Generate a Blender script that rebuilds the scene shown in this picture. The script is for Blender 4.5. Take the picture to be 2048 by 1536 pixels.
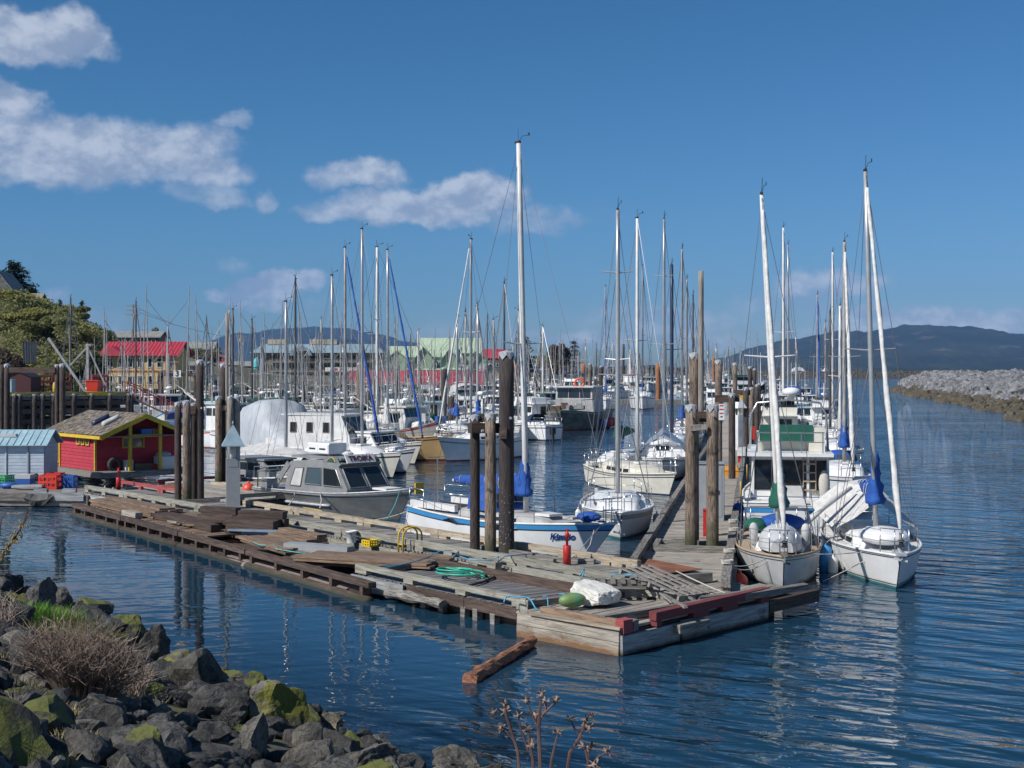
import bpy, math, random
from mathutils import Vector, Matrix, noise
random.seed(11)
R = math.radians
sc = bpy.context.scene
for o in list(bpy.data.objects): bpy.data.objects.remove(o)
C = sc.collection

# ------------------------------------------------------------------ camera, sky, sun, exposure
F, H, HY, CX = 2600.0, 5.0, 743.0, 1024.0          # focal length in px of the 2048 px photograph, eye height, horizon row
cd = bpy.data.cameras.new('camera'); cam = bpy.data.objects.new('camera', cd); C.objects.link(cam)
cam.location = (0, 0, H); cam.rotation_euler = (R(90), 0, 0)
cd.sensor_width = 36; cd.lens = 36*F/2048; cd.shift_y = -(768-HY)/2048
cd.clip_start = .1; cd.clip_end = 40000
sc.camera = cam
SUN_EL, SUN_AZ = 42.0, math.degrees(math.atan2(-.84, -.54))      # azimuth from +Y towards +X
sl = bpy.data.lights.new('sun', 'SUN'); sun = bpy.data.objects.new('sun', sl); C.objects.link(sun)
sl.energy = 4.6; sl.angle = R(.5); sl.color = (1, .955, .89)
sd = Vector((math.sin(R(SUN_AZ))*math.cos(R(SUN_EL)), math.cos(R(SUN_AZ))*math.cos(R(SUN_EL)), math.sin(R(SUN_EL))))
sun.rotation_euler = sd.to_track_quat('Z', 'Y').to_euler(); sun.location = (0, 0, 60)
w = bpy.data.worlds.new('World'); sc.world = w; w.use_nodes = True
sc.view_settings.view_transform = 'Standard'; sc.view_settings.look = 'None'
sc.view_settings.gamma = 1; sc.view_settings.use_curve_mapping = False
sc.view_settings.exposure = .2
SKY_STRENGTH = .075
SKY_GRADE = ((.25, 1.42), (.59, 1.11), (.664, 1.2))     # deep polarised blue of the photograph
try:
    w.cycles.sampling_method = 'MANUAL'; w.cycles.sample_map_resolution = 512
    sc.cycles.max_bounces = 6; sc.cycles.diffuse_bounces = 3; sc.cycles.glossy_bounces = 3
    sc.cycles.transmission_bounces = 4; sc.cycles.transparent_max_bounces = 12; sc.cycles.volume_bounces = 0
    sc.cycles.use_denoising = True
except Exception: pass

class NT:
    """small helper for node trees"""
    def __init__(s, nt): s.nt = nt; s.n = nt.nodes; s.l = nt.links
    def new(s, t, **kw):
        x = s.n.new(t)
        for k, v in kw.items():
            setattr(x, k, v)
        return x
    def put(s, sock, v):
        if isinstance(v, bpy.types.NodeSocket): s.l.new(v, sock)
        else: sock.default_value = v
    def math(s, op, a, b=0.0, c=None, clamp=False):
        x = s.new('ShaderNodeMath', operation=op, use_clamp=clamp)
        s.put(x.inputs[0], a); s.put(x.inputs[1], b)
        if c is not None: s.put(x.inputs[2], c)
        return x.outputs[0]
    def vmath(s, op, a, b=(0, 0, 0), out=0):
        x = s.new('ShaderNodeVectorMath', operation=op); s.put(x.inputs[0], a); s.put(x.inputs[1], b)
        return x.outputs[out]
    def noise(s, vec, scale, detail=4, rough=.55, dist=0):
        x = s.new('ShaderNodeTexNoise'); s.put(x.inputs['Vector'], vec)
        x.inputs['Scale'].default_value = scale; x.inputs['Detail'].default_value = detail
        x.inputs['Roughness'].default_value = rough; x.inputs['Distortion'].default_value = dist
        return x.outputs['Fac']
    def ramp(s, f, a, b, lo=0.0, hi=1.0, smooth=True):
        x = s.new('ShaderNodeMapRange'); x.interpolation_type = 'SMOOTHSTEP' if smooth else 'LINEAR'
        s.put(x.inputs[0], f)
        for i, v in enumerate((a, b, lo, hi)): s.put(x.inputs[i+1], v)
        return x.outputs[0]
    def mix(s, f, a, b):
        x = s.new('ShaderNodeMix', data_type='RGBA'); s.put(x.inputs[0], f)
        for k, v in ((6, a), (7, b)):
            s.put(x.inputs[k], v if isinstance(v, bpy.types.NodeSocket) else (*v[:3], 1))
        return x.outputs[2]

# ---- sky: physical sky and cumulus laid on the sky dome by azimuth and elevation
N = NT(w.node_tree); N.n.clear()
out = N.new('ShaderNodeOutputWorld'); bg = N.new('ShaderNodeBackground'); N.l.new(bg.outputs[0], out.inputs[0])
sky = N.new('ShaderNodeTexSky', sky_type='NISHITA'); sky.sun_disc = False
sky.sun_elevation = R(SUN_EL); sky.sun_rotation = R(SUN_AZ); sky.altitude = 0; sky.air_density = 1.0; sky.dust_density = .35; sky.ozone_density = 3.0
tc = N.new('ShaderNodeTexCoord'); d = tc.outputs['Generated']
sp = N.new('ShaderNodeSeparateXYZ'); N.l.new(d, sp.inputs[0])
az = N.math('ARCTAN2', sp.outputs[0], sp.outputs[1]); el = N.math('ARCSINE', sp.outputs[2])
cb = N.new('ShaderNodeCombineXYZ'); N.l.new(az, cb.inputs[0]); N.l.new(el, cb.inputs[1])
p0 = cb.outputs[0]
clouds = [  # azimuth, elevation, half width, half height (in photograph pixels from the optical axis), weight
 (-930, 622, 140, 46, 1), (-850, 640, 70, 40, .9), (-1030, 655, 70, 44, .9), (-1120, 600, 90, 40, .6), (-1090, 742, 230, 50, .55), (-860, 745, 120, 26, .35),
 (-1000, 490, 90, 48, 1), (-860, 425, 190, 62, 1), (-960, 395, 150, 50, 1), (-700, 425, 145, 58, .95), (-610, 395, 90, 40, .8), (-590, 345, 80, 24, .55), (-560, 474, 42, 18, .6),
 (-480, 340, 30, 28, .62), (-300, 396, 105, 32, .85), (-190, 330, 190, 40, 1), (-90, 340, 110, 42, 1), (40, 305, 100, 30, .6), (-330, 318, 90, 24, .7),
 (-470, 172, 80, 26, 1), (-520, 152, 70, 22, .8), (-540, 222, 50, 22, .4), (-880, 128, 50, 34, .55), (-780, 95, 90, 30, .45), (-380, 120, 120, 26, .35), (-290, 220, 60, 14, .2),
 (620, 160, 105, 32, .8), (560, 132, 130, 24, .6), (860, 92, 280, 30, .8), (1010, 84, 170, 34, .75), (300, 110, 200, 22, .6), (230, 72, 270, 26, .65), (800, 205, 50, 10, .2), (480, 88, 200, 16, .45), (190, 330, 130, 24, .22),
 (-80, 85, 170, 26, .42), (-1500, 500, 250, 90, 1), (-2100, 420, 380, 90, 1), (-2600, 800, 400, 130, 1), (1500, 110, 300, 34, .6), (2200, 300, 300, 60, .9), (3100, 420, 420, 90, 1),
 (3800, 700, 350, 120, 1), (4700, 350, 400, 80, 1), (5700, 600, 420, 110, 1), (7000, 380, 500, 90, 1), (-3600, 460, 420, 100, 1), (-4600, 700, 380, 100, 1), (-5700, 380, 480, 90, 1), (-7000, 560, 420, 110, 1)]
wn = N.new('ShaderNodeTexNoise'); N.l.new(p0, wn.inputs['Vector']); wn.inputs['Scale'].default_value = 16; wn.inputs['Detail'].default_value = 5; wn.inputs['Roughness'].default_value = .6
warp = N.vmath('MULTIPLY', N.vmath('SUBTRACT', wn.outputs['Color'], (.5, .5, .5)), (.085, .05, 0))
pw = N.vmath('ADD', p0, warp)
mask = None
for (cx_, cy_, hw, hh, wt) in clouds:
    q = N.vmath('MULTIPLY', N.vmath('SUBTRACT', pw, (cx_/F, cy_/F, 0)), (F/hw/1.42, F/hh/1.42, 0))
    m_ = N.ramp(N.vmath('DOT_PRODUCT', q, q, out=1), 1.05, 0, 0, wt)
    mask = m_ if mask is None else N.math('SMOOTH_MAX', mask, m_, .12)
nA = N.noise(N.vmath('MULTIPLY', p0, (1, 1.35, 1)), 20, 9, .6, .1)
nB = N.noise(N.vmath('MULTIPLY', N.vmath('ADD', p0, (-.006, .011, 0)), (1, 1.35, 1)), 20, 6, .6, .1)
dens = N.math('ADD', mask, N.math('MULTIPLY', N.math('SUBTRACT', nA, .5), .85))
alpha = N.math('MULTIPLY', N.ramp(dens, .20, .92), N.ramp(mask, .03, .32, 0, .84))
lit = N.ramp(N.math('SUBTRACT', nA, nB), -.13, .15)
lit = N.math('MULTIPLY', lit, N.ramp(dens, .35, .9, .45, 1))
ccol = N.mix(lit, (3.7, 4.5, 6.1), (7.0, 7.6, 8.7))
sx = N.new('ShaderNodeSeparateXYZ'); N.l.new(sky.outputs[0], sx.inputs[0]); sk_ = N.new('ShaderNodeCombineXYZ')
for i, (k_, e_) in enumerate(SKY_GRADE): N.l.new(N.math('MULTIPLY', N.math('POWER', sx.outputs[i], e_), k_), sk_.inputs[i])
sk = sk_.outputs[0]
col = N.mix(alpha, sk, ccol)
N.l.new(col, bg.inputs[0]); bg.inputs[1].default_value = SKY_STRENGTH

# ------------------------------------------------------------------ placing
def D(py, z=0.0): return F*(H-z)/(py-HY)
def P(px, py, z=0.0):
    """the point at height z that the photograph shows at (px, py)"""
    Y = D(py, z); return Vector(((px-CX)/F*Y, Y, z))
def A(px, Y, py=None, z=None):
    """the point at distance Y in column px, at row py or height z"""
    if z is None: z = H+(HY-py)*Y/F
    return Vector(((px-CX)/F*Y, Y, z))
U = Vector((.658, -.753, 0)); V = Vector((.753, .658, 0)); PD = Vector((.184, .983, 0)).normalized(); PR = Vector((PD.y, -PD.x, 0))
def ang(v): return math.atan2(v.y, v.x)

# ------------------------------------------------------------------ mesh building
Z = Vector((0, 0, 1))
class MB:
    def __init__(s): s.v = []; s.f = []
    def add(s, vs, fs):
        k = len(s.v); s.v.extend([tuple(q) for q in vs]); s.f.extend([tuple(i+k for i in f) for f in fs]); return s
    def box(s, c, d, rz=0.0, j=0.0, m=None):
        c = Vector(c); hx, hy, hz = d[0]/2, d[1]/2, d[2]/2; cs, sn = math.cos(rz), math.sin(rz); vs = []
        for z in (-hz, hz):
            for x, y in ((-hx, -hy), (hx, -hy), (hx, hy), (-hx, hy)):
                q = Vector((x, y, z))
                if j: q += Vector((random.uniform(-j, j), random.uniform(-j, j), random.uniform(-j, j)))
                q = m @ q if m else Vector((q.x*cs-q.y*sn, q.x*sn+q.y*cs, q.z))
                vs.append(c+q)
        return s.add(vs, [(3, 2, 1, 0), (4, 5, 6, 7), (0, 1, 5, 4), (1, 2, 6, 5), (2, 3, 7, 6), (3, 0, 4, 7)])
    def beam(s, a, b, wd, ht, j=0.0, up=Z):
        a, b = Vector(a), Vector(b); x = (b-a); L = x.length; x.normalize()
        y = up.cross(x)
        if y.length < 1e-4: y = Vector((0, 1, 0)).cross(x)
        y.normalize(); z = x.cross(y)
        return s.box((a+b)/2, (L, wd, ht), j=j, m=Matrix((x, y, z)).transposed())
    def ring(s, c, ax, r, n, ph=0):
        ax = Vector(ax).normalized(); t = Vector((0, 0, 1)) if abs(ax.z) < .9 else Vector((1, 0, 0))
        e1 = ax.cross(t).normalized(); e2 = ax.cross(e1)
        return [Vector(c)+(e1*math.cos(2*math.pi*i/n+ph)+e2*math.sin(2*math.pi*i/n+ph))*r for i in range(n)]
    def loft(s, rings, caps=True, closed=True):
        n = len(rings[0]); vs = [q for r_ in rings for q in r_]; fs = []
        for k in range(len(rings)-1):
            for i in range(n if closed else n-1):
                a, b = k*n+i, k*n+(i+1) % n; fs.append((a, b, b+n, a+n))
        if caps and closed:
            fs.append(tuple(range(n-1, -1, -1))); fs.append(tuple((len(rings)-1)*n+i for i in range(n)))
        return s.add(vs, fs)
    def tube(s, pts, r, n=6, caps=True):
        pts = [Vector(q) for q in pts]; rings = []; ref = None
        for i, q in enumerate(pts):
            t = (pts[min(i+1, len(pts)-1)]-pts[max(i-1, 0)])
            if t.length < 1e-7: t = Vector((0, 0, 1))
            t.normalize()
            if ref is None: ref = t.cross(Z if abs(t.z) < .9 else Vector((1, 0, 0))).normalized()
            else:
                ref = ref-t*ref.dot(t)
                if ref.length < 1e-5: ref = t.cross(Vector((1, 0, 0)))
                ref.normalize()
            e2 = t.cross(ref); rr = r[i] if isinstance(r, (list, tuple)) else r
            rings.append([q+(ref*math.cos(2*math.pi*k/n)+e2*math.sin(2*math.pi*k/n))*rr for k in range(n)])
        return s.loft(rings, caps)
    def lathe(s, c, prof, n=12, caps=True):
        c = Vector(c)
        return s.loft([[c+Vector((r_*math.cos(2*math.pi*k/n), r_*math.sin(2*math.pi*k/n), z)) for k in range(n)] for r_, z in prof], caps)
    def ball(s, c, r, n=12, m=8, sx=1, sy=1, sz=1, rot=None):
        c = Vector(c); rings = []
        for i in range(m+1):
            t = math.pi*(.02+.96*i/m); rr = math.sin(t)*r
            ring = [Vector((rr*math.cos(2*math.pi*k/n)*sx, rr*math.sin(2*math.pi*k/n)*sy, -math.cos(t)*r*sz)) for k in range(n)]
            rings.append([c+(rot @ q if rot else q) for q in ring])
        return s.loft(rings)
    def poly(s, pts): return s.add(pts, [tuple(range(len(pts)))])
    def prism(s, pts, off):
        n = len(pts); off = Vector(off); a = [Vector(q) for q in pts]
        return s.add(a+[q+off for q in a], [tuple(range(n-1, -1, -1)), tuple(range(n, 2*n))]+[(i, (i+1) % n, (i+1) % n+n, i+n) for i in range(n)])

def obj(name, mb, m, parent=None, smooth=False, loc=None, rz=None, kind=None):
    me = bpy.data.meshes.new(name); me.from_pydata(mb.v, [], mb.f)
    if m: me.materials.append(m)
    if smooth: me.polygons.foreach_set('use_smooth', [True]*len(me.polygons))
    return link(name, me, parent, loc, rz, kind)
def bar(a, b, w_, h_, m, par, name, j=.008):
    a, b = Vector(a), Vector(b); x = b-a; L = x.length; x.normalize(); y = Z.cross(x)
    if y.length < 1e-4: y = Vector((0, 1, 0)).cross(x)
    y.normalize(); mb = MB(); mb.box((0, 0, 0), (L, w_, h_), j=j); o = obj(name, mb, m, par); o.matrix_local = Matrix.Translation((a+b)/2) @ Matrix((x, y, x.cross(y))).transposed().to_4x4(); return o
def link(name, me, parent=None, loc=None, rz=None, kind=None, rot=None, scale=None):
    o = bpy.data.objects.new(name, me); C.objects.link(o)
    if parent: o.parent = parent
    if loc is not None: o.location = loc
    if rz is not None: o.rotation_euler = (0, 0, rz)
    if rot is not None: o.rotation_euler = rot
    if scale is not None: o.scale = scale if not isinstance(scale, (int, float)) else (scale,)*3
    if kind: o['kind'] = kind
    return o
def tag(o, label, cat, group=None):
    o['label'] = label; o['category'] = cat
    if group: o['group'] = group
    return o
def thing(name, label, cat, loc=(0, 0, 0), rz=0.0, group=None):
    o = bpy.data.objects.new(name, None); C.objects.link(o); o.location = loc; o.rotation_euler = (0, 0, rz); o.empty_display_size = .2
    return tag(o, label, cat, group)
def dup(root, loc, rz, label=None, scale=1.0, recolor=None, skip=()):
    def cp(o, par):
        c = o.copy(); C.objects.link(c)
        if par: c.parent = par
        if recolor and o.type == 'MESH':
            key = o.name.split('.')[0]
            if key in recolor:
                c.material_slots[0].link = 'OBJECT'; c.material_slots[0].material = recolor[key]
        for ch in KIDS.get(o.name) or [x for x in o.children]:
            if ch.name.split('.')[0] not in skip: cp(ch, c)
        return c
    c = cp(root, None); c.location = loc; c.rotation_euler = (0, 0, rz); c.scale = (scale,)*3
    if label: c['label'] = label
    return c
KIDS = {}
def freeze(root):
    """remember children of a prototype once, as looking children up walks the whole file"""
    for o in [root]+list(root.children_recursive): KIDS[o.name] = list(o.children)
def text(name, body, size, m, parent, loc, rot, shear=0.0, ext=.003, sx=1.0, bold=0.0):
    cu = bpy.data.curves.new(name, 'FONT'); cu.body = body; cu.size = size; cu.extrude = ext; cu.shear = shear; cu.align_x = 'CENTER'; cu.align_y = 'CENTER'; cu.offset = bold; cu.resolution_u = 3
    cu.materials.append(m)
    tmp = bpy.data.objects.new(name, cu); C.objects.link(tmp); bpy.context.view_layer.update()
    me = bpy.data.meshes.new_from_object(tmp.evaluated_get(bpy.context.evaluated_depsgraph_get())); bpy.data.objects.remove(tmp)
    if not me.materials: me.materials.append(m)
    o = link(name, me, parent, loc, rot=rot); o.scale = (sx, 1, 1)
    return o

# ------------------------------------------------------------------ materials
def M(name, c1, c2=None, scale=6.0, rough=.6, metal=0.0, bump=0.0, bscale=30.0, stretch=(1, 1, 1), rnd=0.0, lo=.35, hi=.65, c3=None, s3=9.0, lo3=.6, hi3=.72, spec=.5, detail=5, world=False, coat=0.0, low=None, cap3=None, v3=(1, 1, 1), trans=0.0):
    m = bpy.data.materials.new(name); m.use_nodes = True; N = NT(m.node_tree)
    b = N.n['Principled BSDF']; b.inputs['Roughness'].default_value = rough; b.inputs['Metallic'].default_value = metal
    b.inputs['Specular IOR Level'].default_value = spec; b.inputs['Coat Weight'].default_value = coat
    b.inputs['Base Color'].default_value = (*c1, 1)
    if c2 is None and not bump and not rnd and c3 is None: return m
    oi = N.new('ShaderNodeObjectInfo'); rn = oi.outputs['Random']
    if world: base = N.new('ShaderNodeNewGeometry').outputs['Position']
    else:
        base = N.vmath('ADD', N.new('ShaderNodeTexCoord').outputs['Object'], N.vmath('MULTIPLY', rn, (37, 53, 71)) if False else (0, 0, 0))
        sc3 = N.new('ShaderNodeCombineXYZ')
        for i, k in enumerate((37.0, 53.0, 71.0)): N.l.new(N.math('MULTIPLY', rn, k), sc3.inputs[i])
        base = N.vmath('ADD', base, sc3.outputs[0])
    vec = N.vmath('MULTIPLY', base, stretch)
    col = None
    if c2 is not None: col = N.mix(N.ramp(N.noise(vec, scale, detail, .62), lo, hi), c1, c2)
    else: col = N.mix(0.0, c1, c1)
    if c3 is not None:
        k3 = N.ramp(N.noise(N.vmath('MULTIPLY', base, v3), s3, 5, .6), lo3, hi3)
        if cap3:       # growth only up to the tide line
            sp = N.new('ShaderNodeSeparateXYZ'); N.l.new(N.new('ShaderNodeNewGeometry').outputs['Position'], sp.inputs[0]); k3 = N.math('MULTIPLY', k3, N.ramp(sp.outputs[2], cap3[1], cap3[0]))
        col = N.mix(k3, col, c3)
    if low:            # stain above the water line
        sp = N.new('ShaderNodeSeparateXYZ'); N.l.new(N.new('ShaderNodeNewGeometry').outputs['Position'], sp.inputs[0])
        z_ = N.math('ADD', sp.outputs[2], N.math('MULTIPLY', N.math('SUBTRACT', N.noise(base, 3.5, 4, .6), .5), low[3])); col = N.mix(N.ramp(z_, low[2], low[1]), col, low[0])
    if rnd:
        hv = N.new('ShaderNodeHueSaturation'); N.l.new(N.math('ADD', N.math('MULTIPLY', rn, 2*rnd), 1-rnd), hv.inputs['Value']); N.l.new(col, hv.inputs['Color']); col = hv.outputs[0]
    N.l.new(col, b.inputs['Base Color'])
    if trans:
        tl = N.new('ShaderNodeBsdfTranslucent'); N.l.new(col, tl.inputs[0]); mx = N.new('ShaderNodeMixShader'); mx.inputs[0].default_value = trans; N.l.new(b.outputs[0], mx.inputs[1]); N.l.new(tl.outputs[0], mx.inputs[2]); N.l.new(mx.outputs[0], N.n['Material Output'].inputs[0])
    if bump:
        bp = N.new('ShaderNodeBump'); bp.inputs['Strength'].default_value = bump; bp.inputs['Distance'].default_value = .02
        N.l.new(N.noise(vec, bscale, 5, .65), bp.inputs['Height']); N.l.new(bp.outputs[0], b.inputs['Normal'])
    return m
WS = (.6, 9, 9)     # grain along local x
m_plank = M('weathered_plank', (.15, .143, .135), (.30, .283, .262), 4, .85, bump=.6, bscale=6, stretch=WS, rnd=.28, c3=(.07, .065, .058), s3=3.2)
m_plank_warm = M('pale_plank', (.20, .18, .155), (.40, .365, .32), 4, .85, bump=.6, bscale=6, stretch=WS, rnd=.22, c3=(.10, .085, .068), s3=3)
m_plank_dark = M('dark_plank', (.085, .082, .085), (.20, .195, .195), 4, .85, bump=.7, bscale=6, stretch=WS, rnd=.28, c3=(.42, .42, .41), s3=11, lo3=.68, hi3=.76)
m_rail = M('greenish_rail_timber', (.19, .185, .15), (.345, .335, .285), 3, .85, bump=.6, bscale=7, stretch=WS, rnd=.15, c3=(.14, .125, .085), s3=2.6, lo3=.56, hi3=.74)
m_rail_dk = M('old_rail_timber', (.10, .09, .08), (.27, .25, .225), 4, .85, bump=.8, bscale=7, stretch=WS, rnd=.2, c3=(.05, .045, .04), s3=3)
m_rail_tan = M('tan_rail_timber', (.26, .21, .15), (.45, .39, .30), 3, .85, bump=.6, bscale=7, stretch=WS, rnd=.15, c3=(.14, .11, .08), s3=3)
m_creo = M('creosote_timber', (.038, .026, .021), (.105, .07, .055), 3, .8, bump=.7, bscale=7, stretch=WS, rnd=.25, c3=(.17, .12, .09), s3=2.4, lo3=.62, hi3=.8, low=((.022, .026, .012), .0, .13, .12))
m_timber = M('brown_timber', (.12, .078, .05), (.255, .18, .125), 3.5, .85, bump=.6, bscale=7, stretch=WS, rnd=.2, c3=(.06, .04, .03), s3=3)
m_bleached = M('bleached_board', (.24, .21, .17), (.43, .39, .33), 3.0, .85, bump=1.0, bscale=9, stretch=WS, rnd=.08, c3=(.16, .12, .085), s3=2.6, lo3=.58, hi3=.72, low=((.20, .105, .045), .03, .2, .25))
m_greyboard = M('grey_fascia', (.17, .18, .19), (.36, .37, .37), 2.4, .85, bump=.7, bscale=6, stretch=WS, rnd=.1, c3=(.08, .075, .07), s3=2, low=((.03, .032, .018), .0, .16, .14))
m_bark = M('red_bark_log', (.15, .05, .025), (.40, .19, .11), 6, .9, bump=1.0, bscale=12, stretch=(.5, 7, 7), c3=(.07, .028, .018), s3=5)
m_pile = M('piling_wood', (.075, .052, .038), (.29, .225, .175), 6, .9, bump=1.0, bscale=9, stretch=(9, 9, .55), rnd=.12, c3=(.035, .026, .022), s3=2.6, lo3=.54, hi3=.72, low=((.06, .062, .03), .5, 1.3, 1.0))
m_pile_dk = M('tarred_piling', (.024, .019, .018), (.10, .075, .065), 6, .9, bump=1.0, bscale=9, stretch=(9, 9, .55), rnd=.2, c3=(.16, .105, .07), s3=2.2, lo3=.60, hi3=.74)
m_pile_barn = M('barnacled_piling', (.028, .024, .027), (.07, .056, .05), 5, .9, bump=1.0, bscale=9, stretch=(9, 9, .6), c3=(.50, .49, .46), s3=17, lo3=.60, hi3=.66, cap3=(.9, 2.6), low=((.05, .045, .03), .4, 1.1, .5))
m_pile_grey = M('grey_post', (.17, .15, .13), (.33, .30, .27), 5, .9, bump=.7, bscale=9, stretch=(9, 9, .5), rnd=.1)
m_galv = M('galvanised_sheet', (.36, .375, .39), (.50, .51, .52), 8, .5, .25, bump=.2, bscale=14)
m_rust = M('rusty_plate', (.15, .060, .033), (.255, .10, .048), 3, .85, bump=.15, bscale=20)
m_rustpile = M('rusty_steel', (.24, .09, .035), (.38, .16, .065), 5, .8, stretch=(4, 4, .6))
m_redpaint = M('red_paint', (.50, .028, .022), (.40, .022, .02), 9, .45, bump=.08)
m_redwood = M('faded_red_timber', (.26, .045, .045), (.38, .09, .085), 4, .8, bump=.4, stretch=WS, c3=(.13, .05, .045), s3=4)
m_darkred = M('dark_red_timber', (.13, .028, .030), (.2, .045, .048), 4, .8, bump=.4, stretch=WS)
m_yel = M('yellow_paint', (.60, .41, .02), (.48, .32, .03), 6, .55, rnd=.08, c3=(.24, .20, .11), s3=3.4, lo3=.66, hi3=.8)
m_cratey = M('yellow_crate', (.72, .50, .02), rough=.4)
m_shed = M('red_clapboard', (.43, .03, .05), (.34, .024, .042), 4, .75, bump=.2, rnd=.16, c3=(.30, .09, .085), s3=2.2, lo3=.62, hi3=.8)
m_shingle = M('cedar_shingle', (.085, .07, .055), (.225, .19, .155), 5, .9, bump=.6, bscale=12, rnd=.38)
m_bluemetal = M('light_blue_roof', (.36, .52, .58), (.28, .43, .50), 3, .5, .1, rnd=.06, c3=(.30, .27, .24), s3=2.5, lo3=.68, hi3=.85)
m_bluewall = M('pale_blue_siding', (.47, .54, .62), (.39, .46, .54), 4, .7, rnd=.05)
m_white = M('white_gelcoat', (.77, .775, .77), (.69, .695, .69), 1.6, .32, spec=.5, c3=(.50, .46, .38), s3=1.6, lo3=.60, hi3=.85, v3=(3, 3, .35), low=((.46, .44, .36), .02, .16, .16))
m_white2 = M('old_white_paint', (.68, .68, .66), (.56, .565, .555), 2.2, .5, c3=(.34, .28, .21), s3=1.7, lo3=.58, hi3=.78, v3=(3, 3, .4))
m_cream = M('cream_gelcoat', (.68, .65, .56), (.60, .57, .48), 2, .4, c3=(.44, .37, .27), s3=1.5, lo3=.6, hi3=.8, v3=(3, 3, .4))
m_tan = M('tan_hull', (.47, .32, .15), (.40, .27, .125), 1.2, .45)
m_hullgrey = M('grey_white_hull', (.55, .56, .56), (.44, .46, .47), 1.4, .35, c3=(.22, .20, .16), s3=1.4, lo3=.54, hi3=.76, v3=(2.6, 2.6, .4), low=((.16, .16, .10), .02, .2, .2))
m_deck = M('grey_deck', (.42, .42, .41), (.33, .33, .32), 3, .75, c3=(.25, .22, .18), s3=4, lo3=.6, hi3=.8)
m_deckw = M('white_deck', (.70, .70, .69), (.60, .60, .59), 3, .5)
m_teak = M('teak_deck', (.30, .22, .15), (.42, .33, .24), 5, .8, stretch=WS)
m_blue = M('blue_canvas', (.012, .065, .29), (.02, .095, .37), 3, .85, bump=.4, bscale=8)
m_bluestripe = M('sky_blue_paint', (.045, .25, .56), (.06, .28, .58), 2, .35)
m_navy = M('navy_paint', (.018, .03, .075), (.03, .045, .09), 2, .4)
m_green = M('green_canvas', (.006, .08, .055), (.01, .105, .072), 3, .85, bump=.4, bscale=8)
m_teal = M('teal_bottom_paint', (.03, .17, .19), (.025, .13, .15), 2, .7)
m_redbot = M('red_bottom_paint', (.27, .035, .03), (.2, .03, .028), 2, .7)
m_black = M('black_rubber', (.018, .018, .02), (.03, .03, .032), 5, .6)
m_glass = M('dark_glass', (.018, .024, .03), rough=.06, spec=.8)
m_glassl = M('tinted_glass', (.05, .075, .085), rough=.06, spec=.8)
m_alu = M('aluminium_mast', (.50, .51, .52), (.42, .43, .44), 2, .38, .55)
m_mastw = M('white_mast', (.66, .66, .65), (.56, .56, .55), 3, .4, c3=(.38, .37, .35), s3=4, lo3=.62, hi3=.8)
m_mastdk = M('dark_mast', (.05, .05, .055), rough=.5)
m_mastgrey = M('weathered_mast', (.27, .26, .25), (.37, .36, .35), 3, .55, .2)
m_steel = M('stainless_tube', (.55, .56, .57), rough=.28, metal=.9)
m_wire = M('rigging_wire', (.22, .22, .23), rough=.4, metal=.6)
m_rope = M('white_rope', (.52, .50, .45), (.40, .38, .34), 30, .9)
m_ropeg = M('teal_rope', (.09, .34, .31), (.12, .42, .40), 20, .8)
m_ropeb = M('blue_rope', (.06, .28, .46), (.10, .38, .55), 20, .8)
m_ropey = M('yellow_rope', (.60, .38, .10), rough=.85)
m_hose = M('green_hose', (.035, .37, .25), (.05, .45, .32), 8, .4)
m_sail = M('furled_sailcloth', (.63, .62, .60), (.50, .49, .475), 6, .85, bump=.5, bscale=7)
m_tarp = M('white_tarp', (.42, .45, .48), (.33, .36, .395), 2, .6, bump=1.0, bscale=3.4, stretch=(1.5, 1.5, .5))
m_tarpgrey = M('grey_tarp', (.40, .40, .40), (.50, .50, .49), 3, .75, bump=.5, bscale=4)
m_silver = M('silver_tarp', (.42, .43, .45), (.54, .55, .57), 3, .33, .55, bump=.8, bscale=4)
m_tarpblue = M('blue_grey_tarp', (.14, .20, .29), (.18, .25, .34), 3, .7, bump=.4, bscale=4)
m_alub = M('bare_aluminium_hull', (.36, .355, .34), (.26, .26, .255), 1.5, .33, .6, bump=.1, bscale=3, stretch=(.6, 1, 2))
m_alug = M('grey_cabin_paint', (.27, .28, .28), (.215, .225, .228), 3, .5, .2)
m_lampgrey = M('lamp_grey_paint', (.29, .31, .325), (.25, .27, .285), 3, .5)
m_lampblue = M('lamp_cap_paint', (.27, .37, .43), (.22, .31, .37), 3, .45)
m_workhull = M('worn_dark_hull', (.07, .075, .07), (.15, .15, .135), 2, .65, c3=(.22, .11, .05), s3=3, lo3=.62, hi3=.74)
m_float = M('foam_block', (.70, .69, .65), (.55, .54, .50), 6, .95, bump=1.0, bscale=12, c3=(.09, .085, .08), s3=10, lo3=.63, hi3=.68)
m_floatg = M('dirty_foam_block', (.38, .375, .36), (.27, .265, .25), 5, .95, bump=1.0, bscale=12, c3=(.04, .04, .04), s3=9, lo3=.6, hi3=.66)
m_greenbuoy = M('green_float', (.12, .21, .075), (.20, .27, .10), 3, .55, c3=(.10, .30, .17), s3=3, lo3=.5, hi3=.66)
m_orange = M('orange_buoy', (.72, .085, .045), (.62, .07, .04), 3, .4)
m_crater = M('red_crate', (.60, .04, .02), rough=.5)
m_crateb = M('blue_crate', (.02, .10, .36), rough=.5)
m_crateg = M('green_crate', (.03, .33, .10), rough=.5)
m_crategr = M('grey_lid', (.44, .46, .46), rough=.5)
m_dark = M('shadowed_interior', (.02, .02, .02), rough=.9)  # near-black colour paints in the shade of the open cockpits
m_life = M('orange_lifering', (.75, .13, .04), rough=.5)
m_print = M('print_dark', (.10, .012, .018), rough=.5)
m_printb = M('print_blue', (.01, .05, .22), rough=.5)
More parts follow.
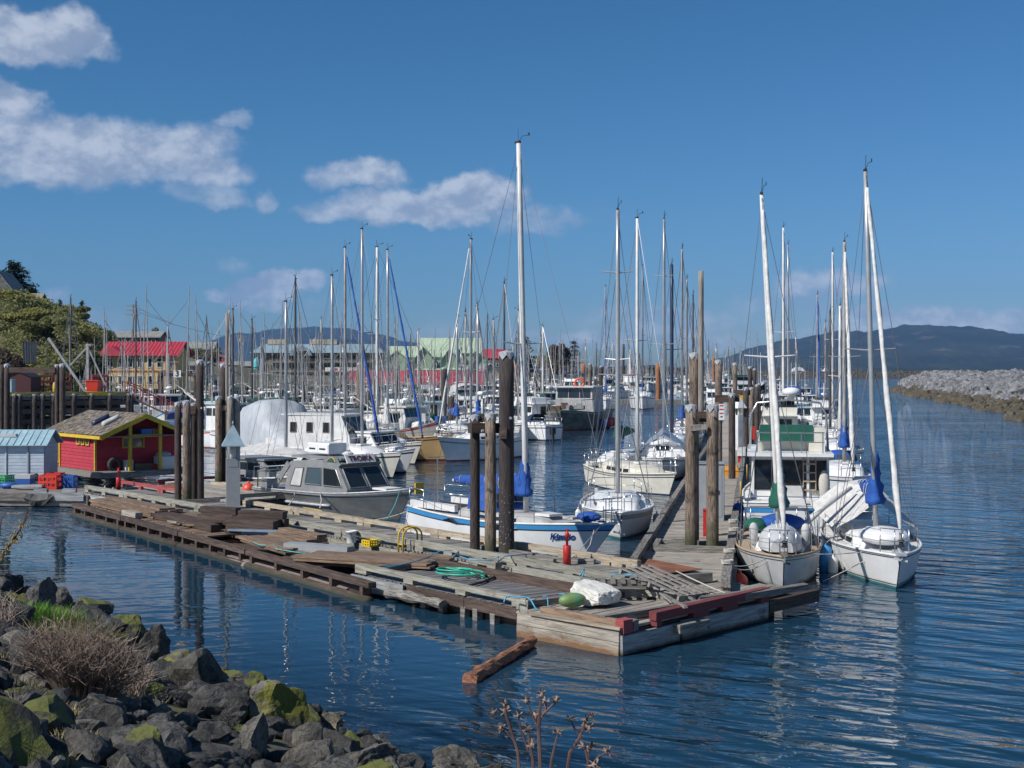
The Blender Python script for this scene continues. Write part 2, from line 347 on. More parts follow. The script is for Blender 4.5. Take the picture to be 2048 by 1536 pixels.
m_printk = M('print_black', (.015, .015, .018), rough=.6)
m_signw = M('sign_white', (.72, .72, .70), (.6, .6, .58), 9, .6)
m_wframe = M('white_frame', (.68, .68, .66), rough=.6)
m_tyre = M('tyre_rubber', (.03, .03, .032), (.05, .05, .05), 8, .8)
m_bucket = M('white_bucket', (.66, .66, .64), rough=.45)
# ------------------------------------------------------------------ water
def water_material():
    m = bpy.data.materials.new('sea_water'); m.use_nodes = True; N = NT(m.node_tree); N.n.clear()
    out = N.new('ShaderNodeOutputMaterial'); pos = N.new('ShaderNodeNewGeometry').outputs['Position']
    def rot(a, s):
        v = N.new('ShaderNodeVectorRotate', rotation_type='Z_AXIS'); N.l.new(pos, v.inputs['Vector']); v.inputs['Angle'].default_value = a
        return N.vmath('MULTIPLY', v.outputs[0], s)
    cal = N.vmath('LENGTH', N.vmath('MULTIPLY', N.vmath('SUBTRACT', pos, (-8, 29, 0)), (.9, .75, 0)), out=1)
    calm = N.ramp(cal, 7, 15, .085, 1)                       # sheltered water between bank and floats
    pat = N.ramp(N.noise(N.vmath('MULTIPLY', pos, (.03, .085, 0)), 1, 4, .6), .33, .68, .4, 1.5)
    sw = N.noise(rot(.62, (.42, 1.7, 0)), 1.0, 1, .4, .5)
    s2 = N.noise(rot(.35, (1.2, 3.6, 0)), 1.0, 1, .4, .7)
    s3 = N.noise(rot(.8, (3.4, 7.0, 0)), 1.0, 1, .5, .5)
    h = N.math('ADD', N.math('MULTIPLY', sw, .105), N.math('ADD', N.math('MULTIPLY', s2, .034), N.math('MULTIPLY', s3, .0075)))
    h = N.math('MULTIPLY', h, N.math('MULTIPLY', calm, pat))
    sl = N.noise(rot(-.3, (.45, 2.6, 0)), 1.0, 1, .4, .3)    # lazy ripples left in the calm
    h = N.math('ADD', h, N.math('MULTIPLY', sl, .0085))
    bp = N.new('ShaderNodeBump'); bp.inputs['Strength'].default_value = 1; bp.inputs['Distance'].default_value = 1; N.l.new(h, bp.inputs['Height'])
    fr = N.new('ShaderNodeFresnel'); fr.inputs['IOR'].default_value = 1.34; N.l.new(bp.outputs[0], fr.inputs['Normal'])
    gl = N.new('ShaderNodeBsdfGlossy'); gl.inputs['Roughness'].default_value = .008; gl.inputs['Color'].default_value = (.97, .98, 1, 1); N.l.new(bp.outputs[0], gl.inputs['Normal'])
    df = N.new('ShaderNodeBsdfDiffuse'); df.inputs['Color'].default_value = (.010, .040, .072, 1)
    tr = N.new('ShaderNodeBsdfTransparent'); tr.inputs['Color'].default_value = (.46, .62, .62, 1)
    off = N.vmath('DOT_PRODUCT', N.vmath('SUBTRACT', pos, (-1.2, 16.4, 0)), (.785, .62, 0), out=1)   # metres out from the shoreline
    sh = N.new('ShaderNodeMixShader'); N.l.new(N.ramp(off, -.2, 4.2), sh.inputs[0]); N.l.new(tr.outputs[0], sh.inputs[1]); N.l.new(df.outputs[0], sh.inputs[2])
    mx = N.new('ShaderNodeMixShader'); N.l.new(fr.outputs[0], mx.inputs[0]); N.l.new(sh.outputs[0], mx.inputs[1]); N.l.new(gl.outputs[0], mx.inputs[2])
    N.l.new(mx.outputs[0], out.inputs[0])
    return m
mb = MB(); mb.poly([(-14000, -300, 0), (14000, -300, 0), (14000, 14000, 0), (-14000, 14000, 0)])
obj('sea_water', mb, water_material(), kind='structure')

# ------------------------------------------------------------------ terrain
def fbm(x, y, s=1.0, o=4, seed=0.0):
    return noise.fractal(Vector((x*s+seed, y*s-seed, seed*.37)), 1.0, 2.0, o)
def grid(name, x0, x1, nx, y0, y1, ny, fz, m, smooth=True, kind='structure', parent=None):
    mb = MB(); vs = []
    for j in range(ny+1):
        for i in range(nx+1):
            x = x0+(x1-x0)*i/nx; y = y0+(y1-y0)*j/ny; vs.append((x, y, fz(x, y)))
    fs = [(j*(nx+1)+i, j*(nx+1)+i+1, (j+1)*(nx+1)+i+1, (j+1)*(nx+1)+i) for j in range(ny) for i in range(nx)]
    mb.add(vs, fs); return obj(name, mb, m, parent, smooth, kind=kind)
def interp(pts, x):
    if x <= pts[0][0]: return pts[0][1]
    for (a, b), (c, d_) in zip(pts, pts[1:]):
        if x <= c:
            t = (x-a)/(c-a); t = t*t*(3-2*t); return b+(d_-b)*t
    return pts[-1][1]
m_mtn = M('forested_mountain', (.008, .015, .012), (.022, .030, .022), .004, .95, world=True, c3=(.075, .065, .05), s3=.009, lo3=.56, hi3=.72)
m_mtnfar = M('far_forest', (.012, .02, .018), (.027, .036, .03), .002, .95, world=True)
def mountain(name, Y, ridge, depth, m, rough, nx=260, ny=26, seed=3.0, base=0.0):
    pts = [((px-CX)/F*Y, max(1, H+(HY-py)*Y/F)) for px, py in ridge]
    def fz(x, y):
        t = (y-Y+depth)/(2*depth); r_ = interp(pts, x*Y/max(y, 1.0) if False else x)
        prof = math.sin(math.pi*min(1, max(0, t)))**.75
        return -8+(r_+8)*prof*(1+rough*.5*fbm(x, y, 1/420, 5, seed))+r_*rough*.55*prof*fbm(x, y, 1/150, 5, seed+5)+(0 if prof < .05 else fbm(x, y, 1/28, 2, seed)*6)
    return grid(name, pts[0][0], pts[-1][0], nx, Y-depth, Y+depth, ny, fz, m)
mountain('distant_hills', 9000, [(250, 742), (330, 715), (430, 690), (480, 670), (560, 660), (640, 655), (700, 658), (760, 669), (810, 683), (870, 696), (950, 699), (1000, 708), (1060, 722), (1160, 735), (1300, 741)], 1500, m_mtnfar, .10, seed=2)
mountain('wooded_mountain', 6200, [(1380, 741), (1470, 712), (1520, 694), (1580, 682), (1640, 674), (1690, 662), (1720, 665), (1770, 660), (1810, 655), (1870, 657), (1930, 660), (1980, 671), (2060, 681), (2200, 672), (2500, 700), (2900, 720), (3400, 741)], 1100, m_mtn, .12, 420, 40, seed=7)
mountain('wooded_foothill', 4700, [(1440, 742), (1520, 724), (1600, 712), (1700, 704), (1790, 698), (1880, 703), (1960, 712), (2040, 716), (2200, 708), (2600, 726), (3200, 742)], 500, m_mtn, .25, 420, 30, seed=9)
mountain('far_shore', 3000, [(1060, 742), (1120, 735), (1250, 733), (1400, 734), (1560, 735), (1700, 737), (1960, 736), (2000, 738), (2020, 742)], 200, m_mtn, .3, 200, 10, seed=4)

# town land behind the marina
m_land = M('town_ground', (.10, .10, .06), (.17, .155, .11), .15, .95, world=True)
def shore(x):      # where the town's rock shore meets the water
    return interp([(-120, 80), (-80, 98), (-58, 116), (-44, 140), (-30, 190), (-4, 250), (10, 330), (22, 480), (60, 900)], x)
def landz(x, y):
    d_ = y-shore(x); base = 2.6*min(1, max(-1.5, d_/5))
    hill = interp([(-135, 16), (-100, 15), (-72, 11.5), (-57, 6.5), (-46, 4), (-30, 1.5), (0, 0)], x*190/max(y, 150))
    t = min(1, max(0, (y-shore(x)-12)/50)); return base+hill*t*t*(3-2*t)+.25*fbm(x, y, .08, 3)*(1 if d_ > 0 else 0)
grid('town_land', -190, 60, 100, 66, 520, 150, landz, m_land)
m_farrock = M('breakwater_mound', (.025, .024, .023), (.07, .066, .062), .9, .95, bump=1.0, bscale=1.2, world=True)

# ------------------------------------------------------------------ rocks
def rock_mesh(name, seed, sub=3, cuts=9, lump=.10, fine=.03, squash=(1, .8, .68)):
    rnd = random.Random(seed)
    import bmesh
    bm = bmesh.new(); bmesh.ops.create_icosphere(bm, subdivisions=sub, radius=1)
    planes = []
    for _ in range(cuts):
        n = Vector((rnd.gauss(0, 1), rnd.gauss(0, 1), rnd.gauss(0, 1))).normalized(); planes.append((n, rnd.uniform(.45, .8)))
    for v in bm.verts:
        for _ in range(2):
            for n, d_ in planes:
                k = v.co.dot(n)-d_
                if k > 0: v.co -= n*k*.97
        q = v.co.copy(); nn = q.normalized()
        v.co += nn*(lump*noise.noise(q*1.7+Vector((seed, 0, 0)))+fine*noise.fractal(q*4+Vector((0, seed, 0)), .8, 2.1, 5)-fine*.8*abs(noise.noise(q*2.6+Vector((0, 0, seed)))))
        v.co = Vector((v.co.x*squash[0], v.co.y*squash[1], v.co.z*squash[2]))
    me = bpy.data.meshes.new(name); bm.to_mesh(me); bm.free()
    return me
def rock_mat(name, c1, c2, moss=None, amt=(.45, .6), world=False, up=.22):
    m = bpy.data.materials.new(name); m.use_nodes = True; N = NT(m.node_tree); b = N.n['Principled BSDF']; b.inputs['Roughness'].default_value = .88
    g = N.new('ShaderNodeNewGeometry'); pos = g.outputs['Position']; rn = N.new('ShaderNodeObjectInfo').outputs['Random']
    n1 = N.noise(pos, 3.2 if not world else .8, 6, .65); n2 = N.noise(pos, 22 if not world else 3, 5, .7)
    col = N.mix(N.ramp(N.math('ADD', N.math('MULTIPLY', n1, .6), N.math('MULTIPLY', n2, .4)), .36, .64), c1, c2)
    ck = N.math('ABSOLUTE', N.math('SUBTRACT', N.noise(pos, 2.3 if not world else .6, 4, .6, .8), .5)); col = N.mix(N.ramp(ck, 0, .022, .75, 0), col, (.012, .012, .012))
    hv = N.new('ShaderNodeHueSaturation'); N.l.new(N.math('ADD', N.math('MULTIPLY', rn, .7), .65), hv.inputs['Value']); N.l.new(col, hv.inputs['Color']); col = hv.outputs[0]
    if moss:
        sp = N.new('ShaderNodeSeparateXYZ'); N.l.new(g.outputs['Normal'], sp.inputs[0])
        k = N.math('ADD', N.math('MULTIPLY', sp.outputs[2], up), N.noise(pos, 1.6, 5, .62))
        col = N.mix(N.ramp(k, *amt), col, moss)
    N.l.new(col, b.inputs['Base Color'])
    bp = N.new('ShaderNodeBump'); bp.inputs['Strength'].default_value = 1; bp.inputs['Distance'].default_value = .05 if not world else .15
    N.l.new(N.math('ADD', N.math('MULTIPLY', n2, .6), n1), bp.inputs['Height']); N.l.new(bp.outputs[0], b.inputs['Normal'])
    return m
m_rock = rock_mat('dark_basalt', (.024, .024, .025), (.11, .104, .098))
m_rockl = rock_mat('grey_basalt', (.05, .048, .042), (.15, .14, .122))
m_rockm = rock_mat('mossy_basalt', (.028, .027, .026), (.09, .085, .08), (.10, .11, .025), (.57, .67))
m_rocky = rock_mat('lichen_boulder', (.10, .095, .085), (.20, .19, .17), (.165, .165, .03), (.40, .46), up=-.13)
m_rockb = rock_mat('barnacled_rock', (.07, .065, .055), (.16, .14, .11), (.26, .22, .13), (.56, .66))
m_bw = rock_mat('breakwater_stone', (.06, .061, .066), (.205, .208, .216), world=True)
m_bwlow = rock_mat('tidal_stone', (.04, .036, .027), (.115, .10, .072), (.075, .06, .03), (.6, .75), world=True)
ROCKS = [rock_mesh('rock', k, 4 if k < 6 else 3, 8+k % 5, .14, .075, (1, .62+.3*((k*37) % 10)/10, .5+.32*((k*53) % 10)/10)) for k in range(16)]
SMALLR = [rock_mesh('stone', 50+k, 2, 7, .1, .03, (1, .8, .68)) for k in range(8)]

# right breakwater
BWL = [(40, 78), (46, 100), (52, 128), (61, 162), (69, 200), (78, 243), (92, 310), (108, 371)]     # waterline (X by Y)
def bwx(y): return interp([(b_, a_) for a_, b_ in BWL], y)
def bwz(x, y):
    d_ = x-bwx(y); tip = min(1, max(0, (388-y)/22))
    z = interp([(-4, -2), (0, 0), (6, 2.6), (9.5, 3.7), (14, 3.9), (19, 3.2), (30, -2)], d_)
    return -2+(z+2)*tip
bwm = grid('breakwater', 30, 150, 90, 70, 392, 150, lambda x, y: bwz(x, y)-.35, m_farrock)
rr = random.Random(5)
def bw_spot(y0, y1):
    y = y0+(y1-y0)*rr.random(); dd = rr.uniform(-1.0, 15); x = bwx(y)+dd
    return x, y, bwz(x, y), dd
for k in range(300):
    x, y, z, dd = bw_spot(112, 235)
    s_ = rr.uniform(.7, 1.6)
    o = link('stone', SMALLR[k % 8], bwm, (x, y, z-.05), rot=(rr.uniform(0, 6), rr.uniform(0, 6), rr.uniform(0, 6)), scale=s_)
    if not SMALLR[k % 8].materials: SMALLR[k % 8].materials.append(m_bw)
    if z < 1.0+rr.random()*.5: o.material_slots[0].link = 'OBJECT'; o.material_slots[0].material = m_bwlow
def rock_mass(name, n, spot, m, parent, smin, smax, src):
    base = [( [v.co.copy() for v in me.vertices], [tuple(p.vertices) for p in me.polygons]) for me in src]
    mb = MB()
    for k in range(n):
        x, y, z = spot(); vs, fs = base[k % len(base)]; s_ = rr.uniform(smin, smax)
        e = Matrix.Rotation(rr.uniform(0, 6.28), 3, 'Z') @ Matrix.Rotation(rr.uniform(0, 6.28), 3, 'X')
        mb.add([(e @ v)*s_+Vector((x, y, z)) for v in vs], fs)
    return obj(name, mb, m, parent, kind='stuff')
TINY = [rock_mesh('pebble', 80+k, 1, 5, .1, 0, (1, .8, .7)) for k in range(6)]
def sp_hi():
    while 1:
        x, y, z, dd = bw_spot(100, 392)
        if z > 1.1: return x, y, z+rr.uniform(-.25, .45)
def sp_lo():
    while 1:
        x, y, z, dd = bw_spot(100, 392)
        if z <= 1.25: return x, y, z
rock_mass('stones', 2300, sp_hi, m_bw, bwm, .7, 1.9, TINY)
rock_mass('tide_stones', 1300, sp_lo, m_bwlow, bwm, .5, 1.3, TINY)
for me in SMALLR:
    if not me.materials: me.materials.append(m_bw)
# outer breakwater across the channel
def fbw(x, y): return -1+6.1*max(0, 1-abs(y-930)/16)**.7*min(1, max(0, (345-x)/10))*(1+.12*fbm(x, y, .2, 3))
obw = grid('outer_breakwater', 100, 350, 220, 914, 946, 10, fbw, m_farrock, smooth=False)
rock_mass('stones', 900, lambda: (lambda x, y: (x, y, fbw(x, y)-.3))(rr.uniform(100, 343), rr.uniform(918, 932)), m_bwlow, obw, .8, 1.7, TINY)

# ------------------------------------------------------------------ the bank under the camera
S0 = Vector((-1.2, 16.4)); TT = Vector((-.62, .785)); NN = Vector((-.785, -.62))
def bank_d(x, y): return (Vector((x, y))-S0).dot(NN)
def bankz(x, y):
    d_ = bank_d(x, y); z = .36*d_ if d_ > 0 else .30*d_
    return max(-2.2, min(z, 3.35))+.10*fbm(x, y, .9, 3, 4)
m_soil = M('bank_soil', (.05, .043, .032), (.11, .095, .07), 3, .95, bump=.8, bscale=9, world=True, c3=(.10, .10, .035), s3=1.2, lo3=.5, hi3=.7)
bank = grid('shore_bank', -26, 12, 130, -6, 38, 150, bankz, m_soil)
def onbank(px, py):
    y = 3.0
    while y < 60:
        x = (px-CX)/F*y; z = H+(HY-py)*y/F
        if z <= max(0, bankz(x, y)): return Vector((x, y, max(0, bankz(x, y))))
        y += .04
    return P(px, py)
def boulder(px, py, wpx, hpx, k, m, label, name='boulder', rz=None, tilt=0.0):
    """px, py is the middle of its foot; sizes in photograph pixels"""
    q = onbank(px, py); s_ = q.y/F; me = ROCKS[k]
    xs = [v.co for v in me.vertices]; wx = max(v.x for v in xs)-min(v.x for v in xs); hz = max(v.z for v in xs)-min(v.z for v in xs)
    o = link(name, me.copy(), None, q+Vector((0, .15*wpx*s_, hpx*s_*.36)), rot=(tilt, 0, rz if rz is not None else k), scale=(wpx*s_/wx, wpx*s_/wx, hpx*s_*1.25/hz))
    o.data.materials.clear(); o.data.materials.append(m); tag(o, label, 'boulder', 'named boulders of the shore')
    BUSY.append((q.x, q.y, wpx*s_*.42)); return o
BUSY = []
boulder(548, 1468, 125, 112, 1, m_rocky, 'large rounded boulder covered in yellow green lichen beside the water', rz=.4)
boulder(395, 1408, 130, 105, 13, m_rockl, 'tall pale grey boulder with a pointed peak above the calm water', rz=2.6)
boulder(80, 1228, 78, 75, 3, m_rock, 'dark pointed boulder at the upper left water edge of the bank', rz=1.4)
boulder(190, 1292, 130, 85, 4, m_rock, 'broad dark boulder just right of the bright grass tuft', rz=2.7)
boulder(252, 1290, 75, 70, 5, m_rockm, 'mossy boulder leaning behind the broad dark boulder by the water', rz=.9)
boulder(300, 1330, 75, 75, 0, m_rockl, 'pale angular boulder between the mossy rocks and the water', rz=.3)
boulder(355, 1345, 85, 42, 7, m_rocky, 'low yellow green boulder behind the pale pointed peak', rz=.5)
boulder(180, 1238, 90, 44, 8, m_rockm, 'low smooth olive boulder at the water behind the grass tuft', rz=.1)
boulder(505, 1512, 88, 80, 9, m_rockl, 'grey kite shaped boulder in front of the lichen boulder', rz=1.0)
boulder(622, 1510, 66, 62, 10, m_rockl, 'square tan grey boulder right of the lichen boulder', rz=.2)
boulder(648, 1478, 64, 50, 11, m_rockb, 'barnacle crusted brown boulder standing at the water line', rz=.5)
boulder(620, 1520, 44, 40, 6, m_rocky, 'small tilted yellow topped stone below the square boulder', rz=.5, tilt=.4)
boulder(310, 1520, 130, 95, 1, m_rock, 'big dark cracked boulder near the bottom of the bank', rz=2.0)
boulder(45, 1345, 110, 70, 2, m_rock, 'flat topped dark boulder left of the dry shrub', rz=2.2)
boulder(745, 1550, 120, 60, 3, m_rockl, 'wide grey boulder at the bottom right end of the bank', rz=.7)
boulder(20, 1190, 60, 45, 8, m_rockm, 'moss covered stone at the far left edge of the water', rz=1.9)
ROCKMESH = []
for me in ROCKS:
    for mm in (m_rock, m_rockl, m_rockm):
        c = me.copy(); c.materials.clear(); c.materials.append(mm); ROCKMESH.append(c)
placed = list(BUSY); n_r = 0; tries = 0
BUSY_SHRUB = [(onbank(px, py), r_) for px, py, r_ in ((150, 1370, .75), (100, 1265, .3), (210, 1385, .5))]
placed += [(q.x, q.y, r_) for q, r_ in BUSY_SHRUB]
while n_r < 300 and tries < 40000:
    tries += 1
    a_ = rr.uniform(-9, 20); d_ = rr.uniform(-.7, 10.5); q = S0+TT*a_+NN*d_
    if q.y < 5: continue
    px = CX+F*q.x/q.y
    if px < -80 or px > 1150: continue
    zz = bankz(q.x, q.y)
    if HY+F*(H-zz-.3)/q.y > 1700: continue
    r_ = rr.choice((.12, .15, .18, .22, .26, .32, .4))*(.8+.4*rr.random())
    if any((q.x-x)**2+(q.y-y)**2 < ((r_+b_)*.58)**2 for x, y, b_ in placed): continue
    placed.append((q.x, q.y, r_)); k = rr.randrange(16)*3+rr.choice((0, 0, 1, 2, 2) if d_ < 3.2 else (0, 0, 0, 1, 1, 2))
    link('rock', ROCKMESH[k], bank, (q.x, q.y, zz+r_*.22), rot=(rr.uniform(-.5, .5), rr.uniform(-.5, .5), rr.uniform(0, 6.28)), scale=r_*1.12); n_r += 1
def sp_bank():
    while 1:
        q = S0+TT*rr.uniform(-9, 20)+NN*rr.uniform(-3.4, 10.5)
        if q.y > 4: return q.x, q.y, bankz(q.x, q.y)+.02
rock_mass('rubble', 2600, sp_bank, m_rock, bank, .07, .24, SMALLR[:4])

# ------------------------------------------------------------------ floats
def plank_meshes(L, wd, th, m, n=4):
    r_ = []
    for k in range(n):
        mb = MB(); mb.box((0, 0, -th/2), (L*(1-.006*k), wd, th), j=.004); me = bpy.data.meshes.new('plank'); me.from_pydata(mb.v, [], mb.f); me.materials.append(m); r_.append(me)
    return r_
def lay_planks(root, L, Wd, m, pitch=.145, skew=0.0, most=300, z=0.0, x0=0.0, y0=0.0, gap=.012):
    n = int(L/pitch); a_ = math.atan2(Wd, skew); ln = math.hypot(Wd, skew); ms = plank_meshes(ln, pitch-gap, .045, m)
    rest = MB()
    for k in range(n):
        x = x0+(k+.5)*pitch+skew/2; dz = random.uniform(-.004, .004)
        if k < most: link('plank', random.choice(ms), root, (x+random.uniform(-.002, .002), y0+Wd/2+random.uniform(-.015, .015), z+dz*1.6), rz=a_+random.uniform(-.006, .006))
        else: rest.box((x, y0+Wd/2, z-.0225+dz), (pitch-gap, Wd, .045))
    if rest.v: obj('planks', rest, m, root, kind='stuff')
def rail(root, x0, x1, y, m, zt=.25, w_=.14, h_=.13, seg=3.6, blk=1.25, bl=.32, skew=0.0, name='bullrail', mblk=None):
    x = x0
    while x < x1-.05:
        e = min(x1, x+seg*random.uniform(.85, 1.1))
        if x1-e < .7: e = x1
        mb = MB(); mb.box(((e-x)/2, 0, 0), (e-x-.012, w_*random.uniform(.95, 1.05), h_), j=.008); obj(name, mb, m, root, loc=(x, y, zt-h_/2))
        n = max(2, int((e-x)/blk)+1)
        for k in range(n):
            bx_ = x+bl/2+.03+(e-x-bl-.06)*k/(n-1)
            mb = MB(); mb.box((0, 0, 0), (bl*random.uniform(.8, 1.15), w_*.96, zt-h_-.002), j=.005); obj('rail_block', mb, mblk or m, root, loc=(bx_, y, (zt-h_)/2))
        x = e
def side_boards(root, x0, x1, y, m, zs, th=.06, seg=4.0, name='fascia_board'):
    for z0, z1 in zs:
        x = x0
        while x < x1-.05:
            e = min(x1, x+seg*random.uniform(.8, 1.1));
            if x1-e < .8: e = x1
            mb = MB(); mb.box(((e-x)/2, 0, 0), (e-x-.01, th, z1-z0-.008), j=.006); obj(name, mb, m, root, loc=(x, y+random.uniform(-.006, .006), (z0+z1)/2)); x = e

# long T-head float
A0 = P(168, 970, .75); B0 = P(1253, 1153, .75); A0.z = B0.z = .5; uT = (B0-A0).normalized(); LT = (B0-A0).length
tf = thing('dock_float', 'long weathered grey plank float with greenish bullrails running from the red shed to the pier', 'dock float', A0, ang(uT))
WT = 2.1; SK = .46
lay_planks(tf, LT, WT, m_plank, .145, SK)
rail(tf, .0, LT-.05, .08, m_rail)
rail(tf, 8.6, 26.9, WT-.10, m_rail_tan, zt=.22)
rail(tf, -1.2, 5.0, WT-.10, m_redwood, zt=.24, w_=.12, h_=.11, blk=1.6, bl=.2)
side_boards(tf, 0, LT, -.02, m_rail, [(-.28, -.05)])
side_boards(tf, 0, 9, -.05, m_greyboard, [(-.33, -.06)])
side_boards(tf, SK, LT+SK, WT+.03, m_rail_dk, [(-.3, -.05)])
mb = MB(); mb.box((LT/2+.2, WT/2, -.33), (LT-.2, WT-.2, .5)); obj('flotation', mb, m_creo, tf)
bar((LT+.02, -.02, .09), (LT+SK*.98, WT, .09), .17, .19, m_rail_dk, tf, 'end_beam')
bar((LT+.02, -.02, -.12), (LT+SK*.98, WT, -.12), .15, .2, m_rail_dk, tf, 'end_board')

# pier walkway to the right
PO = Vector((2.16, 27.05, .44))
pier = thing('pier_walkway', 'pale grey plank walkway receding between two rows of moored sailboats', 'dock float', PO, ang(PD))
LP, WP = 118.0, 2.35
# local +y is to the left of the walking direction, so the deck lies at negative y
lay_planks(pier, LP, WP, m_plank_warm, .15, 0, 300, y0=-WP)
rail(pier, 3.1, 60, -.09, m_rail_dk, zt=.26, w_=.17, h_=.15)
rail(pier, .1, 62, -WP+.10, m_rail_dk, zt=.28, w_=.2, h_=.16)
side_boards(pier, 0, 70, .02, m_rail_dk, [(-.3, -.04)]); side_boards(pier, 0, 70, -WP-.03, m_rail_dk, [(-.4, -.18), (-.18, -.04)])
mb = MB(); mb.box((LP/2+.3, -WP/2, -.32), (LP, WP-.2, .5)); obj('flotation', mb, m_creo, pier)
for k, (zz, ww) in enumerate(((-.12, 2.2), (-.27, 2.3))):
    bar((-.06-.05*k, -WP/2-.1-ww/2, zz), (-.06-.05*k, -WP/2-.1+ww/2, zz), .1, .14, m_rail_dk, pier, 'end_board')

# branch float by the red shed
bf = thing('dock_float', 'short pale plank float between the red shed and the grey boat', 'dock float', A0+uT*6.9+V*2.25, ang(V))
lay_planks(bf, 7.6, 7.9, m_plank_warm, .15, 0, y0=0)
rail(bf, .4, 7.0, .1, m_rail_tan, zt=.22)
rail(bf, 1.2, 7.4, 7.75, m_darkred, zt=.22, w_=.1, h_=.1)
mb = MB(); mb.box((3.8, 3.95, -.33), (7.4, 7.7, .5)); obj('flotation', mb, m_creo, bf)

# near float with the hose
n0 = P(713, 1146, .43); n1 = P(1046, 1216, .43); uN = (n1-n0).normalized(); LN = (n1-n0).length
nf = thing('dock_float', 'dark plank float with green rails nearest the calm water carrying the hose', 'dock float', n0, ang(uN))
lay_planks(nf, LN, 1.95, m_plank_dark, .17, .28, z=-.02)
rail(nf, -.05, LN+.1, .06, m_rail, zt=.2, w_=.15, h_=.1, seg=9, blk=1.55, bl=.4)
bar((LN+.12, -.02, .08), (LN+.34, 1.95, .08), .15, .16, m_rail_dk, nf, 'end_rail')
bar((.15, .3, .08), (.42, 1.9, .08), .16, .12, m_plank_dark, nf, 'end_rail')
mb = MB(); mb.box((LN+.03, .06, .03), (.34, .22, .28), j=.012); obj('corner_block', mb, m_rail, nf)
mb = MB(); mb.box((LN+.05, .08, -.19), (.36, .3, .16), j=.012); obj('corner_block', mb, m_creo, nf)
side_boards(nf, -.12, 1.9, -.05, m_greyboard, [(-.36, -.03)], seg=3); side_boards(nf, 2.0, LN, -.03, m_creo, [(-.24, -.02)], seg=2.4)
for x in (2.6, 3.2, 3.95, 4.35, 4.9):
    mb = MB(); mb.box((x, .0, -.35), (.14, .14, .28), j=.01); obj('support_block', mb, m_rail_dk, nf)
mb = MB(); mb.box((LN/2, 1.0, -.3), (LN-.2, 1.7, .32)); obj('flotation', mb, m_creo, nf)
mb = MB(); mb.beam((.3, 2.02, .06), (LN+.7, 2.02, .06), .16, .2, j=.012); obj('back_timber', mb, m_creo, nf)
mb = MB(); mb.loft([[Vector((x, (.12+.03*math.sin(x*9+a))*math.cos(a), (.095+.03*math.sin(x*7+2*a)+.02*math.sin(x*31))*math.sin(a))) for a in [2*math.pi*k/9 for k in range(9)]] for x in [-.95+.19*i for i in range(11)]]); o = obj('log', mb, m_rail_dk, None, False, n0+uN*2.55-V*.24+Vector((0, 0, -.20)), ang(uN)); tag(o, 'split weathered log fastened to the side of the hose float', 'log')
# middle strip with its own rail
mf = thing('dock_float', 'narrow broken float strip with green rail between the hose float and the long float', 'dock float', n0+uN*1.5+V*2.22+Vector((0, 0, -.02)), ang(uN))
mb = MB(); mb.box((2.9, .33, -.2), (6.4, .62, .3)); obj('flotation', mb, m_creo, mf)
for k in range(2):
    mb = MB(); mb.box((3.0, .16+.33*k, -.03), (6.2, .3, .05), j=.01); obj('plank', mb, m_timber if k != 1 else m_rail_dk, mf)
rail(mf, 1.2, 6.0, .22, m_rail, zt=.24, w_=.16, h_=.12, seg=9, blk=1.25, bl=.45)
rail(mf, -.5, .5, .34, m_rail, zt=.24, w_=.2, h_=.1, seg=9, blk=.6, bl=.28)

# corner float with foam blocks
c0 = P(1240, 1312, 0); cl = P(1036, 1272, 0); cr = P(1535, 1240, 0); uC = (c0-cl).normalized(); vC = Vector((-uC.y, uC.x, 0)); LCx = (c0-cl).length
cf = thing('dock_float', 'weathered corner float with bleached boards and red edge beams at the dock end', 'dock float', cl+Vector((0, 0, .47)), ang(uC))
LCy = (cr-c0).length
n = int(LCx/.2)
ms = plank_meshes(LCy+.9, .19, .05, m_plank_warm)
for k in range(n): link('plank', ms[k % 4], cf, (.1+k*.2, LCy/2+.5+.05*(k % 3), random.uniform(-.01, .01)), rz=R(90))
side_boards(cf, 0, LCx, .0, m_bleached, [(-.52, -.24), (-.24, -.02)], th=.07, seg=9)
mb = MB(); mb.box((LCx/2+.2, -.02, .015), (LCx-.3, .1, .05), j=.01); obj('trim_board', mb, m_rail_tan, cf)
mb = MB(); mb.box((LCx/2+.25, .14, .06), (LCx-.5, .13, .14), j=.01); obj('edge_timber', mb, m_timber, cf)
mb = MB(); mb.box((LCx/2, LCy/2+.3, -.3), (LCx-.2, LCy+.3, .44)); obj('flotation', mb, m_creo, cf)
bar((LCx+.02, 0, -.28), (LCx+.02, LCy*.36, -.28), .07, .34, m_greyboard, cf, 'side_board')
bar((LCx+.02, LCy*.38, -.28), (LCx+.02, LCy, -.28), .07, .36, m_greyboard, cf, 'side_board')
bar((LCx+.12, LCy*.32, -.2), (LCx+.12, LCy*.52, -.2), .2, .16, m_rail_dk, cf, 'fender_log', .02)
bar((LCx-.02, .95, .1), (LCx-.02, LCy+.05, .1), .16, .15, m_darkred, cf, 'edge_beam')
for yy, ll in ((1.05, .14), (2.35, .5), (3.3, .5), (4.5, .3)):
    mb = MB(); mb.box((LCx-.02, yy, -.03), (.15, ll, .12), j=.006); obj('beam_block', mb, m_darkred, cf)
mb = MB(); mb.box((LCx-.02, .14, .04), (.18, .26, .24), j=.01); obj('corner_post', mb, m_redwood, cf)
mb = MB(); mb.box((LCx-.03, .42, .02), (.14, .14, .2), j=.01); obj('corner_post', mb, m_rail_dk, cf)
bar((LCx-.5, .1, .09), (LCx+.25, LCy+1.1, .10), .13, .13, m_rail_dk, cf, 'loose_beam')
bar((LCx-.1, LCy+.05, -.22), (LCx-.1, LCy+1.95, -.22), .3, .24, m_creo, cf, 'extension_beam')
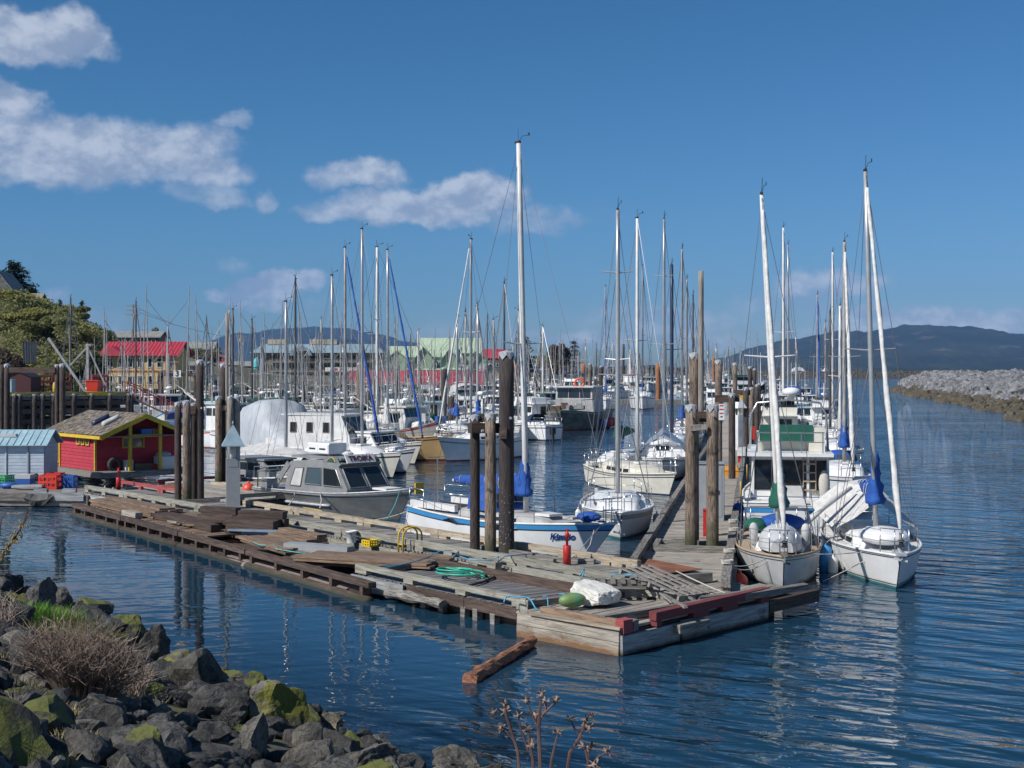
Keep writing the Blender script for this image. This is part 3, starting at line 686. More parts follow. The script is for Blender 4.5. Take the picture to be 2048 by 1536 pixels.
for k in range(4):
    mb = MB(); mb.box((LCx-.35-.2*k, LCy+.85, -.04), (.18, 1.3-.1*k, .05), j=.01); obj('plank', mb, m_plank_warm, cf)
# ------------------------------------------------------------------ pilings
def piling(root, loc, r, ztop, m, zbot=-1.6, cap=True, lean=(0, 0), name='piling', seed=0):
    mb = MB(); rings = []; n = 14; x, y = loc
    for k in range(9):
        t = k/8; z = zbot+(ztop-zbot)*t; rr_ = r*(1.06-.12*t)
        rings.append([Vector((x+lean[0]*t+rr_*math.cos(2*math.pi*i/n)*(1+.06*noise.noise(Vector((i*1.3+seed, z*.5, seed)))),
                              y+lean[1]*t+rr_*math.sin(2*math.pi*i/n)*(1+.06*noise.noise(Vector((i*1.7, z*.5, seed+9)))), z)) for i in range(n)])
    mb.loft(rings); o = obj(name, mb, m, root, True)
    if cap:
        mb = MB(); nn = 12; cx_, cy_ = x+lean[0], y+lean[1]; R_ = r*1.0
        top = [Vector((cx_, cy_, ztop+r*.35))]; v = [(cx_+.01, cy_, ztop+r*.42)]
        ring1 = [(cx_+R_*1.02*math.cos(2*math.pi*i/nn), cy_+R_*1.02*math.sin(2*math.pi*i/nn), ztop+.015) for i in range(nn)]
        ring2 = [(cx_+R_*1.05*math.cos(2*math.pi*i/nn), cy_+R_*1.05*math.sin(2*math.pi*i/nn), ztop-(.05 if i % 2 else .17*min(1, r/.15))) for i in range(nn)]
        fs = [(0, 1+i, 1+(i+1) % nn) for i in range(nn)]+[(1+i, 1+nn+i, 1+nn+(i+1) % nn, 1+(i+1) % nn) for i in range(nn)]
        mb.add(v+ring1+ring2, fs); obj('cap', mb, m_galv, o)
    return o
def bolt(root, q, ax):
    mb = MB(); q = Vector(q); mb.tube([q, q+Vector(ax)*.05], .035, 8); obj('bolt', mb, m_galv, root)
def cluster(label, base, posts, cross=(), bolts=(), group='piling clusters through the floats'):
    """posts: px column, half width px, top row, material, extra depth (m)"""
    Yb = base.y; root = thing('piling_cluster', label, 'pilings', (base.x, base.y, 0), 0, group)
    for k, (px, hw, top, m, dy, cap) in enumerate(posts):
        Y = Yb+dy; q = A(px, Y, z=0); zt = H+(HY-top)*Y/F
        piling(root, (q.x-base.x, q.y-base.y), hw*Y/F, zt, m, zbot=-1.6 if px != 1402 else H-(850-HY)*Y/F, cap=cap, seed=k*7+px, name='piling' if cap else 'post')
    for a_, b_, w_, h_, m in cross:
        bar(Vector(a_)-Vector((base.x, base.y, 0)), Vector(b_)-Vector((base.x, base.y, 0)), w_, h_, m, root, 'cross_timber', .012)
    for q, ax in bolts: bolt(root, Vector(q)-Vector((base.x, base.y, 0)), ax)
    return root
# central group
b1 = P(985, 1107, .5)
cluster('three tall dark pilings bolted together in front of the blue striped sailboat', b1,
        [(950, 10, 832, m_pile_dk, .35, True), (981, 11.5, 829, m_pile, 0, True), (1013, 15.5, 706, m_pile_barn, .0, True)],
        [(A(940, b1.y+.05, 856), A(1003, b1.y+.35, 856), .3, .25, m_creo), (A(1000, b1.y-.2, 866), A(1014, b1.y-.2, 866), .25, .26, m_creo), (A(952, b1.y+.42, 836), A(980, b1.y+.42, 836), .2, .2, m_creo)],
        [(A(983, b1.y-.16, 836), (.1, -1, 0)), (A(1021, b1.y-.2, 836), (.1, -1, 0)), (A(967, b1.y-.13, 862), (-1, -.4, 0))])
b2 = P(380, 1000, .5)
cluster('four pilings with a tall tarred one standing beside the grey lamp post', b2,
        [(356, 7, 806, m_pile_dk, .1, True), (373, 8, 803, m_pile, -.1, True), (388, 7, 808, m_pile_dk, .35, True), (400, 8, 722, m_pile_dk, .1, True)],
        [(A(378, b2.y+.35, 820), A(400, b2.y+.35, 820), .25, .3, m_creo)], [(A(403, b2.y-.1, 816), (0, -1, 0))])
b3 = P(455, 964, .5)
cluster('five pilings with a thin squared mast post behind the lamp post', b3,
        [(437, 7, 794, m_pile, 0, True), (447, 7.5, 728, m_pile_dk, .35, True), (454, 3.4, 626, m_pile_grey, .1, False), (460.5, 6, 794, m_pile_grey, -.1, True), (474, 6.5, 794, m_pile_grey, .1, True)],
        [(A(440, b3.y+.1, 816), A(462, b3.y+.1, 816), .2, .22, m_pile)])
b4 = P(1400, 1098, .45)
cluster('big pair of stripped pilings with a tall square pole at the pier start', b4,
        [(1382, 12, 812, m_pile, -.1, True), (1425, 12.5, 812, m_pile, -.1, True), (1388, 10, 708, m_pile, 1.0, True), (1402, 5.5, 542, m_pile_grey, .9, False)],
        [(A(1380, b4.y-.28, 856), A(1413, b4.y-.28, 853), .1, .14, m_pile_grey), (A(1386, b4.y+.35, 834), A(1418, b4.y+.35, 834), .2, .26, m_creo)],
        [(A(1381, b4.y-.3, 829), (0, -1, 0)), (A(1424, b4.y-.3, 829), (0, -1, 0))])
pf = thing('pile_frame', 'wooden frame laid on the pier deck around the big pair of pilings', 'timber frame', P(1400, 1104, .44), ang(PD))
for a_, b_ in (((-.18, 1.15, .09), (-.18, -.72, .09)), ((-.2, 1.1, .12), (.85, 1.1, .12)), ((.8, 1.1, .09), (.8, -.7, .09))):
    bar(a_, b_, .14, .18, m_rail_dk, pf, 'timber')
pf2 = thing('pile_frame', 'timber frame on the long float around the three central pilings', 'timber frame', P(985, 1112, .5), ang(uT))
for a_, b_ in (((-1.0, -.28, .05), (1.9, .33, .05)), ((1.0, .1, .06), (2.6, .95, .06)), ((-1.1, .5, .06), (.9, .55, .06))):
    bar(a_, b_, .12, .12, m_rail_dk, pf2, 'timber')
tag(bar(P(340, 1004, .56), P(440, 1000, .56), .13, .12, m_rail_dk, None, 'pile_curb'), 'low timber curb in front of the four pilings by the lamp post', 'timber')
tag(bar(P(424, 966, .56), P(482, 970, .56), .13, .12, m_rail_tan, None, 'pile_curb'), 'low timber curb in front of the five pilings', 'timber')
# further along the pier
for lab, px, by, posts, cr in (
    ('two round pilings midway along the pier beside the warning sign', 1462, 957, [(1464, 7, 788, m_pile_dk, 0, True), (1437, 7.5, 722, m_pile, 1.5, True)], [(1430, 1478, 797)]),
    ('piling pair further along the pier with a dark cross timber', 1492, 902, [(1491.5, 6, 776, m_pile_dk, 0, True), (1470, 5, 727, m_pile, 2, True)], [(1468, 1500, 785)]),
    ('short pilings far along the pier beside the white power box', 1505, 868, [(1503, 5, 776, m_pile, 0, True), (1500, 4.5, 734, m_pile_dk, 1.5, True), (1514, 4, 770, m_pile_dk, 4, True)], []),
    ('farthest group of pilings at the distant end of the pier', 1520, 838, [(1518, 4, 768, m_pile_dk, 0, True), (1526, 4, 764, m_pile, 5, True), (1509, 3.5, 738, m_pile_dk, 1, True)], [])):
    b_ = P(px, by, .44)
    cluster(lab, b_, posts, [(A(x0, b_.y+.3, yy), A(x1, b_.y+.3, yy), .25, .3, m_creo) for x0, x1, yy in cr])
# pilings in the basin
for lab, px, by, hw, top, m, cap in (
    ('rust orange steel piling at the float end in mid channel', 1316, 806, 5, 727, m_rustpile, False),
    ('rust orange steel piling left of the mid channel', 1167, 800, 5.5, 727, m_rustpile, False),
    ('rusty steel piling behind the tallest central piling', 1032, 838, 3.5, 728, m_rustpile, False),
    ('rusty brown piling in front of the red roofed shed', 823, 806, 5, 728, m_rustpile, False),
    ('dark leaning piling near the blue furled jib', 719, 880, 6, 727, m_pile, True), ('short dark piling beside the leaning piling', 737, 868, 6, 780, m_pile_dk, True),
    ('second short dark piling beside the leaning piling', 747, 868, 5.5, 780, m_pile_dk, True), ('tall dark piling behind the tan sailboat', 888, 858, 6, 736, m_pile_dk, True), ('shorter dark piling behind the white sailboat bow', 903, 868, 6.5, 790, m_pile_dk, True),
    ('thin dark piling above the red roofed shed', 951, 838, 2.6, 703, m_pile_dk, False), ('dark piling behind the steel workboat', 1072, 842, 3.5, 730, m_pile_dk, True), ('leaning piling beside the workboat stern', 1084, 842, 4, 738, m_pile_dk, True),
    ('brown piling behind the dark canopied cruiser', 1180, 812, 4, 728, m_pile, True), ('brown piling with cap left of the rust piling', 1202, 812, 4.5, 733, m_pile_dk, True), ('thin dark piling behind the blue white cabin boat', 1100, 820, 3, 736, m_pile_dk, False),
    ('squat piling left of the red fishing boat', 1192, 806, 4, 757, m_pile_dk, True), ('tall piling with a flag by the red fishing boat', 1247, 792, 2.4, 688, m_pile_dk, False), ('orange capped piling beside the yellow hulled fishing boat', 1427, 800, 3, 715, m_rustpile, False)):
    q = P(px, by, 0); t = thing('piling', lab, 'piling', (q.x, q.y, 0), 0, 'pilings standing in the basin'); piling(t, (0, 0), hw*q.y/F, H+(HY-top)*q.y/F, m, cap=cap, seed=px, name='post')

# ------------------------------------------------------------------ lamp posts, standpipes
def lamp(label, base, h, w_, mbody, mcap, rz=.3, hc=.75):
    t = thing('lamp_post', label, 'lamp post', base, rz, 'lamp posts on the floats')
    mb = MB(); mb.box((0, 0, h/2), (w_, w_*.85, h)); obj('pillar', mb, mbody, t)
    k = w_/2
    for sx in (-1, 1):
        for sy in (-1, 1):
            mb = MB(); mb.beam((sx*k*.7, sy*k*.6, h), (sx*k*1.0, sy*k*.9, h+hc*.42), .025, .025); obj('lantern_strut', mb, mcap, t)
    mb = MB(); mb.lathe((0, 0, h), [(k*.45, 0), (k*.45, hc*.4)], 8); obj('lamp_glass', mb, m_white2, t, True)
    mb = MB(); e = k*1.62; z0 = h+hc*.4
    mb.add([(-e, -e, z0), (e, -e, z0), (e, e, z0), (-e, e, z0), (-e, -e, z0+.03), (e, -e, z0+.03), (e, e, z0+.03), (-e, e, z0+.03), (0, 0, z0+hc*.72)],
           [(3, 2, 1, 0), (0, 1, 5, 4), (1, 2, 6, 5), (2, 3, 7, 6), (3, 0, 4, 7), (4, 5, 8), (5, 6, 8), (6, 7, 8), (7, 4, 8)]); obj('cap', mb, mcap, t)
    mb = MB(); mb.lathe((0, 0, z0+hc*.68), [(.035, 0), (.03, .09), (.008, .13)], 8); obj('finial', mb, mcap, t, True)
    mb = MB(); mb.box((0, -w_*.43, h*.9), (w_*.7, .012, h*.12)); obj('panel', mb, mbody, t)
    return t
lq = P(466, 1017, .5)
lamp('grey square lamp post with pyramid cap standing beside the timber pile on the long float', lq, 100*lq.y/F, 27*lq.y/F, m_lampgrey, m_lampblue, .25, 62*lq.y/F)
for lab, px, by, wpx, hpx, cpx in (('pale lamp post with white cap in front of the shrink wrapped boat', 556, 905, 17, 34, 44), ('pale lamp post with white cap beside the tan sailboat', 797, 880, 13, 38, 42), ('small white lamp post behind the tall central piling', 1035, 852, 8, 30, 28),
        ('white lamp post along the pier behind the big pilings', 1478, 900, 14, 70, 34)):
    q = P(px, by, .5); s_ = q.y/F
    lamp(lab, q, hpx*s_, wpx*s_, m_white2, m_wframe, .5, cpx*s_)
def standpipe(label, base, h):
    t = thing('fire_standpipe', label, 'standpipe', base, .4, 'red standpipes on the long float'); k = h/.85
    mb = MB(); mb.lathe((0, 0, 0), [(.095*k, 0), (.095*k, .47*k), (.09*k, .475*k)], 16); obj('sleeve', mb, m_redpaint, t, True)
    mb = MB(); mb.lathe((0, 0, 0), [(.03*k, .475*k), (.03*k, .66*k), (.052*k, .67*k), (.052*k, .76*k), (.03*k, .79*k), (.018*k, .8*k), (.018*k, .84*k)], 12); obj('pipe', mb, m_redpaint, t, True)
    mb = MB(); mb.tube([(0, 0, .72*k), (.075*k, -.05*k, .71*k)], .028*k, 10); obj('outlet', mb, m_redpaint, t, True)
    mb = MB(); mb.tube([(-.06*k, 0, .845*k), (.06*k, 0, .845*k)], .012*k, 6); obj('valve_handle', mb, m_redpaint, t)
    return t
q = P(1134, 1131, .5); standpipe('red fire standpipe on the long float by the bow of the blue striped sailboat', q, 72*q.y/F)
q = P(237, 979, .5); standpipe('red fire standpipe on the long float in front of the red shed', q, 43*q.y/F)
# pier furniture
def cabinet(name, label, cat, px, by, wpx, hpx, m, dep=.5, rz=None):
    q = P(px, by, .44); s_ = q.y/F; t = thing(name, label, cat, q, (ang(PR) if rz is None else rz))
    mb = MB(); mb.box((0, 0, hpx*s_/2), (wpx*s_, dep, hpx*s_)); obj('body', mb, m, t)
    mb = MB(); mb.box((0, -.01, hpx*s_+.015), (wpx*s_*1.06, dep*1.06, .03)); obj('lid', mb, m, t)
    mb = MB(); mb.box((0, -dep/2-.006, hpx*s_*.5), (wpx*s_*.86, .012, hpx*s_*.86)); obj('door', mb, m, t)
    mb = MB(); mb.box((wpx*s_*.33, -dep/2-.02, hpx*s_*.5), (.03, .02, .12)); obj('handle', mb, m_black, t)
    return t
cabinet('power_cabinet', 'tall pale grey cabinet on the pier behind the big pilings', 'cabinet', 1420, 1038, 56, 112, m_lampgrey, .9)
cabinet('hose_box', 'red fire hose box beside the right one of the big pilings', 'hose box', 1411, 1072, 9, 52, m_redpaint, .3)
cabinet('power_cabinet', 'pale grey cabinet farther along the pier behind the round pilings', 'cabinet', 1490, 888, 26, 56, m_lampgrey, .9)
cabinet('hose_box', 'red fire hose box farther along the pier', 'hose box', 1508, 880, 6, 26, m_redpaint, .3)
q = P(1455, 952, .44)
t = thing('float_box', 'orange plastic dock box on the pier between the pilings', 'dock box', q, ang(PR)); s_ = q.y/F
mb = MB(); mb.loft([[Vector((x*44*s_/2*k, y*.42*k, z)) for x, y in ((-1, -1), (1, -1), (1, 1), (-1, 1))] for k, z in ((1, 0), (1, .3), (.86, .45))]); m_orb = M('orange_plastic', (.62, .27, .025), (.55, .23, .02), 3, .5); obj('body', mb, m_orb, t)
mb = MB(); mb.box((0, 0, .28), (46*s_, .88, .05)); obj('lid_lip', mb, m_orb, t)
q = P(1483, 925, .44)
t = thing('outboard_box', 'white electrical box on a red stand along the pier', 'box', q, ang(PR)); mb = MB(); mb.box((0, 0, .55), (.42, .4, .42)); obj('body', mb, m_white2, t)
mb = MB(); mb.box((-.1, 0, .17), (.16, .2, .34)); obj('stand', mb, m_redpaint, t)
for lab, px, by, hpx in (('yellow pipe hoop at the pier edge beside the trawler', 1481, 1006, 42), ('second yellow pipe hoop at the pier edge farther along', 1494, 960, 30)):
    q = P(px, by, .5); s_ = q.y/F; mb = MB(); mb.tube([(0, 0, 0)]+[(.09-.09*math.cos(a), 0, hpx*s_-.1+.1*math.sin(a)) for a in [math.pi*k/6 for k in range(7)]]+[(.18, 0, 0)], .022, 8)
    tag(obj('pipe_hoop', mb, m_ropey, None, True, q, ang(PD)), lab, 'ladder hoop')
# warning sign
q = P(1443, 965, .44); t = thing('warning_sign', 'small white warning sign with red lettering on a pier piling', 'sign', A(1443, q.y-.35, 824), R(-8)); s_ = q.y/F
mb = MB(); mb.box((0, 0, 0), (11*s_, .02, 32*s_)); obj('board', mb, m_signw, t)
for k, (z, wd) in enumerate(((.2, .16), (.08, .18), (-.04, .17), (-.15, .1))):
    mb = MB(); mb.box((0, -.013, z*1.3), (wd, .006, .05)); obj('print_line', mb, m_redpaint if k < 3 else m_printk, t)
# rusty plate
mb = MB(); q = [P(1225, 1127, .515), P(1291, 1117, .50), P(1405, 1139, .53), P(1330, 1148, .535)]; mb.prism(q, (0, 0, .012)); tag(obj('steel_plate', mb, m_rust), 'rusty steel plate bridging the long float and the pier', 'steel plate')
q = [P(320, 972, .51), P(352, 964, .51), P(380, 972, .51), P(352, 980, .51)]; mb = MB(); mb.prism(q, (0, 0, .012)); tag(obj('steel_plate', mb, m_rust), 'rusty steel plate behind the four pilings by the red rail', 'steel plate')

# ladder on the raft
q = A(797, 32.85, 1092); lt = thing('dock_ladder', 'yellow double hoop ladder at the edge of the long float', 'ladder', q, ang(uT)-.1); s_ = q.y/F
for k, dx in enumerate((0, 18)):
    w_ = 20*s_; h_ = 38*s_
    mb = MB(); mb.tube([(dx*s_, 0, -.3)]+[(dx*s_, .55*(.5-.5*math.cos(a)), h_-.22+.22*math.sin(a)) for a in [math.pi*i/8 for i in range(9)]]+[(dx*s_, .55, 0)], .024, 8); obj('hoop', mb, m_yel, lt, True)
for z in (.05, -.2):
    mb = MB(); mb.tube([(0, 0, z), (18*s_, 0, z)], .02, 8); obj('rung', mb, m_yel, lt, True)

# ------------------------------------------------------------------ timber raft
r0 = P(152, 1031, 0); r1 = P(706, 1192, 0); uR = (r1-r0).normalized(); LR = (r1-r0).length
rf = thing('timber_raft', 'long low raft of dark brown timbers floating in front of the long float', 'raft', r0+Vector((0, 0, .12)), ang(uR))
x = -.2
for k, e in enumerate((4.9, 9.7, LR*.72, LR+.9)):
    mb = MB(); mb.box(((e-x)/2, 0, .235), (e-x-.06, .2, .13), j=.012); obj('top_timber', mb, m_creo, rf, loc=(x, 0, 0))
    mb = MB(); mb.tube([(.1, -.05, -.15), ((e-x)/2, -.03, -.15), (e-x-.1, -.05, -.16)], .15, 9); obj('float_log', mb, m_creo, rf, True, loc=(x, 0, 0))
    n = 5
    for i in range(n):
        mb = MB(); mb.box((x+.35+(e-x-.7)*i/(n-1), 0, .07), (.13, .19, .2), j=.008); obj('spacer_block', mb, m_creo, rf)
    x = e
mb = MB(); mb.box((LR/2+.3, .85, -.12), (LR, 1.5, .34)); obj('flotation', mb, m_creo, rf)
ms = plank_meshes(1.1, .2, .05, m_timber)
for k in range(44): link('plank', ms[k % 4], rf, (1.2+k*.23, .72, .3+random.uniform(-.01, .01)), rz=R(90)+random.uniform(-.04, .04))
for k in range(3):
    mb = MB(); mb.box((LR*.55, 1.32+.22*k, .2), (LR*.85, .2, .16), j=.012); obj('inner_timber', mb, m_creo if k % 2 else m_timber, rf)
def rl(x, y, z=0): return rf.location+Matrix.Rotation(ang(uR), 3, 'Z') @ Vector((x, y, z))
def stack(name, label, cat, x, y, z, L, w_, th, nx, nz, m, rz=0.0, jit=.06, drop=()):
    t = thing(name, label, cat, rl(x, y, z), ang(uR)+rz)
    for k in range(nz):
        for i in range(nx):
            if (i, k) in drop: continue
            mb = MB(); mb.box((0, 0, 0), (L*random.uniform(.93, 1.03), w_-.012, th-.006), j=.006)
            obj('board' if th < .1 else 'timber', mb, m, t, loc=(random.uniform(-jit, jit), (i-(nx-1)/2)*w_, (k+.5)*th), rz=random.uniform(-.012, .012))
    return t
stack('plank_stack', 'stack of long brown planks on the left end of the raft', 'plank stack', 3.9, .85, .31, 4.6, .26, .06, 4, 5, m_timber, .04, .15, [(3, 4), (0, 4)])
stack('plank_stack', 'short splayed planks under the long plank stack at the raft end', 'plank stack', 1.6, .8, .31, 1.4, .3, .07, 3, 3, m_timber, .42, .1)
stack('plank_stack', 'flat brown planks lying beside the plank stack near the long float', 'plank stack', 6.3, 1.4, .3, 6.2, .28, .06, 3, 2, m_timber, .015, .3)
stack('timber_stack', 'pair of dark bolt holed timbers lying along the raft', 'timbers', 8.2, .8, .31, 4.4, .28, .2, 2, 1, m_creo, .03, .3)
stack('timber_stack', 'dark squared timber blocks piled highest beside the lamp post', 'timbers', 9.25, 1.4, .31, 1.3, .26, .19, 3, 3, m_creo, .5, .08, [(0, 2), (2, 1), (2, 2)])
stack('timber_stack', 'dark squared timber stack in the middle of the raft', 'timbers', 11.6, 1.5, .33, 1.5, .3, .2, 3, 3, m_creo, .62, .05, [(0, 2), (1, 2)])
stack('timber_stack', 'loose dark timbers behind the middle timber stack', 'timbers', 10.6, 1.6, .31, 1.9, .26, .18, 2, 2, m_creo, .15, .2)
stack('plank_stack', 'weathered boards on sticks on the right half of the raft', 'plank stack', 14.6, .65, .36, 3.2, .3, .06, 3, 2, m_timber, -.06, .15)
stack('plank_stack', 'brown boards piled behind the weathered boards', 'plank stack', 14.3, 1.4, .36, 2.2, .32, .1, 2, 3, m_timber, .05, .15, [(0, 2)])
stack('plank_stack', 'broad brown deck boards at the right end of the raft by the ladder', 'plank stack', 18.2, 1.5, .34, 3.6, .3, .06, 5, 2, m_timber, .55, .12)
stack('timber_stack', 'dark edge timbers under the broad deck boards', 'timbers', 17.9, .95, .22, 3.4, .22, .14, 2, 1, m_creo, .5, .1)
mb = MB(); mb.box((0, 0, 0), (1.2, .24, .16), j=.015); tag(obj('loose_block', mb, m_plank_warm, None, False, rl(5.3, .12, .40), ang(uR)+.02), 'pale weathered block lying on the front timber of the raft', 'block')
mb = MB(); mb.beam((0, 0, 0), (2.0, .9, .05), .22, .05); mb.beam((0, 0, -.06), (2.0, .9, -.01), .03, .1); tag(obj('metal_trough', mb, m_tarpblue, None, False, rl(11.3, .8, .45), ang(uR)+.1), 'pale blue metal channel lying across the raft timbers', 'metal channel')
mb = MB(); mb.box((0, 0, 0), (1.9, .35, .16), j=.01); tag(obj('metal_trough', mb, m_lampgrey, None, False, rl(16.4, .95, .5), ang(uR)+.5), 'grey metal trough lying on the boards below the white bucket', 'metal trough')
q = A(703, 34.5, z=.46); s_ = q.y/F
t = thing('bucket', 'white plastic bucket standing on the raft boards', 'bucket', q); mb = MB(); mb.lathe((0, 0, 0), [(.12, 0), (.135, .27), (.15, .275), (.15, .32), (.135, .32), (.12, .05)], 18, False); mb.lathe((0, 0, .012), [(.118, 0), (.118, .004)], 18); obj('pail', mb, m_bucket, t, True)
mb = MB(); mb.tube([(-.15, 0, .3), (-.12, -.1, .2), (0, -.16, .15), (.12, -.1, .2), (.15, 0, .3)], .006, 5); obj('handle', mb, m_steel, t)
def crate(name, label, q, sx, sy, sz, m, rz, group=None, bars=4):
    t = thing(name, label, 'crate', q, rz, group)
    mb = MB(); mb.box((0, 0, .01), (sx, sy, .02)); obj('base', mb, m, t)
    for ax, sgn in ((0, -1), (0, 1), (1, -1), (1, 1)):
        mb = MB(); L = sx if ax else sy
        for z, hh in ((sz*.12, sz*.2), (sz*.52, sz*.16), (sz*.92, sz*.16)):
            c = (0, sgn*(sy/2-.01), z) if ax else (sgn*(sx/2-.01), 0, z); dd = (sx, .02, hh) if ax else (.02, sy-.04, hh); mb.box(c, dd)
        for k in range(bars):
            u_ = (k/(bars-1)-.5)*(L-.05)
            c = (u_, sgn*(sy/2-.012), sz/2) if ax else (sgn*(sx/2-.012), u_*.95, sz/2); mb.box(c, (.04, .022, sz*.98) if ax else (.022, .04, sz*.98))
        obj('side', mb, m, t)
    return t
q = A(740, 33.8, z=.46); crate('plastic_crate', 'yellow plastic crate standing beside the white bucket', q, .33, .3, .17, m_cratey, ang(uT)+.1)
# hoses and ropes
def coil(n, rx, ry, turns, jit, seed, z=.03):
    r_ = random.Random(seed); pts = []
    for k in range(int(n*turns)):
        a = 2*math.pi*k/n; ww = 1-.22*(k/(n*turns))+jit*math.sin(a*.37+seed); w2 = 1-.25*math.sin(k/(n*turns)*9)
        pts.append(Vector((rx*ww*math.cos(a)+.16*math.sin(k*.021*5+seed), ry*w2*math.sin(a)+.1*math.cos(k*.013*7), z+.05*abs(math.sin(a*.5+seed))+.0012*k)))
    return pts
hq = nf.matrix_world if False else None
def nl(x, y, z=0): return n0+uN*x+Vector((-uN.y, uN.x, 0))*y+Vector((0, 0, z))
qh = P(912, 1153, .46)
mb = MB(); pts = [qh+uN*p.x*.95+Vector((-uN.y, uN.x, 0))*p.y+Vector((0, 0, p.z-.02)) for p in coil(26, .56, .36, 4.6, .22, 2)]
mb.tube(pts+[P(965, 1150, .45), P(985, 1153, .44)], .017, 6); tag(obj('garden_hose', mb, m_hose, None, True), 'coiled bright green hose lying on the dark plank float', 'hose')
mb = MB(); mb.tube([P(x, y, .455) for x, y in ((905, 1174), (935, 1172), (965, 1164), (985, 1156), (994, 1149), (988, 1146), (978, 1147), (970, 1152))], .028, 7); tag(obj('black_hose', mb, m_black, None, True), 'thick black hose bent in a loop beside the green hose', 'hose')
def rope(label, pts, m=None, r=.014, sag=0.0, cat='rope', name='rope', n=10):
    pts = [Vector(p) for p in pts]
    if sag and len(pts) == 2: pts = [pts[0].lerp(pts[1], t/n)-Vector((0, 0, sag*4*(t/n)*(1-t/n))) for t in range(n+1)]
    mb = MB(); mb.tube(pts, r, 5); return tag(obj(name, mb, m or m_rope, None, True), label, cat)
rope('blue rope running from the hose float rail to the strip float rail', [P(752, 1138, .55), P(800, 1130, .56), P(835, 1121, .6), P(860, 1112, .6), P(880, 1102, .66), P(905, 1100, .7)], m_ropeb, .012)
rope('blue rope lashing at the right corner of the hose float', [P(1008, 1204, .6), P(1012, 1194, .67), P(1022, 1192, .68), P(1036, 1196, .67), P(1052, 1194, .66), P(1062, 1200, .64), P(1070, 1215, .5), P(1078, 1222, .45)], m_ropeb, .016)
rope('teal rope end hanging from the hose float end rail', [P(1086, 1193, .66), P(1094, 1192, .66), P(1096, 1205, .55), P(1096, 1216, .5)], m_ropeb, .014)
rope('teal rope tied from the end rail to the green float', [P(1118, 1188, .62), P(1128, 1188, .65), P(1140, 1197, .6), P(1146, 1203, .55)], m_ropeb, .014)
rope('blue rope lashed across the strip float and long float rails', [P(905, 1115, .75), P(917, 1103, .78), P(918, 1112, .7), P(940, 1120, .72), P(985, 1121, .75), P(997, 1112, .8), P(996, 1124, .7), P(1010, 1112, .82), P(1060, 1108, .6)], m_ropeb, .014)
rope('blue rope knotted round the long float rail near the standpipe', [P(1160, 1154, .62), P(1166, 1140, .78), P(1168, 1138, .8), P(1166, 1152, .62), P(1158, 1155, .6)], m_ropeb, .016)
rope('teal and grey ropes wrapped round the right end of the long float rail', [P(1220, 1164, .6), P(1224, 1150, .8), P(1236, 1147, .82), P(1262, 1150, .8), P(1274, 1152, .8), P(1280, 1165, .6)], m_ropeb, .015)
rope('teal rope lying on the raft boards', [rl(14.2, .2, .45), rl(14.8, .1, .45), rl(15.2, .3, .47), rl(15.8, .1, .46), rl(16.4, .2, .46), rl(16.9, .35, .45)], m_ropeg, .014)
rope('yellow rope lying along the rail beside the aluminium boat', [P(607, 1015, .55), P(640, 1021, .54), P(655, 1028, .54), P(672, 1031, .54), P(690, 1031, .54), P(706, 1036, .53), P(725, 1039, .54), P(745, 1043, .54)], m_ropey, .02)
rope('white rope tied from the long float end beam to the corner float', [P(1352, 1142, .75), P(1385, 1158, .72), P(1420, 1174, .62), P(1450, 1186, .55), P(1475, 1192, .5), P(1490, 1190, .5)], m_rope, .016)
# foam blocks, green float and pallet on the corner float
def lump(name, label, cat, q, d, rz, m, seed, taper=(1, 1)):
    import bmesh
    bm = bmesh.new(); bmesh.ops.create_cube(bm, size=1); bmesh.ops.subdivide_edges(bm, edges=bm.edges[:], cuts=9, use_grid_fill=True)
    for v in bm.verts:
        p = v.co.copy(); k = .88+.12*max(0, 1-p.length/.87); q_ = p.normalized()*min(p.length, .7); p = p.lerp(q_, .55)
        t = p.x+.5; p.z *= taper[0]+(taper[1]-taper[0])*t
        p += p.normalized()*(.05*noise.noise(p*4+Vector((seed, 0, 0)))+.035*noise.noise(p*13+Vector((0, seed, 0))))
        v.co = Vector((p.x*d[0], p.y*d[1], p.z*d[2]))
    me = bpy.data.meshes.new(name); bm.to_mesh(me); bm.free(); me.materials.append(m)
    o = link(name, me, None, q, rz=rz); return tag(o, label, cat)
q = P(1192, 1206, .52); lump('foam_block', 'crumbling white foam block leaning beside the green float', 'foam block', q+Vector((0, 0, .15)), (.78, .62, .46), ang(uC)-.1, m_float, 3, (1.1, .5))
q = P(1262, 1192, .52); lump('foam_block', 'dirty grey pitted foam block under the weathered pallet', 'foam block', q+Vector((0, .35, .10)), (1.15, .6, .3), ang(PR)+.1, m_floatg, 8)
q = P(1145, 1214, .52); mb = MB(); mb.ball((0, 0, .13), .15, 16, 10, 1.9, 1, .95); tag(obj('green_float', mb, m_greenbuoy, None, True, q, ang(vC)-.45), 'faded green capsule shaped float lying on the corner float', 'float')
def pallet(label, q, L, Wd, rz, m, rot=None, n=7, legs=True):
    t = thing('wooden_pallet', label, 'pallet', q, rz)
    if rot: t.rotation_euler = rot
    for k in range(n):
        mb = MB(); mb.box(((k/(n-1)-.5)*(L-.1), 0, .11), (.1, Wd, .02), j=.004); obj('slat', mb, m, t)
    for y in (-Wd/2+.05, 0, Wd/2-.05):
        mb = MB(); mb.box((0, y, .05), (L, .05, .095), j=.004); obj('runner', mb, m, t)
    return t
q = A(1226, 25.9, z=.72); pallet('weathered grey pallet resting on top of the dirty foam block', q, 1.3, .7, ang(PR)+.12, m_rail_dk)
q = P(1335, 1196, .52); pallet('broken grey pallet tilted against the foam block with long slats', q+Vector((-.05, .2, .22)), 1.2, 1.5, 0, m_pile_grey, (R(16), R(4), ang(uC)+R(96)), 5)
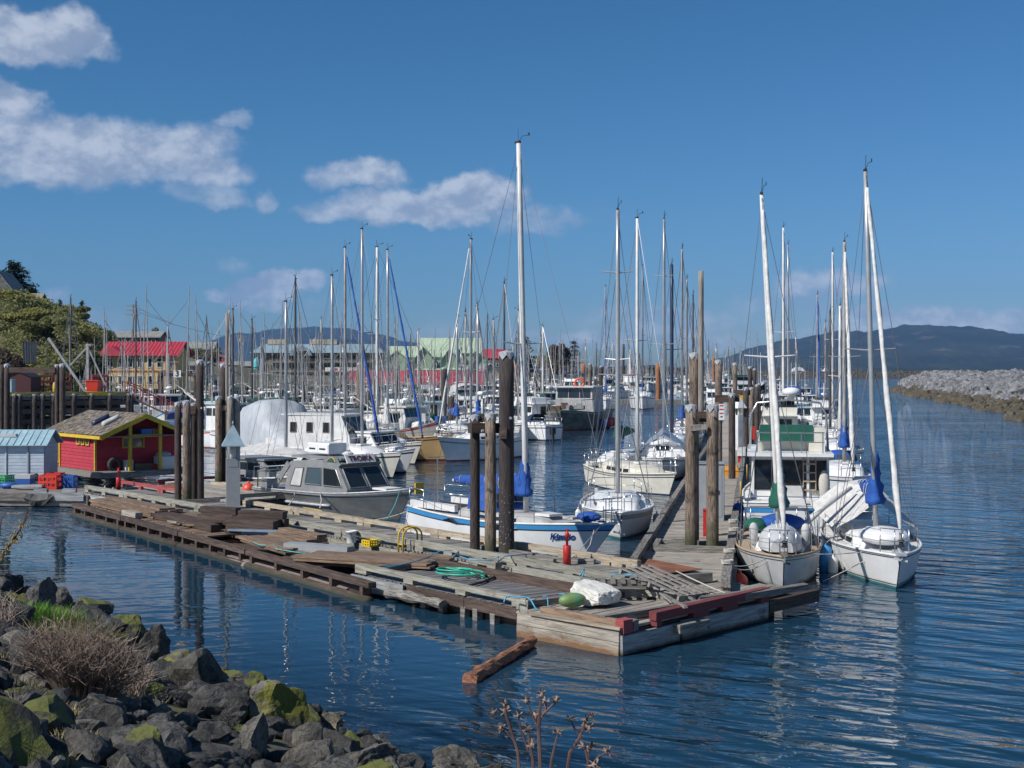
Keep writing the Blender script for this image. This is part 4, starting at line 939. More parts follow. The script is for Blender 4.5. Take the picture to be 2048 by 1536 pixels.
for k, (x0, y0, x1, y1, z0, z1) in enumerate(((1290, 1168, 1372, 1214, .62, .66), (1316, 1160, 1388, 1200, .6, .62), (1284, 1158, 1345, 1204, .72, .60))):
    tag(bar(P(x0, y0, z0), P(x1, y1, z1), .07, .045, m_plank, None, 'lumber'), ('long grey slat lying on the tilted broken pallet', 'farther grey slat lying across the pallet end', 'short grey slat between the pallet and foam block')[k], 'slat')
tag(bar(P(1374, 1183, .3), P(1460, 1165, .3), .14, .14, m_rail_dk, None, 'old_timber'), 'dark timber lying in the gap beneath the end of the long float', 'timber')
tag(bar(P(1395, 1200, .52), P(1510, 1186, .52), .16, .12, m_rail_dk, None, 'old_timber'), 'grey timber lying across the back of the corner float', 'timber')
# red log in the water and the half sunk board
lg0, lg1 = P(938, 1362, .03), P(1066, 1280, .10); mb = MB(); ax = (lg1-lg0); n = 14
rings = []
for k in range(25):
    t = k/24; c = lg0.lerp(lg1, t); rings.append([c+(q_-c)*(1+.42*noise.noise(Vector((i*.9, t*9, 2)))+.25*noise.noise(Vector((i*2.3, t*23, 7)))) for i, q_ in enumerate(mb.ring(c, ax, .13-.045*t, n))])
mb.loft(rings); tag(obj('drift_log', mb, m_bark, None), 'reddish torn log floating against the corner float', 'log')
lg0, lg1 = P(452, 1116, .02), P(706, 1182, .04)
mb = MB(); ax = lg1-lg0; side = ax.normalized().cross(Z); rings = []
for k in range(8):
    t = k/7; c = lg0.lerp(lg1, t); rings.append([c+side*(.24*math.cos(a))*(.75+.25*min(1, t*6))+Vector((0, 0, .13*math.sin(a)-.02)) for a in [math.pi*2*i/10 for i in range(10)]])
mb.loft(rings); tag(obj('drift_log', mb, M('grey_drift_log', (.13, .105, .095), (.28, .24, .22), 4, .9, bump=1, bscale=10, stretch=(.5, 8, 8), c3=(.5, .5, .48), s3=14, lo3=.7, hi3=.76), None), 'grey bleached log floating along the front of the raft', 'log')
for k in range(16):
    x = random.uniform(1.5, 19); q = rl(x, random.uniform(.35, 1.0), .40); mb = MB(); mb.box((0, 0, 0), (random.uniform(.2, .7), random.uniform(.04, .12), random.uniform(.02, .05)), j=.01); tag(obj('wood_scrap', mb, random.choice((m_timber, m_rail_dk, m_plank_warm)), None, False, q, random.uniform(0, 3)), 'small wood scrap lying on the boards of the timber raft', 'wood scrap', 'wood scraps on the raft')
# two cylindrical fenders at the left end of the long float
for lab, px, py in (('small grey cylindrical fender hanging at the left end of the long float', 205, 994), ('second grey fender lying against the left end of the long float', 221, 998)):
    q = P(px, py, .1); mb = MB(); mb.lathe((0, 0, 0), [(.02, 0), (.08, .06), (.085, .5), (.03, .56), (.02, .62)], 10); o = obj('fender', mb, m_tarpgrey, None, True, q+Vector((0, -.05, -.15))); o.rotation_euler = (.06, .22, 0); tag(o, lab, 'fender')
# ------------------------------------------------------------------ boats
class Hull:
    """local x to the bow, y to port, z up from the waterline"""
    def __init__(s, L, B, fs, fm, fb, rb=.8, rs=.2, tr=.7, draft=.35, bowp=2.1, flare=.88, chine=False, smax=.42):
        s.L, s.B, s.fs, s.fm, s.fb, s.rb, s.rs, s.tr, s.draft, s.bowp, s.flare, s.chine, s.smax = L, B, fs, fm, fb, rb, rs, tr, draft, bowp, flare, chine, smax
    def half(s, t):
        if t < s.smax: return s.B/2*(s.tr+(1-s.tr)*math.sin(t/s.smax*math.pi/2))
        k = (t-s.smax)/(1-s.smax); return s.B/2*max(.012, 1-k**s.bowp)
    def sheer(s, t):
        return s.fs+(s.fm-s.fs)*2*t+0*t if t < .5 else s.fm+(s.fb-s.fm)*((t-.5)*2)**1.6
    def pt(s, t, h, side=1, off=0.0):
        hb = s.half(t); wl = hb*s.flare*(1-.55*max(0, t-.55)/.45*min(1, 1.4*(1-s.flare)+.35)); zs = s.sheer(t)
        if h >= 0:
            b_ = wl+(hb-wl)*(h**(.75 if not s.chine else 1.0)); z = zs*h
        else:
            b_ = wl*(math.sqrt(max(0, 1-h*h)) if not s.chine else 1+h); z = s.draft*h
        hh = max(h, 0)
        x = -s.L/2+s.L*t-s.rb*(t**5)*(1-hh)+s.rs*((1-t)**5)*(1-hh)-(.5*s.rb*(t**5)*(-h) if h < 0 else 0)
        return Vector((x, side*(b_+off), z))
    def shell(s, mb, t0, t1, h0, h1, nt=16, nh=5, off=0.0, close=True):
        for side in (1, -1):
            rows = [[s.pt(t0+(t1-t0)*i/nt, h0+(h1-h0)*j/nh, side, off) for j in range(nh+1)] for i in range(nt+1)]
            k = nh+1; vs = [q for r_ in rows for q in r_]; fs = []
            for i in range(nt):
                for j in range(nh):
                    f = (i*k+j, (i+1)*k+j, (i+1)*k+j+1, i*k+j+1); fs.append(f if side < 0 else f[::-1])
            mb.add(vs, fs)
        if close and t0 <= 0:
            a = [s.pt(0, h0+(h1-h0)*j/nh, 1, off) for j in range(nh+1)]; b = [s.pt(0, h0+(h1-h0)*j/nh, -1, off) for j in range(nh, -1, -1)]; 
            mb.poly([q-Vector((off, 0, 0)) for q in a+b])
        return mb
    def deck(s, mb, t0=0, t1=1, dz=-.03, inset=.03, camber=.05, nt=16):
        rows = []
        for i in range(nt+1):
            t = t0+(t1-t0)*i/nt; hb = max(.005, s.half(t)-inset); x = s.pt(t, 1).x; z = s.sheer(t)+dz
            rows.append([Vector((x, -hb, z)), Vector((x, -hb*.5, z+camber*.75*hb)), Vector((x, 0, z+camber*hb)), Vector((x, hb*.5, z+camber*.75*hb)), Vector((x, hb, z))])
        return mb.loft(rows, caps=False, closed=False)
def rail_tube(mb, pts, r): mb.tube(pts, r, 5)
def hull_parts(root, h, mh, stripes=(), mbot=None, mdeck=None, bot=(-1, .06), rubrail=None, nt=18):
    mb = MB(); h.shell(mb, 0, 1, bot[1]-.02, 1, nt, 6); obj('hull', mb, mh, root, True)
    mb = MB(); h.shell(mb, 0, 1, bot[0], bot[1], nt, 4, .004); obj('bottom_paint', mb, mbot or m_navy, root, True)
    for h0, h1, m in stripes:
        mb = MB(); h.shell(mb, 0, 1, h0, h1, nt, 2, .008); obj('stripe', mb, m, root, True)
    mb = MB(); h.deck(mb); obj('deck', mb, mdeck or m_deckw, root, False)
    mb = MB()
    for sd in (1, -1): mb.tube([h.pt(i/nt, 1, sd, -.005)+Vector((0, 0, .02)) for i in range(nt+1)], .032, 6)
    mb.tube([h.pt(0, 1, 1)+Vector((0, 0, .02)), h.pt(0, 1, -1)+Vector((0, 0, .02))], .032, 6); obj('toe_rail', mb, rubrail or mdeck or m_deckw, root, True)
def trunk(root, h, t0, t1, hgt, wfrac, m, front=.5, back=.12, name='cabin', nw=0, mwin=None, inset=.2, dz=0.0, steps=6):
    """a cabin trunk following the hull; returns a function giving side points"""
    def ring(t, k):
        x = h.pt(t, 1).x; z = h.sheer(t)-.03+dz; b = max(.12, h.half(t)*wfrac-.02); q = hgt*k
        return [Vector((x, y*b, z+zz*q)) for y, zz in ((-1, 0), (-.94, .62), (-.80, .9), (-.4, 1.0), (0, 1.04), (.4, 1.0), (.80, .9), (.94, .62), (1, 0))]
    rings = [ring(t0, .0), ring(t0+.006, .93)]+[ring(t0+(t1-t0)*i/steps*(1-front*.3)+.01, 1-.12*i/steps) for i in range(1, steps)]+[ring(t1-(t1-t0)*.06, .55), ring(t1, .02)]
    mb = MB(); mb.loft(rings, caps=True, closed=False); mb.f = [f[::-1] if len(f) == 4 else f for f in mb.f]; c = obj(name, mb, m, root, True)
    for k in range(nw):
        for sd in (1, -1):
            a = t0+(t1-t0)*(inset+(.68-inset+.1)*k/max(1, nw))
            e = a+(t1-t0)*.72/max(1, nw)*.62
            def sp(t, zz): 
                x = h.pt(t, 1).x; b = max(.12, h.half(t)*wfrac-.02); return Vector((x, sd*(b*(1-.06*zz/.62)+.012), h.sheer(t)-.03+dz+zz*hgt*.93))
            mb = MB(); q = [sp(a, .2), sp(e, .2), sp(e, .56), sp(a, .56)]; mb.prism(q if sd < 0 else q[::-1], (0, sd*.008, 0)); obj('window', mb, mwin or m_glass, c)
    return c
def lifelines(root, h, n=5, hh=.58, t0=.06, t1=.9, m=None, r=.012, pulpit=True, pushpit=True, two=True):
    m = m or m_steel
    for sd in (1, -1):
        tops = []; mids = []
        for k in range(n):
            t = t0+(t1-t0)*k/(n-1); q = h.pt(t, 1, sd, -.06); q2 = q+Vector((0, 0, hh)); tops.append(q2); mids.append(q+Vector((0, 0, hh*.52)))
            if 0 < k < n-1 or not (pulpit and pushpit): mb = MB(); mb.tube([q, q2], r, 5); obj('stanchion', mb, m, root)
        mb = MB(); mb.tube(tops, r*.5, 4); 
        if two: mb.tube(mids, r*.45, 4)
        obj('lifeline', mb, m_wire, root)
    if pulpit:
        mb = MB(); a = h.pt(t1, 1, 1, -.05); b = h.pt(t1, 1, -1, -.05); bow = h.pt(1, 1)+Vector((.08, 0, .02)); up = Vector((0, 0, hh+.04))
        arc = [a+up, h.pt(.965, 1, 1, .0)+up+Vector((0, .03, .02)), bow+up+Vector((.02, .1, .02)), bow+up+Vector((.02, -.1, .02)), h.pt(.965, 1, -1, .0)+up+Vector((0, -.03, .02)), b+up]
        mb.tube(arc, r*1.25, 6)
        arc2 = [q-Vector((0, 0, hh*.5)) for q in arc]; mb.tube(arc2, r, 5)
        for q, w_ in ((a, up), (b, up)): mb.tube([q, q+w_], r*1.25, 6)
        for sd in (1, -1):
            q = h.pt(.97, 1, sd, -.03); mb.tube([q, q+up], r*1.2, 6)
        obj('pulpit', mb, m, root, True)
    if pushpit:
        mb = MB(); up = Vector((0, 0, hh)); arc = [h.pt(t, 1, 1, -.05)+up for t in (.14, .06, .005)]+[h.pt(t, 1, -1, -.05)+up for t in (.005, .06, .14)]
        mb.tube(arc, r*1.2, 6); mb.tube([q-Vector((0, 0, hh*.48)) for q in arc], r, 5)
        for t in (.14, .01):
            for sd in (1, -1): q = h.pt(t, 1, sd, -.05); mb.tube([q, q+up], r*1.2, 6)
        obj('pushpit', mb, m, root, True)
def rig(root, h, xm, hm, zdeck, m, spreaders=(.5,), sw=.62, r=.062, wire=.006, jib=None, backstay=True, lean=(0, 0), frac=1.0, boom=None, boomm=None, cover=None, coverm=None, flag=False, wind=True, jr=.065, boomz=.75, jdir=None):
    """mast with spreaders, stays, boom and furled sails"""
    top = Vector((xm+lean[0], lean[1], zdeck+hm)); foot = Vector((xm, 0, zdeck))
    at = lambda k: foot.lerp(top, k)
    mb = MB(); mb.tube([at(k/5) for k in range(6)], [r, r, r, r*.97, r*.92, r*.8], 10); mast = obj('mast', mb, m, root, True)
    mb = MB(); mb.box(top+Vector((-.04, 0, .04)), (.2, .07, .06)); mb.tube([top, top+Vector((-.05, .02, .42))], wire, 4)
    if wind: mb.tube([top+Vector((0, 0, .05)), top+Vector((.12, .05, .2)), top+Vector((.32, .1, .2))], wire, 4); mb.box(top+Vector((.32, .1, .23)), (.06, .02, .08))
    obj('masthead', mb, m_black, mast)
    for k in spreaders:
        for sd in (1, -1):
            q = at(k); mb = MB(); mb.tube([q, q+Vector((-.04, sd*sw*(1.0 if k < .6 else .78), .05))], [.028, .018], 6); obj('spreader', mb, m, mast)
    mb = MB()
    ch = h.pt(min(.95, (xm+h.L/2)/h.L), 1, 1, -.08)
    for sd in (1, -1):
        c = Vector((ch.x, sd*ch.y, ch.z)); k = spreaders[0] if spreaders else .5
        tip = at(k)+Vector((-.04, sd*sw, .05)); mb.tube([c, tip, at(.985)], wire, 4)
        if wire < .012:
            mb.tube([c+Vector((.3, 0, 0)), at(k*.97)], wire, 4); mb.tube([c+Vector((-.3, 0, 0)), at(k*.97)], wire, 4)
    bow = h.pt(1, 1)+Vector((0, 0, .05)); st = h.pt(0, 1); st = Vector((st.x+.08, 0, st.z))
    jt = at(frac-.01)+Vector((.05, 0, 0))
    mb.tube([bow, jt], wire, 4)
    if backstay: mb.tube([st, at(.99)], wire, 4)
    mb.tube([at(.02)+Vector((.1, .04, 0)), at(.97)+Vector((.07, .03, 0))], wire*.8, 3)
    obj('rigging', mb, m_wire, root)
    if jib:
        mb = MB(); a = bow+Vector((-.02, 0, .35)); n = 22; pts = [a.lerp(jt, i/n*.96) for i in range(n+1)]; d_ = (jt-a).normalized(); e1 = d_.cross(Vector((0, 1, 0))).normalized(); e2 = d_.cross(e1); rings = []
        for i, q in enumerate(pts):
            t = i/n; rr_ = jr*(1.0-.5*t)*(.35+.65*min(1, t*9)); rings.append([q+(e1*math.cos(a_+i*.55)+e2*math.sin(a_+i*.55))*rr_*(1.14 if j % 4 == 0 else .93) for j, a_ in enumerate([2*math.pi*j/8 for j in range(8)])])
        mb.loft(rings); obj('furled_jib', mb, jib, root, True)
        mb = MB(); mb.lathe(bow+Vector((-.02, 0, .18)), [(.06, 0), (.085, .02), (.05, .05), (.05, .1), (.085, .12), (.06, .15)], 10); obj('furler_drum', mb, m_black, root)
    if boom:
        q = at(0)+Vector((-.06, 0, boomz)); e = q+Vector((-boom, 0, .12)); mb = MB(); mb.tube([q, e], .05, 8); bo = obj('boom', mb, boomm or m, root, True)
        if cover:
            mb = MB(); n = 22; rings = []
            for i in range(n+1):
                t = i/n; c = q.lerp(e, t*.97); big = (1-t)**.8*.20+.085; bump = 1+.13*math.sin(i*2.4)
                rings.append([c+Vector((0, math.sin(a)*big*(.62+.12*math.sin(3*a+i*1.7))*bump, big*.75+math.cos(a)*big*(1.05+.10*math.sin(2*a+i*2.3))*bump-.03)) for a in [2*math.pi*k/16 for k in range(16)]])
            mb.loft(rings)
            rings = []
            for i in range(13):
                t = i/12; c = q+Vector((.02, .02*math.sin(i*2.1), -.1+t*1.3)); big = (.20*(1-t)**1.3+.085)*(1+.07*math.sin(i*1.9))
                rings.append([c+Vector((math.cos(a)*big*1.1-(.10*(1-t)), math.sin(a)*big*(.82+.16*math.sin(4*a+i*.9)), .03*math.sin(3*a+i))) for a in [2*math.pi*k/16 for k in range(16)]])
            mb.loft(rings); obj('sail_cover', mb, cover, bo, True); mb = MB()
            for t in (.12, .3, .5, .7, .88):
                c = q.lerp(e, t); b2 = (1-t)**.8*.20+.085; mb.tube([c+Vector((0, math.sin(a)*b2*.7, b2*.75+math.cos(a)*b2*1.12-.03)) for a in [2*math.pi*k/12 for k in range(13)]], .011, 4, False)
            obj('cover_ties', mb, m_rope, bo)
    return mast
def fend(root, h, t, side, m=None, L=.55, r=.1, up=.75):
    q = h.pt(t, up, side, r+.02); mb = MB(); mb.lathe((q.x, q.y, q.z-L), [(.02, -.02), (r*.8, .03), (r, .1), (r, L-.1), (r*.7, L-.03), (.025, L), (.02, L+.06)], 10); obj('fender', mb, m or m_white2, root, True)
    mb = MB(); mb.tube([(q.x, q.y, q.z+.04), h.pt(t, 1, side, 0)+Vector((0, 0, .1))], .008, 4); obj('fender_line', mb, m_rope, root)
def hatch(root, x, z, w_, d_, m, name='hatch', y=0.0):
    mb = MB(); mb.box((x, y, z), (d_, w_, .07)); obj(name, mb, m, root)
def boat(name, label, cat, L, bow=None, head=None, center=None, rake=.6, group='sailboats moored along the floats'):
    hd = Vector((head[0], head[1], 0)).normalized(); c = center if center is not None else Vector(bow)-hd*(L/2-rake)
    t = thing(name, label, cat, (c.x, c.y, 0), ang(hd), group); return t
def dodger(root, x, z, w_, l_, hh, m, open_=True, nwin=3):
    """canvas spray hood over hoops"""
    mb = MB(); n = 9; rings = []
    for i, (xx, k) in enumerate(((l_, .0), (l_*.82, .7), (l_*.45, 1.0), (0, .98))):
        rings.append([Vector((x+xx, math.cos(a)*w_/2*(1-.08*k), z+hh*k*max(0, math.sin(a))**.55)) for a in [math.pi*j/(n-1) for j in range(n)]])
    mb.loft(rings, caps=False, closed=False); o = obj('spray_hood', mb, m, root, True)
    for k in range(nwin):
        y0 = (k-(nwin-1)/2)*w_/nwin*.82; b = w_/nwin*.34; za, zb = z+hh*.28, z+hh*.66
        mb = MB(); mb.prism([(x+l_*.945, y0-b, za), (x+l_*.945, y0+b, za), (x+l_*.845, y0+b, zb), (x+l_*.845, y0-b, zb)], (.02, 0, .005)); obj('window', mb, m_glassl, o)
    return o

# blue striped sailboat beside the long float
hd = uT; K_bow = P(1231, 1050, 1.0)
h = Hull(8.3, 2.55, .88, .82, 1.02, .95, -.25, .55, .4)
K = boat('sailboat', 'white sailboat with sky blue deck band and blue sail cover moored along the long float', 'sailboat', 8.3, center=K_bow-uT*4.15+Vector((0, 0, 0)), head=uT)
hull_parts(K, h, m_white, [(.845, .985, m_bluestripe), (.81, .845, m_black)], m_navy, m_deck, rubrail=m_deckw)
trunk(K, h, .30, .74, .26, .62, m_deck, nw=2)
for sd in (1, -1):
    mb = MB(); q = [h.pt(.30, .86, sd, .02), h.pt(.38, .80, sd, .02), h.pt(.58, .80, sd, .02), h.pt(.66, .86, sd, .02), h.pt(.60, .94, sd, .02), h.pt(.34, .95, sd, .02)]
    mb.prism(q if sd < 0 else q[::-1], (0, sd*.012, 0)); obj('hull_window', mb, m_glass, K)
    mb = MB(); mb.tube([h.pt(t_, hh_, sd, .032) for t_, hh_ in ((.60, .79), (.67, .86), (.61, .965), (.33, .97))], .02, 5); obj('window_frame', mb, m_steel, K)
mm = rig(K, h, .6, 10.35, 1.06, m_mastw, (.455,), .75, .083, .0075, boom=3.3, cover=m_blue, lean=(-.1, -.2), boomz=.55)
lifelines(K, h, 6, .6, r=.012); hatch(K, 1.55, 1.06, .5, .6, m_deckw); hatch(K, 2.5, 1.05, .35, .4, m_deck)
dodger(K, -1.15, 1.05, 1.6, 1.1, .72, m_blue)
mb = MB(); mb.box((-3.0, 0, .93), (1.9, 1.2, .06)); obj('cockpit_sole', mb, m_dark, K)
for sd in (1, -1): mb = MB(); mb.box((-2.7, sd*.78, 1.02), (2.2, .14, .2)); obj('coaming', mb, m_deckw, K)
mb = MB(); mb.tube([(-3.95, .3, .9), (-3.95, .3, 2.35)], .02, 6); mb.tube([(-4.05, .02, 2.35), (-3.85, .58, 2.35)], .014, 5); obj('antenna_post', mb, m_steel, K)
mb = MB(); mb.ball((3.05, .1, 1.12), .24, 12, 7, 1.7, 1.1, .55); mb.ball((3.3, -.2, 1.1), .16, 10, 6, 1.4, 1, .6); obj('stowed_sail', mb, m_blue, K, True)
mb = MB(); mb.tube([(4.12, 0, 1.1), (4.3, 0, 1.02), (4.34, 0, .8)], .03, 6); mb.beam((4.2, -.12, .84), (4.36, .12, .76), .05, .05); mb.tube([(3.5, .1, 1.1), (4.3, .1, 1.12)], .02, 5); obj('anchor', mb, m_galv, K)
mb = MB(); mb.box((-3.75, -.55, 1.45), (.06, .3, .34)); obj('horseshoe_buoy', mb, m_yel, K)
# hull name, set along the starboard bow
a_ = h.pt(.86, .62, -1, .014); b_ = h.pt(.91, .62, -1, .014); dv = (b_-a_).normalized(); upv = (h.pt(.885, .8, -1)-h.pt(.885, .5, -1)).normalized(); nv = dv.cross(upv)
o = text('boat_name', 'Kimbo', .27, m_printb, K, h.pt(.845, .64, -1, .02), Matrix((dv, upv, nv)).transposed().to_euler(), .35, .004, 1.0, .008)
for k, (px, py) in enumerate(((1135, 1142), (1180, 1110))): pass
rope('white mooring line from the blue striped sailboat bow to the long float', [K_bow+Vector((-.35, -.1, .05)), P(1150, 1112, .62), P(1142, 1114, .6)], m_rope, .012)
rope('second white mooring line hanging down the bow of the blue striped sailboat', [P(1188, 1060, .95), P(1180, 1090, .6), P(1168, 1108, .5)], m_rope, .012)
rope('white stern line from the blue striped sailboat to the aluminium boat rail', [P(838, 1012, .9), P(640, 1028, .62)], m_rope, .014, .32)

def sailboat(label, L, B, bow, head, hm, mh, stripes=(), mbot=None, mdeck=None, cab=(.28, .72, .36, .66), mcab=None, nw=3, xm=.12, mast=None, jib=None, boom=None, cover=None, hood=None, fb=(.72, .68, .86), spreaders=(.5,), wire=.0075, lines=True, lean=(0, 0), frac=1.0, center=None, rb=.8, rs=.1, tr=.62, jr=.065, r=.06, extra=None, sw=.62, n=5, name='sailboat', group='sailboats moored along the floats'):
    h = Hull(L, B, fb[0], fb[1], fb[2], rb, rs, tr, .35)
    t = boat(name, label, 'sailboat', L, bow, head, center, rb, group)
    hull_parts(t, h, mh, stripes, mbot, mdeck)
    if cab: trunk(t, h, cab[0], cab[1], cab[2], cab[3], mcab or m_white, nw=nw)
    x = xm*L; zd = h.sheer(xm+.5)+(cab[2]*.9 if cab and xm+.5 < cab[1]-.03 else 0)
    rig(t, h, x, hm, zd, mast or m_alu, spreaders, sw, r, wire, jib=jib, boom=boom, cover=cover, lean=lean, frac=frac, jr=jr)
    if lines: lifelines(t, h, n, .55, r=max(.011, wire*1.2))
    if cab:
        xc = h.pt((cab[0]+cab[1])/2+.08, 1).x; hatch(t, xc, h.sheer(.6)+cab[2]*.99, .45, .5, m_deckw)
        mb = MB(); mb.box((h.pt(cab[0]*.45, 1).x, 0, h.fs+.0), (L*cab[0]*.7, B*.42, .05)); obj('cockpit_sole', mb, m_dark, t)
        for sd in (1, -1): mb = MB(); mb.box((h.pt(cab[0]*.5, 1).x, sd*B*.27, h.fs+.1), (L*cab[0]*.8, .1, .2)); obj('coaming', mb, mcab or m_white, t)
    if hood: dodger(t, h.pt(cab[0], 1).x-.1, h.sheer(.3)+.25, B*.62, .8, .6, hood)
    return t, h
BH = -PD
# two white boats nearest on the right of the pier
R1, h1 = sailboat('nearest white sailboat at the pier with a stained hull and green sail cover', 7.0, 2.12, P(1566, 1183), (-.165, -.985), 8.35, m_hullgrey, [(.9, .925, m_navy), (.06, .085, m_navy)], m_black, m_teak, (.30, .70, .38, .66), m_white, 2, .06, m_mastw, m_sail, 2.6, m_green, None, (.72, .66, .84), (.52,), .0075, lean=(.05, -.42), rb=.55, jr=.085, n=6)
mb = MB(); n_ = 10; rings = []      # dinghy turned over on the foredeck
for i in range(n_+1):
    t_ = i/n_; wv = .52*math.sin(math.pi*(.18+.72*t_))**.6; hv = .55*math.sin(math.pi*(.12+.76*t_))**.5; rings.append([Vector((.35+1.95*t_, wv*math.cos(a), .80+hv*max(0, math.sin(a))**.8)) for a in [math.pi*k/12 for k in range(13)]])
mb.loft(rings, True, False); mb.poly(rings[0]); mb.poly(rings[-1][::-1]); tag(obj('dinghy', mb, m_hullgrey, None, True, R1.location, R1.rotation_euler.z), 'upturned pale dinghy on the foredeck of the nearest sailboat', 'dinghy')
DG = C.objects[-1] if False else None
mb = MB()
for k in range(-3, 4): mb.tube([(.6, k*.09, 1.365-.018*k*k), (1.2, k*.095, 1.375-.018*k*k), (1.75, k*.085, 1.33-.02*k*k)], .016, 5)
obj('dinghy_ribs', mb, m_white2, bpy.data.objects['dinghy'], True)
for sd in (1, -1): mb = MB(); mb.lathe((.9, sd*.62, .8), [(.02, -.05), (.10, .03), (.11, .40), (.08, .48), (.03, .52)], 10); obj('deck_fender', mb, m_tarpgrey, R1, True)
mb = MB(); mb.ball((-.4, .1, 1.2), .5, 12, 7, 1.3, 1.2, .42); obj('stowed_canvas', mb, m_blue, R1, True)
mb = MB(); mb.ball((-.2, -.55, 1.15), .35, 12, 7, 1.2, .9, .5); obj('stowed_canvas', mb, m_green, R1, True)
mb = MB(); mb.beam((3.1, 0, .9), (3.75, 0, .93), .14, .06); mb.tube([(3.7, 0, .95), (3.8, .0, .78), (3.6, .12, .72)], .025, 5); obj('bowsprit', mb, m_rail_dk, R1)
R2, h2 = sailboat('white sailboat at the right edge with blue sail cover and folded white awning', 7.4, 2.3, P(1793, 1177), (-.105, -.995), 9.0, m_white, [(.93, .96, m_navy), (.10, .125, m_navy)], m_teal, m_deckw, (.27, .74, .36, .68), m_white, 3, .06, m_alu, m_sail, 2.7, m_blue, None, (.76, .70, .80), (.5,), .0075, lean=(.03, -.26), rb=.5, jr=.085, n=6, r=.068)
fend(R2, h2, .62, -1, m_white2, .7, .12, .55); fend(R2, h2, .57, -1, m_bluestripe, .75, .16, .9)
mb = MB(); mb.loft([[Vector(q) for q in r_] for r_ in ([(-2.6, -1.25, 1.35), (-1.2, -1.2, 1.2), (.2, -1.0, 1.0)], [(-2.4, -.5, 1.95), (-1.1, -.3, 1.75), (.35, -.5, 1.3)], [(-2.5, .1, 2.05), (-1.1, .1, 2.0), (.4, .05, 1.75)], [(-2.4, .6, 1.8), (-1.1, .7, 1.6), (.3, .6, 1.3)], [(-2.6, 1.2, 1.2), (-1.2, 1.25, 1.05), (.1, 1.15, .95)])], False, False); obj('awning', mb, m_sail, R2, False)
mb = MB(); mb.tube([(.3, -1.9, .95), (-.3, -1.2, 1.5), (-.9, -.4, 1.95)], [.06, .09, .05], 9); obj('rolled_sail', mb, m_sail, R2, True)
mb = MB(); mb.tube([(3.45, 0, .95), (3.75, 0, .9), (3.85, 0, .75)], .03, 6); mb.beam((3.2, 0, .87), (3.9, 0, .87), .2, .06); mb.beam((3.68, -.14, .76), (3.82, .14, .72), .06, .05); obj('anchor', mb, m_galv, R2)
mb = MB(); mb.ball((1.6, 0, 1.02), .62, 12, 7, 1.5, 1.0, .35); obj('foredeck_cover', mb, m_white, R2, True)
rope('mooring line crossing from the right sailboat bow to the nearest sailboat', [P(1766, 1098, .75), P(1600, 1107, .75)], m_rope, .011, .06)
rope('long white line from the right sailboat bow down to the water', [P(1768, 1099, .75), P(1645, 1163, .05)], m_rope, .011, .03)
rope('white bow line from the nearest sailboat to the pier rail', [P(1540, 1110, .75), P(1455, 1130, .72)], m_rope, .013, .12)
rope('second slack bow line from the nearest sailboat to the pier rail', [P(1545, 1112, .75), P(1452, 1128, .7)], m_rope, .012, .22)
rope('mooring line from the nearest sailboat side to a pier rail post', [P(1500, 1075, .75), P(1466, 1052, .72)], m_rope, .013, .08)
rope('white line trailing on the water between the boats and corner float', [P(1512, 1182, .02), P(1540, 1183, .02), P(1582, 1180, .02)], m_rope, .012)
for k, (px, py) in enumerate(((1455, 1128), (1459, 1105), (1467, 1045), (1468, 1062))):
    q = P(px, py, .74); mb = MB()
    for j in range(3): mb.tube([q+Vector((.13*math.cos(a), .13*math.sin(a)*.6, .02+.03*j+.01*math.sin(3*a))) for a in [2*math.pi*i/10 for i in range(11)]], .016, 5)
    tag(obj('rope_turns', mb, m_rope, None, True), ('rope turns on the nearest post of the pier rail', 'rope turns on the second nearest pier rail post', 'thick rope turns on the pier rail beside the trawler bow', 'rope knot on the pier rail below the thick rope turns')[k], 'rope')
q = P(1479, 1172, .0); mb = MB(); mb.ball((0, 0, .1), .2, 16, 10, 1, 1, 1.02); mb.lathe((0, 0, .28), [(.05, 0), (.045, .08)], 8); tag(obj('buoy', mb, m_orange, None, True, q), 'round orange buoy floating between the pier and the nearest sailboat', 'buoy')

# second row seen between the pier pilings
S2, h = sailboat('white sailboat facing the camera between the blue striped boat and the pier', 7.4, 2.35, P(1241, 1078), (-.05, -.998), 9.1, m_white, [(.74, .93, m_lampgrey)], m_teal, m_white, (.26, .74, .38, .68), m_white, 3, .05, m_alu, None, 2.6, None, None, (.74, .70, .84), (.42, .78), .009, rb=.7, r=.075)
fend(S2, h, .55, 1, m_tarpgrey, .6, .13, .7); fend(S2, h, .4, -1, m_white2, .6, .1, .7)
S3, h = sailboat('cream sailboat with coach roof windows moored behind the white one', 7.6, 2.5, P(1338, 991), (.34, -.94), 10.4, m_cream, [(.82, .86, m_navy), (.93, .96, m_navy)], m_navy, m_cream, (.25, .74, .42, .68), m_cream, 4, .03, m_mastw, None, None, None, None, (.78, .72, .92), (.5, ), .010, rb=.6, r=.075)
S6, h = sailboat('white sailboat with green sail cover at the channel side of the pier boats', 8.0, 2.5, P(1196, 968), (-.38, -.92), 8.6, m_white, [(.8, .86, m_navy)], m_navy, m_white, (.25, .72, .45, .66), m_white, 3, .05, m_alu, None, 2.6, m_green, None, (.9, .84, 1.0), (.5,), .011, r=.07)
S4, h = sailboat('white boat with a silver tarpaulin tented over its deck', 8.4, 2.8, P(1326, 962), (-.13, -.99), 11.0, m_white, [(.85, .9, m_navy)], m_navy, m_white, (.2, .74, .5, .74), m_white, 2, .0, m_alu, None, None, None, None, (.95, .9, 1.1), (.45, .75), .012, r=.075)
